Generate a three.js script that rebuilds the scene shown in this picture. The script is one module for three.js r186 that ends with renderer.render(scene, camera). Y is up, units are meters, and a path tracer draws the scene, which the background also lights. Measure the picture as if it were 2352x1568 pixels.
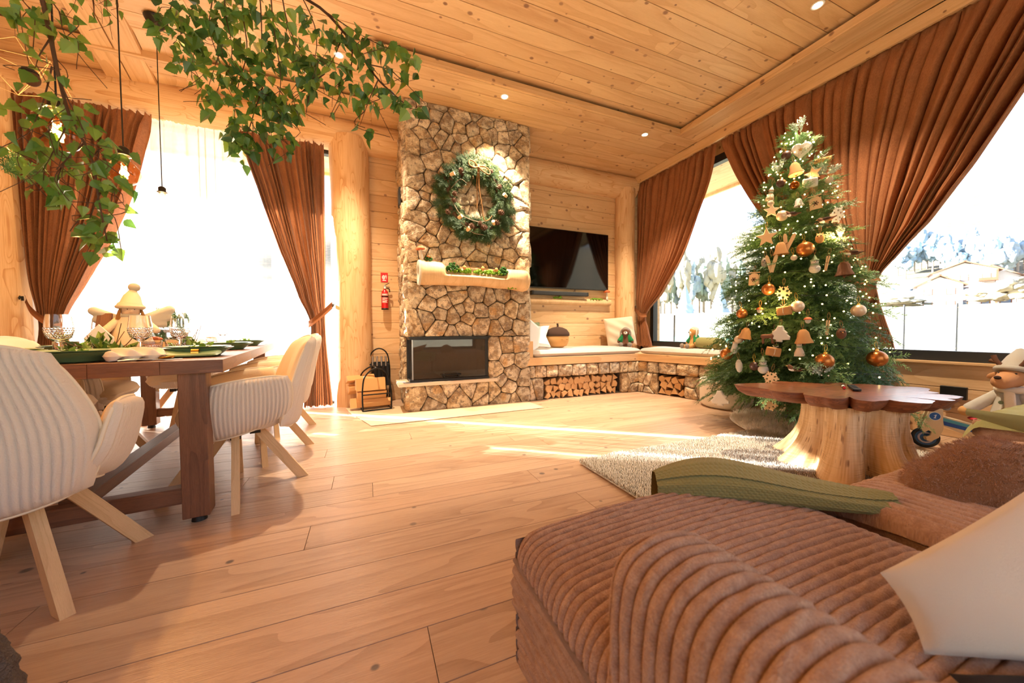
import * as THREE from 'three';
import { mergeGeometries, mergeVertices, toCreasedNormals } from 'three/addons/utils/BufferGeometryUtils.js';
import { RoundedBoxGeometry } from 'three/addons/geometries/RoundedBoxGeometry.js';
import { MarchingCubes } from 'three/addons/objects/MarchingCubes.js';
import { RectAreaLightUniformsLib } from 'three/addons/lights/RectAreaLightUniformsLib.js';

// ---------------------------------------------------------------- camera
const scene = new THREE.Scene();
const camera = new THREE.PerspectiveCamera(88.457, 1.5, 0.04, 3000);
camera.position.set(0, 0.89, 0);
camera.rotation.order = 'YXZ';
camera.rotation.set(-0.03227, -0.39128, -0.00567);
camera.focus = 1.9;
camera.userData.fStop = 3.4;
const renderer = new THREE.WebGLRenderer({ antialias: true });
renderer.toneMapping = THREE.LinearToneMapping;
renderer.toneMappingExposure = 1.05;
renderer.shadowMap.enabled = true;
RectAreaLightUniformsLib.init();

// ---------------------------------------------------------------- sky: bright thin haze, a little bluer overhead
{
  const W = 256, H = 128, d = new Float32Array(W * H * 4);
  for (let y = 0; y < H; y++) {
    const up = Math.sin(((y + 0.5) / H - 0.5) * Math.PI), t = Math.pow(Math.max(0, up), 0.55);
    for (let x = 0; x < W; x++) {
      const o = (y * W + x) * 4;
      d[o] = 1.0 - 0.6 * t; d[o + 1] = 1.03 - 0.42 * t; d[o + 2] = 1.1 - 0.1 * t; d[o + 3] = 1;
    }
  }
  const sky = new THREE.DataTexture(d, W, H, THREE.RGBAFormat, THREE.FloatType);
  sky.mapping = THREE.EquirectangularReflectionMapping; sky.magFilter = THREE.LinearFilter; sky.needsUpdate = true;
  scene.background = sky; scene.environment = sky;
  scene.backgroundIntensity = scene.environmentIntensity = 3.0;
}
// ---------------------------------------------------------------- low winter sun, behind the dining window
const sun = new THREE.DirectionalLight(new THREE.Color(1, 0.96, 0.9), 60);
{
  const e = 21 * Math.PI / 180, c = Math.cos(e);
  sun.position.set(-0.8 * c * 30, Math.sin(e) * 30, -0.6 * c * 30); sun.target.position.set(0, 0, 0);
  sun.castShadow = true; sun.shadow.mapSize.set(2048, 2048);
  Object.assign(sun.shadow.camera, { left: -14, right: 14, top: 14, bottom: -14, near: 1, far: 90 });
  scene.add(sun, sun.target);
}

// ---------------------------------------------------------------- helpers
const PI = Math.PI, TAU = PI * 2, V3 = (x, y, z) => new THREE.Vector3(x, y, z);
function RNG(s) { s >>>= 0; return () => { s = (s + 0x6d2b79f5) | 0; let t = Math.imul(s ^ (s >>> 15), 1 | s); t = (t + Math.imul(t ^ (t >>> 7), 61 | t)) ^ t; return ((t ^ (t >>> 14)) >>> 0) / 4294967296; }; }
const R0 = RNG(7);
const rr = (a, b, r = R0) => a + (b - a) * r(), lerp = (a, b, t) => a + (b - a) * t, clamp = (x, a = 0, b = 1) => Math.min(b, Math.max(a, x));
const smooth = (a, b, x) => { const t = clamp((x - a) / (b - a)); return t * t * (3 - 2 * t); };
const PERM = (() => { const r = RNG(99), p = new Uint8Array(512); for (let i = 0; i < 256; i++) p[i] = i; for (let i = 255; i > 0; i--) { const j = (r() * (i + 1)) | 0; [p[i], p[j]] = [p[j], p[i]]; } for (let i = 0; i < 256; i++) p[i + 256] = p[i]; return p; })();
const fade = (t) => t * t * t * (t * (t * 6 - 15) + 10), wrapi = (i, p) => (p ? ((i % p) + p) % p : i) & 255;
// value noise in [0, 1]; px, py: period
function n2(x, y, px = 0, py = 0) {
  const ix = Math.floor(x), iy = Math.floor(y), u = fade(x - ix), v = fade(y - iy);
  const a = wrapi(ix, px), b = wrapi(ix + 1, px), c = wrapi(iy, py), d = wrapi(iy + 1, py);
  const h = (i, j) => PERM[PERM[i] + j] / 255;
  return lerp(lerp(h(a, c), h(b, c), u), lerp(h(a, d), h(b, d), u), v);
}
function n3(x, y, z) {
  const iz = Math.floor(z), w = fade(z - iz);
  return lerp(n2(x + iz * 17.3, y + iz * 31.7), n2(x + (iz + 1) * 17.3, y + (iz + 1) * 31.7), w);
}
function fbm(x, y, px, py, oct = 4) { let s = 0, a = 0.5, f = 1; for (let i = 0; i < oct; i++) { s += a * n2(x * f, y * f, px * f, py * f); a *= 0.5; f *= 2; } return s / (1 - Math.pow(0.5, oct)); }
const fb3 = (x, y, z) => 0.6 * n3(x, y, z) + 0.28 * n3(x * 2.1, y * 2.1, z * 2.1) + 0.12 * n3(x * 4.3, y * 4.3, z * 4.3);

// textures: fn(u, v) -> [r, g, b] in 0..255 (sRGB) or a height 0..1
function tex(w, h, fn, srgb = true) {
  const d = new Uint8Array(w * h * 4);
  for (let y = 0; y < h; y++) for (let x = 0; x < w; x++) {
    const c = fn((x + 0.5) / w, (y + 0.5) / h), o = (y * w + x) * 4;
    if (typeof c === 'number') d[o] = d[o + 1] = d[o + 2] = clamp(c) * 255; else { d[o] = clamp(c[0], 0, 255); d[o + 1] = clamp(c[1], 0, 255); d[o + 2] = clamp(c[2], 0, 255); }
    d[o + 3] = 255;
  }
  const t = new THREE.DataTexture(d, w, h);
  t.wrapS = t.wrapT = THREE.RepeatWrapping; t.magFilter = THREE.LinearFilter; t.minFilter = THREE.LinearMipmapLinearFilter; t.generateMipmaps = true;
  if (srgb) t.colorSpace = THREE.SRGBColorSpace;
  t.needsUpdate = true; return t;
}
const scaled = (t, mx, my) => { const c = t.clone(); c.repeat.set(1 / mx, 1 / my); c.needsUpdate = true; return c; };
const canvasTex = (w, h, draw) => { const c = document.createElement('canvas'); c.width = w; c.height = h; draw(c.getContext('2d'), w, h); const t = new THREE.CanvasTexture(c); t.colorSpace = THREE.SRGBColorSpace; return t; };
const mix3 = (a, b, t) => [lerp(a[0], b[0], t), lerp(a[1], b[1], t), lerp(a[2], b[2], t)];
const mat = (color, roughness = 0.8, extra = {}) => new THREE.MeshPhysicalMaterial({ color, roughness, ...extra });

// geometry
const T = (g, x = 0, y = 0, z = 0, rx = 0, ry = 0, rz = 0, s = 1) => {
  const m = new THREE.Matrix4().compose(V3(x, y, z), new THREE.Quaternion().setFromEuler(new THREE.Euler(rx, ry, rz)), Array.isArray(s) ? V3(...s) : V3(s, s, s));
  return g.applyMatrix4(m);
};
// uv in metres; grain: the axis that u follows
function metric(g, grain = 'x', ou = 0, ov = 0) {
  const p = g.attributes.position, n = g.attributes.normal, uv = new Float32Array(p.count * 2), ax = 'xyz'.indexOf(grain), A = [p.array, n.array];
  for (let i = 0; i < p.count; i++) {
    const P = [p.getX(i), p.getY(i), p.getZ(i)], N = [Math.abs(n.getX(i)), Math.abs(n.getY(i)), Math.abs(n.getZ(i))], o = [0, 1, 2].filter((k) => k !== ax);
    let u = P[ax], v;
    if (N[ax] > 0.8) { u = P[o[0]]; v = P[o[1]]; } else v = N[o[0]] > N[o[1]] ? P[o[1]] : P[o[0]];
    uv[i * 2] = u + ou; uv[i * 2 + 1] = v + ov;
  }
  g.setAttribute('uv', new THREE.BufferAttribute(uv, 2)); return g;
}
function box(w, h, d, x = 0, y = 0, z = 0, { r = 0, grain = 'x', ou = 0, ov = 0, seg = 1 } = {}) {
  const g = r ? new RoundedBoxGeometry(w, h, d, seg, r) : new THREE.BoxGeometry(w, h, d);
  metric(g, grain, ou, ov); return T(g, x, y, z);
}
const clean = (g) => { for (const k of Object.keys(g.attributes)) if (!['position', 'normal', 'uv'].includes(k)) g.deleteAttribute(k); if (!g.attributes.uv) g.setAttribute('uv', new THREE.BufferAttribute(new Float32Array(g.attributes.position.count * 2), 2)); if (!g.attributes.normal) g.computeVertexNormals(); return g; };
const merge = (gs) => (gs.length === 1 ? gs[0] : mergeGeometries(gs.map((g) => clean(g.index ? g.toNonIndexed() : g))));
const lathe = (pts, seg = 32) => new THREE.LatheGeometry(pts.map((p) => new THREE.Vector2(p[0], p[1])), seg);
const curve = (pts) => new THREE.CatmullRomCurve3(pts.map((p) => (p.isVector3 ? p : V3(...p))));
const tube = (pts, r, seg = 16, rad = 6, closed = false) => { const c = curve(pts); c.closed = closed; return new THREE.TubeGeometry(c, seg, r, rad, closed); };
function bar(a, b, w, h = w) { const A = V3(...a), B = V3(...b), L = A.distanceTo(B), g = metric(new THREE.BoxGeometry(w, h, L), 'z'); const m = new THREE.Matrix4().lookAt(B, A, Math.abs(B.y - A.y) > 0.99 * L ? V3(0, 0, 1) : V3(0, 1, 0)); m.setPosition(A.add(B).multiplyScalar(0.5)); return g.applyMatrix4(m); }
function rod(a, b, r, r2 = r, seg = 8) { const A = V3(...a), B = V3(...b), L = A.distanceTo(B), g = new THREE.CylinderGeometry(r2, r, L, seg); const q = new THREE.Quaternion().setFromUnitVectors(V3(0, 1, 0), B.clone().sub(A).normalize()); return g.applyMatrix4(new THREE.Matrix4().compose(A.add(B).multiplyScalar(0.5), q, V3(1, 1, 1))); }
// grid surface fn(u, v) -> [x, y, z], u and v in 0..1
function surf(nu, nv, fn, { uvs = [1, 1], flip = false, closeU = false } = {}) {
  const pos = new Float32Array((nu + 1) * (nv + 1) * 3), uv = new Float32Array((nu + 1) * (nv + 1) * 2), idx = [];
  for (let j = 0; j <= nv; j++) for (let i = 0; i <= nu; i++) {
    const k = j * (nu + 1) + i, p = fn(i / nu, j / nv);
    pos[k * 3] = p[0]; pos[k * 3 + 1] = p[1]; pos[k * 3 + 2] = p[2]; uv[k * 2] = (i / nu) * uvs[0]; uv[k * 2 + 1] = (j / nv) * uvs[1];
    if (i < nu && j < nv) { const a = k, b = k + 1, c = k + nu + 1, d = c + 1; flip ? idx.push(a, c, b, b, c, d) : idx.push(a, b, c, b, d, c); }
  }
  const g = new THREE.BufferGeometry();
  g.setAttribute('position', new THREE.BufferAttribute(pos, 3)); g.setAttribute('uv', new THREE.BufferAttribute(uv, 2)); g.setIndex(idx); g.computeVertexNormals();
  if (closeU) { const n = g.attributes.normal; for (let j = 0; j <= nv; j++) { const a = j * (nu + 1), b = a + nu, v = V3().fromBufferAttribute(n, a).add(V3().fromBufferAttribute(n, b)).normalize(); n.setXYZ(a, v.x, v.y, v.z); n.setXYZ(b, v.x, v.y, v.z); } }
  return g;
}
// a closed padded sheet: w x h, thickness t, corners rounded by k, puffed by power p; warp bends [x, y, z]; dent(u, v, side) adds to z
function pad({ w, h, t, nu = 20, nv = 20, k = 0.2, p = 2.4, warp = (q) => q, dent = () => 0, edge = 0.25 }) {
  const mk = (side) => surf(nu, nv, (a, b) => {
    const ea = (s) => { const q = s * 2 - 1; return Math.sign(q) * (1 - Math.pow(1 - Math.abs(q), 1.35)); };
    const u = lerp(a * 2 - 1, ea(a), edge), v = lerp(b * 2 - 1, ea(b), edge);
    const x = u * Math.sqrt(1 - k * v * v * 0.5) * w / 2, y = v * Math.sqrt(1 - k * u * u * 0.5) * h / 2;
    const f = Math.pow(Math.max(0, 1 - Math.pow(Math.abs(u), p * 2)), 0.5) * Math.pow(Math.max(0, 1 - Math.pow(Math.abs(v), p * 2)), 0.5);
    return warp([x, y, side * t / 2 * f + side * dent(u, v, side) * Math.min(1, f * 1.5)], u, v, side);
  }, { uvs: [w, h], flip: side < 0 });
  return merge([mk(1), mk(-1)]);
}
// smooth union of tapered capsules [ax, ay, az, bx, by, bz, ra, rb] meshed by marching cubes
function blob(caps, { N = 40, k = 0.02, noise = 0 } = {}) {
  const lo = V3(1e9, 1e9, 1e9), hi = V3(-1e9, -1e9, -1e9);
  for (const c of caps) for (const [o, r] of [[0, c[6]], [3, c[7]]]) { lo.min(V3(c[o] - r, c[o + 1] - r, c[o + 2] - r)); hi.max(V3(c[o] + r, c[o + 1] + r, c[o + 2] + r)); }
  const size = hi.clone().sub(lo), S = Math.max(size.x, size.y, size.z) * 0.5 * 1.12 + k, mid = lo.clone().add(hi).multiplyScalar(0.5);
  const mc = new MarchingCubes(N, new THREE.MeshStandardMaterial(), false, false, 90000); mc.isolation = 0;
  const half = N / 2; let i = 0;
  for (let z = 0; z < N; z++) for (let y = 0; y < N; y++) for (let x = 0; x < N; x++, i++) {
    const px = mid.x + (x - half) / half * S, py = mid.y + (y - half) / half * S, pz = mid.z + (z - half) / half * S; let d = 1e9;
    for (const c of caps) {
      const bx = c[3] - c[0], by = c[4] - c[1], bz = c[5] - c[2], qx = px - c[0], qy = py - c[1], qz = pz - c[2], L = bx * bx + by * by + bz * bz, h = L ? clamp((qx * bx + qy * by + qz * bz) / L) : 0;
      const e = Math.hypot(qx - bx * h, qy - by * h, qz - bz * h) - lerp(c[6], c[7], h), m = Math.max(k - Math.abs(d - e), 0) / k; d = Math.min(d, e) - m * m * k * 0.25;
    }
    mc.field[i] = -(d + (noise ? noise * (n3(px * 60, py * 60, pz * 60) - 0.5) : 0));
  }
  mc.update();
  const n = mc.count, pos = new Float32Array(n * 3); for (let j = 0; j < n * 3; j += 3) { pos[j] = mid.x + mc.positionArray[j] * S; pos[j + 1] = mid.y + mc.positionArray[j + 1] * S; pos[j + 2] = mid.z + mc.positionArray[j + 2] * S; }
  let g = new THREE.BufferGeometry(); g.setAttribute('position', new THREE.BufferAttribute(pos, 3)); g = mergeVertices(g, 1e-5); g.computeVertexNormals();
  const P = g.attributes.position, uv = new Float32Array(P.count * 2); for (let j = 0; j < P.count; j++) { uv[j * 2] = P.getX(j) + P.getZ(j) * 0.7; uv[j * 2 + 1] = P.getY(j) + P.getZ(j) * 0.3; } g.setAttribute('uv', new THREE.BufferAttribute(uv, 2));
  return g;
}
const ball = (r, x = 0, y = 0, z = 0, s = [1, 1, 1], seg = 16) => T(new THREE.SphereGeometry(r, seg, Math.max(6, seg * 0.7 | 0)), x, y, z, 0, 0, 0, s);
function extrude(pts, depth, bevel = 0, holes = []) {
  const s = new THREE.Shape(pts.map((p) => new THREE.Vector2(p[0], p[1])));
  for (const h of holes) s.holes.push(new THREE.Path(h.map((p) => new THREE.Vector2(p[0], p[1]))));
  return new THREE.ExtrudeGeometry(s, { depth, bevelEnabled: bevel > 0, bevelThickness: bevel, bevelSize: bevel, bevelSegments: 2, curveSegments: 8 });
}
const starPts = (n, R, r, rot = PI / 2) => Array.from({ length: n * 2 }, (_, i) => { const a = rot + i * PI / n, q = i % 2 ? r : R; return [q * Math.cos(a), q * Math.sin(a)]; });

// things and parts
const counts = new Map();
function numbered(name) { const n = counts.get(name) ?? 0; counts.set(name, n + 1); return n ? name + '_' + String(n).padStart(3, '0') : name; }
const shade = (o) => { o.castShadow = o.receiveShadow = true; return o; };
function part(name, geo, material, parent, label) {
  const m = shade(new THREE.Mesh(Array.isArray(geo) ? merge(geo) : geo, material)); m.name = name;
  if (parent) { const k = parent.userData._n ??= {}; Object.defineProperty(parent.userData, '_n', { enumerable: false }); const c = k[name] ?? 0; k[name] = c + 1; if (c) m.name = name + '_' + String(c).padStart(3, '0'); parent.add(m); }
  if (label) m.userData.label = label; return m;
}
function tag(o, label, category, group) { o.userData = { ...o.userData, label, category }; if (group) o.userData.group = group; return o; }
function thing(name, label, category, [x, y, z] = [0, 0, 0], turn = 0, group) { const o = new THREE.Group(); o.name = numbered(name); scene.add(o); o.position.set(x, y, z); o.rotation.y = turn; return tag(o, label, category, group); }
function solo(name, geo, material, label, category, pos, turn = 0, group) { const m = part(numbered(name), geo, material); scene.add(m); if (pos) m.position.set(...pos); m.rotation.y = turn; return tag(m, label, category, group); }
function struct(name, geo, material, parent) { const m = part(name, geo, material, parent); if (!parent) { m.name = numbered(name); m.userData.kind = 'structure'; scene.add(m); } return m; }
function structGroup(name) { const o = new THREE.Group(); o.name = name; o.userData.kind = 'structure'; scene.add(o); return o; }
function copy(o, pos, turn = 0, label, group) { const c = o.clone(); c.name = numbered(o.name.replace(/_\d{3}$/, '')); c.userData = { ...o.userData }; scene.add(c); if (pos) c.position.set(...pos); c.rotation.y = turn; if (label) c.userData.label = label; if (group) c.userData.group = group; return c; }
function stuff(name, geo, material, mats, parent, label, colors) {
  const m = shade(new THREE.InstancedMesh(geo, material, mats.length)); mats.forEach((q, i) => m.setMatrixAt(i, q)); if (colors) colors.forEach((c, i) => m.setColorAt(i, c));
  m.name = parent ? name : numbered(name); m.userData.kind = 'stuff'; if (label) m.userData.label = label; (parent ?? scene).add(m); return m;
}
const M4 = (p, q, s) => new THREE.Matrix4().compose(p, q, s), QE = (x, y, z, o = 'XYZ') => new THREE.Quaternion().setFromEuler(new THREE.Euler(x, y, z, o));
// ---------------------------------------------------------------- textures and materials
function woodTex(w, h, { base, dark, knot, rings = 9, ringAmt = 0.5, fine = 0.35, knots = 8, seed = 1, stretch = 4, blot = 0.3, fleck = 0 }) {
  const r = RNG(seed), K = Array.from({ length: knots }, () => ({ u: r(), v: r(), s: rr(0.5, 1.3, r), d: r() }));
  return tex(w, h, (u, v) => {
    let vv = v * 1.0, kn = 0;
    for (const k of K) {
      let du = Math.abs(u - k.u); du = Math.min(du, 1 - du) * stretch; let dv = v - k.v; dv -= Math.round(dv);
      const e = Math.exp(-(du * du * 18 + dv * dv * 500 / k.s)); vv += Math.sign(dv) * e * 0.012 * k.s;
      const q = Math.sqrt(du * du * 0.55 + dv * dv) / (0.0085 * k.s); if (q < 1.6) kn = Math.max(kn, (1 - smooth(0.6, 1.5, q)) * (0.5 + 0.5 * k.d));
    }
    const f = n2(u * 3, vv * 14, 3, 14) * rings * 0.5 + n2(u * 7 + 5, vv * 30, 7, 30) * 0.5, saw = f - Math.floor(f), ring = Math.pow(saw, 2) * ringAmt;
    const fib = (n2(u * 40, v * 500, 40, 500) * 0.6 + n2(u * 130, v * 900, 130, 900) * 0.4 - 0.5) * fine, bl = (n2(u * 4 + 9, v * 9, 4, 9) - 0.5) * blot;
    let c = mix3(base, dark, clamp(ring + fib + bl + 0.12));
    if (fleck) { const q = n2(u * 90 + 3, v * 240, 90, 240); if (q > 1 - fleck) c = mix3(c, dark, 0.6); }
    return kn ? mix3(c, knot, kn) : c;
  });
}
const pineT = woodTex(2048, 1024, { base: [228, 192, 146], dark: [186, 138, 92], knot: [142, 104, 78], rings: 7, ringAmt: 0.34, fine: 0.3, knots: 54, seed: 3, stretch: 2.4, blot: 0.3 });
const oakT = woodTex(2048, 1024, { base: [202, 169, 141], dark: [154, 121, 96], knot: [96, 84, 78], rings: 10, ringAmt: 0.42, fine: 0.4, knots: 26, seed: 11, stretch: 3, blot: 0.4 });
const walnutT = woodTex(1024, 512, { base: [132, 88, 62], dark: [84, 52, 38], knot: [60, 38, 28], rings: 5, ringAmt: 0.4, fine: 0.5, knots: 2, seed: 21, blot: 0.4 });
const paleT = woodTex(512, 512, { base: [222, 186, 140], dark: [190, 148, 102], knot: [150, 110, 76], rings: 4, ringAmt: 0.3, fine: 0.4, knots: 0, seed: 31 });
const burlT = woodTex(1024, 1024, { base: [150, 88, 54], dark: [88, 46, 28], knot: [50, 26, 16], rings: 12, ringAmt: 0.6, fine: 0.4, knots: 8, seed: 41, stretch: 1.2, blot: 0.6 });
const logT = tex(1024, 1024, (u, v) => { // peeled log: u round, v along
  const f = n2(u * 16, v * 4 + 1.5 * n2(u * 8, v * 4, 8, 4), 16, 4) * 5, s = f - Math.floor(f), line = Math.pow(s, 5) * 0.75, fib = n2(u * 220, v * 18, 220, 18) * 0.3, bl = n2(u * 3, v * 4, 3, 4) * 0.4;
  return mix3([230, 192, 146], [190, 132, 80], clamp(line * 0.8 + fib + bl - 0.2));
});
const stumpT = tex(1024, 512, (u, v) => { const a = n2(u * 60, v * 4, 60, 4), b = n2(u * 240, v * 10, 240, 10), c = n2(u * 8, v * 3, 8, 3), k = n2(u * 130 + 7, v * 14, 130, 14); let q = mix3([236, 206, 160], [196, 148, 94], clamp(a * 0.7 + b * 0.5 + c * 0.4 - 0.45)); if (k > 0.82) q = mix3(q, [120, 80, 48], (k - 0.82) * 4); return q; });
const bumpN = tex(512, 512, (u, v) => fbm(u * 24, v * 24, 24, 24, 4), false);
const bumpFine = tex(512, 512, (u, v) => 0.5 * n2(u * 180, v * 180, 180, 180) + 0.5 * n2(u * 90, v * 90, 90, 90), false);
const grainB = tex(512, 512, (u, v) => 0.6 * n2(u * 12, v * 160, 12, 160) + 0.4 * n2(u * 40, v * 300, 40, 300), false);
const stoneT = tex(1024, 1024, (u, v) => {
  const a = fbm(u * 9, v * 9, 9, 9, 5), b = fbm(u * 20 + 4, v * 20, 20, 20, 4), c = n2(u * 150, v * 150, 150, 150), ve = Math.abs(fbm(u * 6 + 3, v * 12, 6, 12, 4) - 0.5);
  let q = mix3([205, 190, 168], [150, 128, 104], smooth(0.35, 0.7, a)); q = mix3(q, [118, 106, 98], smooth(0.58, 0.75, b) * 0.7); q = mix3(q, [196, 152, 100], smooth(0.6, 0.8, n2(u * 5, v * 5 + 7, 5, 5)) * 0.5);
  q = mix3(q, [232, 224, 208], smooth(0.035, 0.0, ve) * 0.5); return q.map((x) => x * (0.86 + 0.28 * c));
});
const stoneB = tex(1024, 1024, (u, v) => 0.55 * fbm(u * 14, v * 14, 14, 14, 5) + 0.45 * fbm(u * 60, v * 60, 60, 60, 3), false);
const furB = tex(512, 512, (u, v) => 0.5 * n2(u * 120, v * 60, 120, 60) + 0.5 * n2(u * 220, v * 200, 220, 200), false);
const ribB = tex(256, 64, (u, v) => Math.pow(Math.abs(Math.sin(u * PI * 8)), 0.6) * 0.8 + 0.2 * n2(u * 80, v * 40, 80, 40), false);
const corduroyT = tex(512, 512, (u, v) => { const a = fbm(u * 14, v * 14, 14, 14, 4), b = n2(u * 90, v * 140, 90, 140); return mix3([206, 164, 132], [154, 112, 84], clamp(0.35 + (a - 0.5) * 0.7 + (b - 0.5) * 0.45)); });
const velvetT = tex(512, 512, (u, v) => { const a = n2(u * 200, v * 60, 200, 60), b = fbm(u * 6, v * 6, 6, 6, 3); return mix3([164, 104, 64], [130, 78, 44], clamp(a * 0.6 + b * 0.5 - 0.1)); });

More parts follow.
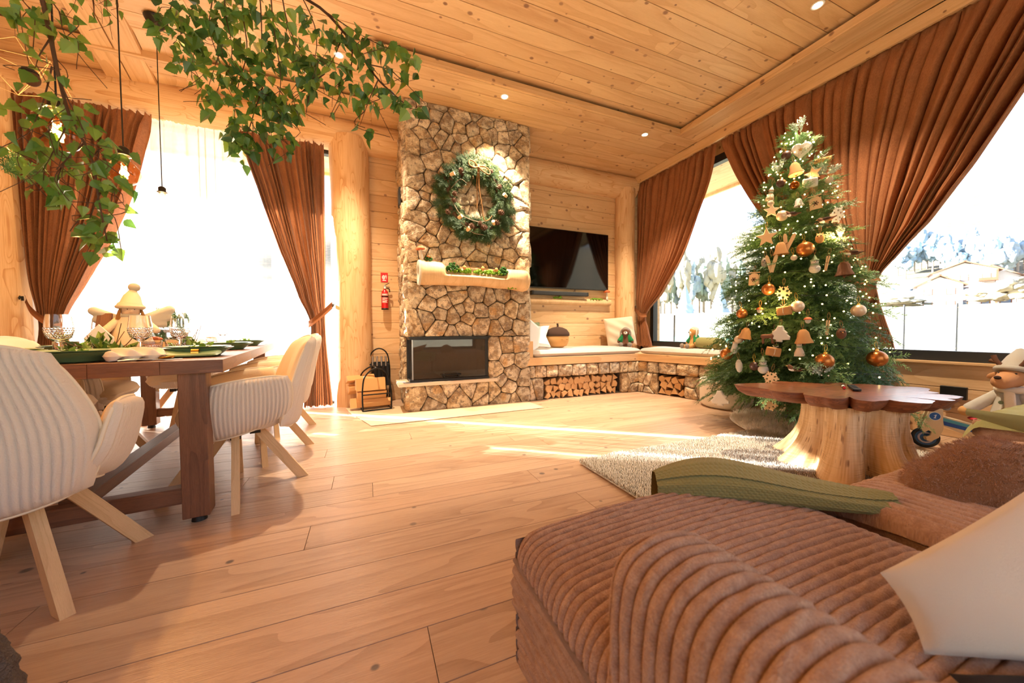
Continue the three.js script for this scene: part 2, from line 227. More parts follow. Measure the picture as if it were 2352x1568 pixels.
const wood = (t, sx, sy, rough, extra = {}) => new THREE.MeshPhysicalMaterial({ map: scaled(t, sx, sy), roughness: rough, bumpMap: scaled(grainB, 0.5, 0.25), bumpScale: 0.0006, ...extra });
const M = {
  pine: wood(pineT, 3.2, 1.5, 0.55), pineDull: wood(pineT, 3.2, 1.5, 0.6, { color: new THREE.Color(0.93, 0.9, 0.88) }), pineWarm: wood(pineT, 3.2, 1.5, 0.55, { color: new THREE.Color(1, 0.97, 0.92) }),
  oak: wood(oakT, 3.4, 1.4, 0.36), oakB: wood(oakT, 3.4, 1.4, 0.36, { color: new THREE.Color(0.93, 0.92, 0.91) }), oakC: wood(oakT, 3.4, 1.4, 0.36, { color: new THREE.Color(1.0, 0.97, 0.95) }),
  walnut: wood(walnutT, 1.5, 0.6, 0.45), pale: wood(paleT, 0.8, 0.4, 0.5), burl: wood(burlT, 1.1, 1.1, 0.32, { clearcoat: 0.8, clearcoatRoughness: 0.22 }), burlEdge: wood(burlT, 0.5, 0.5, 0.6),
  log: new THREE.MeshPhysicalMaterial({ map: logT, roughness: 0.6, bumpMap: logT, bumpScale: 0.002 }),
  stump: new THREE.MeshPhysicalMaterial({ map: stumpT, roughness: 0.6, bumpMap: grainB, bumpScale: 0.003 }),
  mortar: mat(0x5d5348, 0.95, { bumpMap: scaled(bumpN, 0.3, 0.3), bumpScale: 0.006 }),
  slab: mat(0xd8c6ae, 0.5), tile: mat(0xd9c3a3, 0.4, { bumpMap: scaled(bumpFine, 0.5, 0.5), bumpScale: 0.0002 }),
  black: mat(0x141312, 0.45), blackMetal: mat(0x1b1a19, 0.4, { metalness: 0.6 }), anthracite: mat(0x2b2c2e, 0.5), steel: mat(0xb9b9b9, 0.3, { metalness: 1 }), gold: mat(0xd8a94a, 0.25, { metalness: 1 }),
  glass: new THREE.MeshPhysicalMaterial({ color: 0xffffff, roughness: 0.0, transmission: 1, thickness: 0, ior: 1.45 }),
  solidGlass: new THREE.MeshPhysicalMaterial({ color: 0xffffff, roughness: 0.0, transmission: 1, thickness: 0.003, ior: 1.5 }),
  fireGlass: new THREE.MeshPhysicalMaterial({ color: 0x9a8d80, roughness: 0.02, transmission: 0.85, thickness: 0, ior: 1.6 }),
  curtain: new THREE.MeshPhysicalMaterial({ map: scaled(velvetT, 0.6, 0.6), roughness: 0.9, sheen: 0.6, sheenColor: new THREE.Color(0.75, 0.42, 0.22), sheenRoughness: 0.5, bumpMap: scaled(bumpFine, 0.4, 0.4), bumpScale: 0.0006 }),
  curtainSun: new THREE.MeshPhysicalMaterial({ map: scaled(velvetT, 0.6, 0.6), roughness: 0.95, transmission: 0.22, thickness: 0, sheen: 0.6, sheenColor: new THREE.Color(0.75, 0.42, 0.22), sheenRoughness: 0.5 }),
  sheer: new THREE.MeshPhysicalMaterial({ color: 0xf6f3ee, roughness: 0.82, transmission: 0.72, thickness: 0, ior: 1.1 }),
  cushion: mat(0xc9c0b8, 0.95, { bumpMap: scaled(ribB, 0.09, 0.2), bumpScale: 0.002 }), linen: mat(0xdac5ab, 0.95, { bumpMap: scaled(bumpFine, 0.25, 0.25), bumpScale: 0.001 }),
  cream: mat(0xe8d6bc, 0.92, { sheen: 0.3, bumpMap: scaled(bumpFine, 0.3, 0.3), bumpScale: 0.0008 }),
  chairIn: mat(0xe0c8a6, 0.9, { sheen: 0.3, bumpMap: scaled(bumpFine, 0.3, 0.3), bumpScale: 0.0006 }), chairOut: mat(0xdccfc2, 0.95, { sheen: 0.3, bumpMap: scaled(bumpFine, 0.2, 0.2), bumpScale: 0.001 }), piping: mat(0xe6d6bf, 0.9),
  corduroy: new THREE.MeshPhysicalMaterial({ map: scaled(corduroyT, 0.22, 0.22), roughness: 0.85, sheen: 0.9, sheenColor: new THREE.Color(0.78, 0.66, 0.62), sheenRoughness: 0.35, bumpMap: scaled(furB, 0.12, 0.12), bumpScale: 0.0025 }),
  green: mat(0x8f8a52, 0.92, { sheen: 0.6, sheenColor: new THREE.Color(0.72, 0.7, 0.5), bumpMap: scaled(furB, 0.1, 0.1), bumpScale: 0.001 }),
  teddy: mat(0xa87652, 1, { sheen: 1, sheenColor: new THREE.Color(0.75, 0.5, 0.36), bumpMap: scaled(furB, 0.12, 0.12), bumpScale: 0.006 }),
  rug: mat(0xeae0d4, 1, { sheen: 0.5, bumpMap: scaled(furB, 0.15, 0.15), bumpScale: 0.003 }), fur: mat(0xf4ece2, 1, { transmission: 0.5, thickness: 0 }), hide: mat(0xf6f0e8, 1), teddyPile: mat(0xb98560, 1, { transmission: 0.5, thickness: 0 }),
  leaf: new THREE.MeshPhysicalMaterial({ color: new THREE.Color(0.12, 0.25, 0.035), roughness: 0.45, transmission: 0.35, thickness: 0, vertexColors: false }),
  leaf2: new THREE.MeshPhysicalMaterial({ color: new THREE.Color(0.06, 0.15, 0.03), roughness: 0.4, transmission: 0.3, thickness: 0 }), leaf3: new THREE.MeshPhysicalMaterial({ color: new THREE.Color(0.24, 0.37, 0.05), roughness: 0.45, transmission: 0.4, thickness: 0 }),
  twig: mat(0x5a3d2a, 0.9), twigPale: mat(0x8a7a68, 0.9), bark: mat(0x6b6058, 1, { bumpMap: scaled(stoneB, 0.3, 0.3), bumpScale: 0.02 }),
  fir: new THREE.MeshPhysicalMaterial({ color: new THREE.Color(0.1, 0.21, 0.06), roughness: 0.55, transmission: 0.3, thickness: 0 }), firTip: new THREE.MeshPhysicalMaterial({ color: new THREE.Color(0.19, 0.34, 0.1), roughness: 0.55, transmission: 0.3, thickness: 0 }), wreathFir: new THREE.MeshPhysicalMaterial({ color: new THREE.Color(0.03, 0.075, 0.02), roughness: 0.6 }), wreathTip: new THREE.MeshPhysicalMaterial({ color: new THREE.Color(0.075, 0.13, 0.03), roughness: 0.6 }), frost: mat(0xb9c4b4, 0.8),
  moss: mat(0x6f9a2a, 1), mossDark: mat(0x2f5a22, 1), cone: mat(0x5a3c28, 0.8), rope: mat(0x8f6434, 0.9), white: mat(0xf1ede6, 0.85), offWhite: mat(0xe9e2d4, 0.95, { bumpMap: scaled(furB, 0.06, 0.06), bumpScale: 0.002 }),
  copper: mat(0xb5723a, 0.32, { metalness: 0.85 }), chocolate: mat(0x4a2e22, 0.4, { metalness: 0.3 }), beigeShine: mat(0xcdb59a, 0.4, { metalness: 0.35 }), plywood: mat(0xdcb98c, 0.7), burlap: mat(0xb98550, 0.95, { bumpMap: scaled(bumpFine, 0.05, 0.05), bumpScale: 0.001 }),
  brownFelt: mat(0x6a4631, 1), darkBrown: mat(0x3a2418, 0.95), tan: mat(0xc9965c, 0.95), greyFelt: mat(0x8b8178, 1), greenFelt: mat(0x1c7a45, 0.95), sage: mat(0x7d8c6c, 0.95), mushroomRed: mat(0xc4602f, 0.6),
  plate: mat(0x94ac8b, 0.35, { clearcoat: 0.4 }), plateDark: mat(0x6b8a64, 0.4, { clearcoat: 0.3 }), napkin: mat(0xe9dccd, 0.9), red: mat(0xc4151b, 0.35), blue: mat(0x2d5f95, 0.5), cyan: mat(0x4f9fb0, 0.5), navy: mat(0x1f4f9a, 0.5), rubber: mat(0x20242a, 0.7), bikeWood: mat(0xe0c79c, 0.5), bikeRed: mat(0xb3202c, 0.4),
};
const glow = (c, k) => new THREE.MeshStandardMaterial({ color: 0x000000, emissive: new THREE.Color(...c), emissiveIntensity: k });
M.warmGlow = glow([1, 0.72, 0.32], 14); M.ledGlow = glow([1, 0.86, 0.62], 30); M.fairyGlow = glow([1, 0.7, 0.25], 9);
// ---------------------------------------------------------------- the room
const PINES = [M.pine, M.pineDull, M.pineWarm], OAKS = [M.oak, M.oakB, M.oakC];
{
  const r = RNG(5), floor = structGroup('floor');
  struct('subfloor', box(9.2, 0.12, 8.2, 0.1, -0.078, -1.0, { grain: 'x' }), M.oak, floor);
  const W = 0.19;
  for (let k = 0; k < 27; k++) { // oak boards run along the back wall
    const z = -4.85 + W * (k + 0.5); let x = -4.3 - r() * 2;
    while (x < 4.4) { const L = rr(1.9, 2.6, r), x0 = Math.max(x, -4.3), x1 = Math.min(x + L, 4.5); if (x1 - x0 > 0.1) struct('plank', box(x1 - x0 - 0.0016, 0.018, W - 0.0016, (x0 + x1) / 2, -0.009 + rr(-0.0002, 0.0002, r), z, { r: 0.0014, grain: 'x', ou: r() * 9, ov: r() * 9 }), OAKS[(r() * 3) | 0], floor); x += L; }
  }
  // pale stone plate let into the boards before the fireplace
  const hp = new THREE.Shape([[0.02, 3.50], [1.85, 3.53], [1.82, 3.96], [-0.24, 4.42], [-0.2, 4.2]].map((p) => new THREE.Vector2(p[0], p[1])));
  struct('hearth_plate', T(new THREE.ExtrudeGeometry(hp, { depth: 0.004, bevelEnabled: false }), 0, 0.0035, 0, -PI / 2, 0, 0), M.tile, floor);
}
{ // ceiling: a lower border of boards along the walls, a raised field of boards inside it
  const r = RNG(6), c = structGroup('ceiling'), Y = 3.36, F = 3.47;
  struct('roof_deck', box(9.4, 0.1, 8.6, 0.1, 3.68, -1.2), M.pine, c);
  const run = (x0, x1, z0, z1, y, w, alongX, name = 'ceiling_plank') => {
    const a0 = alongX ? z0 : x0, a1 = alongX ? z1 : x1, n = Math.round((a1 - a0) / w), s = (a1 - a0) / n;
    for (let k = 0; k < n; k++) {
      const q = a0 + s * (k + 0.5); let p = alongX ? x0 : z0; const e = alongX ? x1 : z1; p -= r() * 2.5;
      while (p < e) { const L = rr(3.2, 4.6, r), p0 = Math.max(p, alongX ? x0 : z0), p1 = Math.min(p + L, e); p += L; if (p1 - p0 < 0.05) continue;
        const g = alongX ? box(p1 - p0 - 0.001, 0.02, s - 0.004, (p0 + p1) / 2, y + 0.01, q, { r: 0.003, grain: 'x', ou: r() * 9, ov: r() * 9 }) : box(s - 0.004, 0.02, p1 - p0 - 0.001, q, y + 0.01, (p0 + p1) / 2, { r: 0.003, grain: 'z', ou: r() * 9, ov: r() * 9 });
        struct(name, g, PINES[(r() * 3) | 0], c); }
    }
  };
  run(0.09, 4.1, -4.8, -3.41, Y, 0.17, true); run(-4.3, 0.09, -4.8, -4.27, Y, 0.17, true); run(3.76, 4.1, -3.41, 1.6, Y, 0.17, false);
  run(-4.3, 3.9, -4.4, 1.6, F, 0.182, true);
  const lip = (w, d, x, z, g) => struct('ceiling_lip', box(w, 0.075, d, x, Y + 0.0385, z, { r: 0.003, grain: g, ou: r() * 5, ov: r() * 5 }), M.pineWarm, c);
  lip(3.67, 0.03, 1.925, -3.395, 'x'); lip(4.4, 0.03, -2.11, -4.255, 'x'); lip(0.03, 5.0, 3.745, -0.9, 'z'); lip(0.03, 0.86, 0.075, -3.84, 'z');
  // boxed sloping beam that comes down on to the log over the dining window
  const d = V3(-0.1, -0.255, -0.962).normalize(), bm = thing('sloping_beam', 'boxed sloping pine beam crossing the ceiling above the dining table', 'beam');
  const q = new THREE.Quaternion().setFromRotationMatrix(new THREE.Matrix4().lookAt(V3(), d, V3(0, 1, 0)));
  for (const [x, w, y, n] of [[-0.09, 0.18, 0, 'beam_board'], [-0.275, 0.17, 0, 'beam_board'], [0.2, 0.39, 0.05, 'beam_side_board']]) {
    const m = part(n, box(w - 0.002, 0.3, 1.9, 0, 0.15 + y, 0, { r: 0.004, grain: 'z', ou: x * 7, ov: 0.3 + x }), x > 0 ? M.pine : M.pineWarm, bm); m.quaternion.copy(q);
    m.position.copy(V3(-1.83 + x, 3.36, -4.29).addScaledVector(d, -0.55));
  }
}
{ // walls
  const r = RNG(8);
  const boards = (g, alongX, a0, a1, y0, y1, at, face, h = 0.199) => { // face: +1 towards +x/+z
    const n = Math.round((y1 - y0) / h), s = (y1 - y0) / n;
    for (let k = 0; k < n; k++) { const L = a1 - a0, y = y0 + s * (k + 0.5), o = { r: 0.004, ou: r() * 9, ov: r() * 9, grain: alongX ? 'x' : 'z' };
      struct('wall_board', alongX ? box(L, s - 0.003, 0.03, (a0 + a1) / 2, y, at - face * 0.015, o) : box(0.03, s - 0.003, L, at - face * 0.015, y, (a0 + a1) / 2, o), PINES[(r() * 3) | 0], g); }
  };
  const wb = structGroup('wall_back');
  struct('wall_core', [box(4.9, 3.7, 0.16, 2.1, 1.7, -4.86), box(1.3, 3.7, 0.16, -3.75, 1.7, -4.86), box(3.0, 0.62, 0.16, -1.6, 3.4, -4.86)], M.pine, wb);
  boards(wb, true, 0.0, 0.5, 0, 3.18, -4.745, 1); boards(wb, true, 1.75, 4.3, 0, 3.18, -4.745, 1); boards(wb, true, -4.3, -3.2, 0, 3.36, -4.745, 1);
  const wr = structGroup('wall_right');
  struct('wall_core', [box(0.2, 0.72, 7.2, 4.49, 0.25, -1.3), box(0.2, 0.5, 7.2, 4.49, 3.46, -1.3), box(0.2, 3.7, 0.4, 4.49, 1.7, -4.75), box(0.2, 3.7, 0.6, 4.49, 1.7, 2.1)], M.pine, wr);
  boards(wr, false, -4.7, 1.9, 0.0, 0.6, 4.38, -1);
  struct('sill_board', box(0.09, 0.022, 6.5, 4.385, 0.604, -1.4, { r: 0.004, grain: 'z' }), M.pineWarm, wr);
  struct('pelmet', box(0.03, 0.115, 6.4, 4.095, 3.3025, -1.6, { r: 0.004, grain: 'z', ov: 0.3 }), M.pineWarm, wr);
  struct('pelmet_top', box(0.34, 0.03, 6.4, 4.24, 3.375, -1.6, { grain: 'z' }), M.pine, wr);
  const wl = structGroup('wall_left'); struct('wall_core', [box(0.2, 3.8, 7.4, -4.35, 1.7, -1.2)], M.pine, wl);
  const wf = structGroup('wall_front'); struct('wall_core', [box(2.2, 3.8, 0.2, -3.3, 1.7, 2.3), box(1.6, 3.8, 0.2, 3.8, 1.7, 2.3), box(5.3, 0.9, 0.2, 0.4, 3.2, 2.3), box(5.3, 0.5, 0.2, 0.4, 0.1, 2.3)], M.pine, wf);
  // windows
  const w1 = structGroup('window_1');
  struct('window_frame', [box(0.07, 3.1, 0.08, -2.9, 1.5, -4.86), box(0.07, 3.1, 0.08, -0.31, 1.5, -4.86), box(2.6, 0.07, 0.08, -1.6, 3.06, -4.86), box(2.6, 0.05, 0.08, -1.6, 0.0, -4.86)], M.anthracite, w1);
  struct('window_pane', box(2.55, 3.0, 0.006, -1.6, 1.53, -4.86), M.glass, w1);
  const w2 = structGroup('window_2');
  struct('window_frame', [box(0.09, 0.085, 6.2, 4.43, 0.656, -1.45), box(0.09, 0.1, 6.2, 4.43, 3.17, -1.45), box(0.09, 2.5, 0.07, 4.43, 1.9, -4.52), box(0.09, 2.5, 0.07, 4.43, 1.9, 1.62)], M.anthracite, w2);
  struct('window_pane', box(0.006, 2.44, 6.1, 4.44, 1.91, -1.45), M.glass, w2);
  const w3 = structGroup('window_3');
  struct('window_frame', [box(5.2, 0.08, 0.09, 0.4, 0.38, 2.3), box(5.2, 0.08, 0.09, 0.4, 2.72, 2.3), box(0.08, 2.4, 0.09, -2.16, 1.55, 2.3), box(0.08, 2.4, 0.09, 2.96, 1.55, 2.3), box(0.08, 2.4, 0.09, 0.4, 1.55, 2.3)], M.anthracite, w3);
  struct('window_pane', box(5.1, 2.3, 0.006, 0.4, 1.55, 2.3), M.glass, w3);
}
// peeled logs
function logGeo(len, rad, seed, { wob = 0.02, nu = 40, nv = 36, cap = false } = {}) {
  const g = surf(nu, nv, (u, v) => { const a = u * TAU, q = rad * (1 + (n2(Math.cos(a) * 1.3 + seed, v * len * 1.4 + Math.sin(a) * 1.3) - 0.5) * wob * 6 + 0.02 * Math.pow(n2(Math.cos(a) * 5 + seed + 4, v * len * 5 + Math.sin(a) * 5), 6)); return [Math.cos(a) * q, v * len, -Math.sin(a) * q]; }, { uvs: [Math.max(1, Math.round(rad * TAU / 0.9)), len / 1.6], closeU: true });
  if (!cap) return g;
  const e = (y, f) => surf(nu, 1, (u, v) => { const a = u * TAU, q = (1 - v) * rad * (1 + (n2(Math.cos(a) * 1.3 + seed, y * 1.4 + Math.sin(a) * 1.3) - 0.5) * wob * 6); return [Math.cos(a) * q, y, -Math.sin(a) * q]; }, { flip: f });
  return merge([g, e(len, false), e(0, true)]);
}
solo('log_column', logGeo(3.16, 0.216, 3), M.log, 'thick peeled log column left of the stone fireplace', 'column', [-0.165, 0, -4.7], 0.6);
solo('log_column', logGeo(3.16, 0.24, 17), M.log, 'thick peeled log column at the left edge of the picture', 'column', [-3.08, 0, -4.7], 1.9);
solo('log_column', logGeo(3.16, 0.155, 29), M.log, 'slim peeled log post in the corner right of the television', 'column', [3.94, 0, -4.66], 0.2);
{ const b = solo('log_beam', T(logGeo(8.4, 0.178, 41, { wob: 0.012, nv: 70 }), 0, 0, 0, 0, 0, -PI / 2), M.log, 'long horizontal peeled log beam along the top of the back wall', 'beam', [-4.28, 3.215, -4.71]); b.rotation.x = 0.5; }
// curtain track over the dining window
{ const t = thing('curtain_track', 'black curtain track above the sheer curtain of the dining window', 'curtain track', [-1.6, 3.07, -4.66]); part('rail', box(2.5, 0.025, 0.04, 0, 0, 0, { r: 0.004 }), M.black, t); for (const s of [-1.22, 0, 1.2]) part('bracket', box(0.03, 0.06, 0.05, s, 0.03, -0.02, { r: 0.004 }), M.black, t); }
// downlights let into the ceiling
function downlight(x, y, z, label, aim, power = 40) {
  const t = thing('ceiling_downlight', label, 'ceiling light', [x, y, z], 0, 'recessed downlights');
  part('trim_ring', lathe([[0.03, 0.006], [0.032, -0.002], [0.042, -0.004], [0.046, 0.0]], 28), M.white, t);
  part('lamp', T(new THREE.CylinderGeometry(0.03, 0.03, 0.004, 24), 0, 0.003, 0), M.ledGlow, t);
  const l = new THREE.SpotLight(new THREE.Color(1, 0.8, 0.55), power, 0, 0.75, 0.7, 2); l.name = 'downlight_lamp'; l.position.set(0, -0.02, 0); l.target.position.set(aim[0], -3, aim[1]); l.castShadow = true; l.shadow.radius = 1.5; t.add(l, l.target);
}
downlight(1.388, 3.358, -3.53, 'lit round downlight in the ceiling before the stone chimney', [-0.1, -0.45], 60);
downlight(3.30, 3.358, -3.54, 'lit round downlight in the ceiling above the corner bench', [0, -0.3]);
downlight(3.37, 3.468, -1.73, 'lit round downlight in the raised ceiling nearest the large curtain', [0, 0]);
downlight(-0.2, 3.468, -3.72, 'lit round downlight half hidden behind the hanging birch leaves', [0, 0]);
// ---------------------------------------------------------------- curtains
// rows: [height, first edge, second edge, fold depth]; along: 'x' or 'z'; at: the other coordinate
function curtainGeo({ rows, along, at, folds, seed = 1, amp = 0.045, head = true, sharp = 1 }) {
  const get = (y, k) => { for (let i = 0; i + 1 < rows.length; i++) if (y <= rows[i][0] && y >= rows[i + 1][0]) { const t = (rows[i][0] - y) / (rows[i][0] - rows[i + 1][0]), s = (j) => rows[clamp(j, 0, rows.length - 1)][k]; // Catmull-Rom
      const p0 = s(i - 1), p1 = s(i), p2 = s(i + 1), p3 = s(i + 2); return 0.5 * (2 * p1 + (p2 - p0) * t + (2 * p0 - 5 * p1 + 4 * p2 - p3) * t * t + (3 * p1 - p0 - 3 * p2 + p3) * t * t * t); } return rows[rows.length - 1][k]; };
  const top = rows[0][0], bot = rows[rows.length - 1][0];
  return surf(folds * 10, 60, (u, v) => {
    const y = lerp(top, bot, v), a = get(y, 1), b = get(y, 2), w = Math.abs(b - a), ph = u * folds * TAU + 2.2 * (n2(u * folds * 0.7 + seed, seed) - 0.5) * 3;
    const A = Math.min(amp, w / folds * 0.9 + 0.006) * (head ? 0.35 + 0.65 * smooth(0, 0.06, v) : 1) * (0.55 + 0.9 * n2(u * folds + seed * 3, v * 1.2));
    let dz = A * Math.sin(ph) + 0.3 * A * Math.sin(ph * 2.3 + v * 3 + seed); const du = sharp * 0.3 * w / folds * Math.cos(ph);
    if (head) dz += 0.012 * (1 - smooth(0, 0.045, v)) * Math.sin(u * folds * 3.1 * TAU + Math.sin(v * 90));
    const p = lerp(a, b, u) + du * Math.sin(PI * u) , yy = y + (v > 0.98 || v < 0.015 ? 0.012 * Math.sin(ph * 1.3) : 0);
    return along === 'x' ? [p, yy, at + dz] : [at + dz, yy, p];
  }, { uvs: [rows[0] ? Math.abs(rows[0][2] - rows[0][1]) * 1.6 : 1, top - bot] });
}
function tieback(parent, pts, w) { // a folded band of cloth along pts
  const c = curve(pts), g = surf(24, 6, (u, v) => { const p = c.getPoint(u), a = (v - 0.5) * w; return [p.x, p.y + a, p.z + 0.008 * Math.cos(v * PI * 2)]; });
  const g2 = surf(24, 6, (u, v) => { const p = c.getPoint(u), a = (v - 0.5) * w; return [p.x - 0.006, p.y + a, p.z - 0.01 + 0.006 * Math.cos(v * PI * 2)]; }, { flip: true });
  part('tieback', [g, g2], M.curtain, parent);
}
const hook = (parent, x, y, z) => part('tieback_hook', [tube([[x, y, z], [x, y + 0.01, z + 0.03], [x + 0.015, y - 0.01, z + 0.05], [x + 0.02, y + 0.02, z + 0.055]], 0.005, 12, 6), rod([x, y - 0.02, z], [x, y + 0.02, z], 0.009)], M.black, parent);
{
  let t = thing('curtain', 'brown velvet curtain left of the dining window, tied back to the left', 'curtain');
  part('drape', curtainGeo({ along: 'x', at: -4.6, folds: 15, seed: 2, amp: 0.05, rows: [[3.03, -2.86, -1.93], [2.68, -2.85, -2.0], [2.22, -2.84, -2.11], [1.74, -2.83, -2.28], [1.36, -2.81, -2.45], [0.99, -2.76, -2.6], [0.75, -2.78, -2.57], [0.3, -2.83, -2.52], [0.02, -2.85, -2.5]] }), M.curtainSun, t);
  tieback(t, [[-2.84, 1.2, -4.6], [-2.75, 1.08, -4.52], [-2.64, 0.98, -4.51], [-2.57, 0.97, -4.57]], 0.07); hook(t, -2.86, 1.2, -4.6);
  t = thing('curtain', 'brown velvet curtain right of the dining window, tied back to the log column', 'curtain');
  part('drape', curtainGeo({ along: 'x', at: -4.6, folds: 15, seed: 5, amp: 0.05, rows: [[3.03, -1.23, -0.425], [2.46, -1.08, -0.43], [1.81, -0.89, -0.435], [1.24, -0.7, -0.445], [0.98, -0.6, -0.45], [0.7, -0.62, -0.44], [0.3, -0.66, -0.41], [0.02, -0.69, -0.39]] }), M.curtainSun, t);
  tieback(t, [[-0.61, 0.97, -4.57], [-0.56, 1.0, -4.51], [-0.45, 1.1, -4.52], [-0.37, 1.19, -4.58]], 0.075); hook(t, -0.37, 1.19, -4.6);
  t = thing('curtain', 'brown velvet curtain in the corner beside the television, tied back to the corner post', 'curtain');
  part('drape', curtainGeo({ along: 'z', at: 4.17, folds: 14, seed: 9, amp: 0.04, rows: [[3.27, -4.6, -3.2], [2.89, -4.62, -3.25], [2.45, -4.62, -3.44], [1.92, -4.63, -3.71], [1.43, -4.63, -4.1], [1.13, -4.6, -4.42], [0.9, -4.6, -4.38], [0.62, -4.6, -4.3]] }), M.curtain, t);
  tieback(t, [[4.1, 1.25, -4.62], [4.1, 1.18, -4.54], [4.11, 1.12, -4.46], [4.16, 1.12, -4.4]], 0.06); hook(t, 4.06, 1.26, -4.62);
  t = thing('curtain', 'large brown velvet curtain behind the christmas tree, gathered at the middle', 'curtain');
  part('drape', curtainGeo({ along: 'z', at: 4.17, folds: 26, seed: 13, amp: 0.05, rows: [[3.27, -3.17, -0.5], [2.95, -3.05, -0.68], [2.53, -2.85, -0.9], [2.1, -2.6, -1.12], [1.75, -2.3, -1.33], [1.5, -2.02, -1.52], [1.33, -1.82, -1.64], [1.2, -1.78, -1.64], [0.95, -1.8, -1.58], [0.72, -1.84, -1.52]] }), M.curtain, t);
  tieback(t, [[4.14, 1.36, -1.86], [4.1, 1.33, -1.8], [4.09, 1.31, -1.7], [4.13, 1.33, -1.61]], 0.06);
  t = thing('sheer_curtain', 'white sheer curtain hanging across the bright dining window', 'curtain');
  for (const [a, b, f, s] of [[-2.86, -2.12, 7, 4], [-2.03, -1.1, 10, 6], [-0.98, -0.66, 4, 8]]) part('sheer_panel', curtainGeo({ along: 'x', at: -4.7, folds: f, seed: s, amp: 0.025, sharp: 0.6, rows: [[3.04, a, b], [1.5, a, b], [0.02, a, b]] }), M.sheer, t);
}
// ---------------------------------------------------------------- outside
const ground = (x, z) => { const d = Math.hypot(x, z); const lawn = -0.3 + 5.2 * smooth(14, 105, d) + 1.5 * smooth(100, 180, d); const hill = 175 * smooth(190, 900, d) * (0.75 + 0.5 * n2(x / 260 + 3, z / 260 + 9)) + 6 * (n2(x / 40, z / 40) - 0.5) * smooth(150, 300, d); return lawn + hill; };
{
  const lawnM = mat(0xa6a184, 1, { bumpMap: scaled(bumpN, 2, 2), bumpScale: 0.03 }), hillM = new THREE.MeshPhysicalMaterial({ map: tex(512, 512, (u, v) => mix3([128, 112, 90], [78, 80, 64], clamp(fbm(u * 12, v * 12, 12, 12, 5) * 2.2 - 0.7))), roughness: 1 });
  const sheet = (r0, r1, n) => surf(160, n, (u, v) => { const d = r0 * Math.pow(r1 / r0, v), a = u * TAU; const x = Math.cos(a) * d, z = Math.sin(a) * d; return [x, ground(x, z), z]; }, { uvs: [60, 40], closeU: true, flip: true });
  struct('lawn', sheet(1, 118, 24), lawnM); struct('hillside', sheet(118, 1300, 40), hillM);
  struct('terrace', box(9, 0.1, 3.4, -1.5, -0.2, -6.6), mat(0xb8b0a4, 0.8));
  struct('eaves', [box(9.6, 0.05, 1.5, 0.1, 3.45, -5.65, { grain: 'x' }), box(1.5, 0.05, 8, 5.25, 3.45, -1.4, { grain: 'z' }), box(9.6, 0.14, 0.05, 0.1, 3.45, -6.4), box(0.05, 0.14, 8, 6.0, 3.45, -1.4)], M.pineWarm);
  // wire fence across the lawn, seen through the right window
  const fence = thing('wire_fence', 'thin dark wire fence crossing the bright lawn outside the right window', 'fence');
  const r = RNG(50), ps = [];
  for (let k = 0; k < 17; k++) { const a = -0.52 + k * 0.062 + (r() - 0.5) * 0.012, d = 17.5 + k * 0.15, x = d * Math.cos(a), z = d * Math.sin(a), y = ground(x, z); ps.push([x, y, z]); part('fence_post', rod([x, y - 0.1, z], [x, y + 1.95, z], 0.035, 0.028, 8), M.anthracite, fence); }
  for (const h of [0.5, 1.2, 1.85]) part('fence_wire', ps.slice(1).map((p, i) => rod([ps[i][0], ps[i][1] + h, ps[i][2]], [p[0], p[1] + h, p[2]], 0.006, 0.006, 4)), M.greyFelt, fence);
  const bal = thing('glass_balustrade', 'low glass balustrade with a slim post outside the corner window', 'balustrade');
  part('glass_panel', box(0.012, 0.62, 2.6, 6.2, 0.42, -5.0), new THREE.MeshPhysicalMaterial({ color: 0xa9d6cf, roughness: 0.05, transmission: 0.9, thickness: 0 }), bal); part('balustrade_post', box(0.05, 1.4, 0.05, 6.2, 0.5, -5.75, { r: 0.006 }), M.anthracite, bal);
  // houses on the far side
  const P = (az, d) => { const a = az * PI / 180, x = d * Math.sin(a), z = -d * Math.cos(a); return [x, ground(x, z) - 0.5, z]; };
  const white = mat(0xf1ece4, 0.9), roofB = mat(0x74543f, 0.9), roofG = mat(0x4a5a6a, 0.6), timber = mat(0x7c4a34, 0.8), pane = mat(0x6c7f92, 0.2);
  function house(label, [x, y, z], w0, h0, d0, roofH0, roofM, floors, bays, balcony, turn) {
    const t = thing('house', label, 'house', [x, y, z], turn), w = w0 * 0.6, h = h0 * 0.8, d = d0 * 0.6, roofH = roofH0 * 0.65;
    part('wall', box(w, h, d, 0, h / 2, 0), white, t);
    part('gable', T(extrude([[-w / 2, 0], [w / 2, 0], [0, roofH * 0.92]], d * 0.99), 0, h, -d * 0.495), white, t);
    for (const s of [-1, 1]) part('roof', T(new THREE.BoxGeometry(Math.hypot(w / 2 + 0.9, roofH) + 0.4, 0.3, d + 1.4), s * (w / 4 + 0.25), h + roofH / 2 + 0.05, 0, 0, 0, -s * Math.atan2(roofH, w / 2)), roofM, t);
    for (let f = 0; f < floors; f++) for (let b = 0; b < bays; b++) { const px = (b + 0.5) / bays * w - w / 2, py = (f + 0.5) / floors * h; const wd = part('window', box(w / bays * 0.42, h / floors * 0.5, 0.2, px, py, d / 2), timber, t); part('pane', box(w / bays * 0.34, h / floors * 0.42, 0.1, px, py, d / 2 + 0.08), pane, wd);
      if (balcony && b !== 1) part('balcony', [box(w / bays * 0.8, 0.15, 1.2, px, py - h / floors * 0.32, d / 2 + 0.6), box(w / bays * 0.8, 0.7, 0.08, px, py - h / floors * 0.2, d / 2 + 1.2)], timber, t); }
    if (balcony) part('corner_timber', box(0.4, h, 0.4, w / 2 - 0.2, h / 2, d / 2), timber, t);
  }
  const az = (px) => Math.atan((px - 1176) / 805.4) * 180 / PI + 22.42;
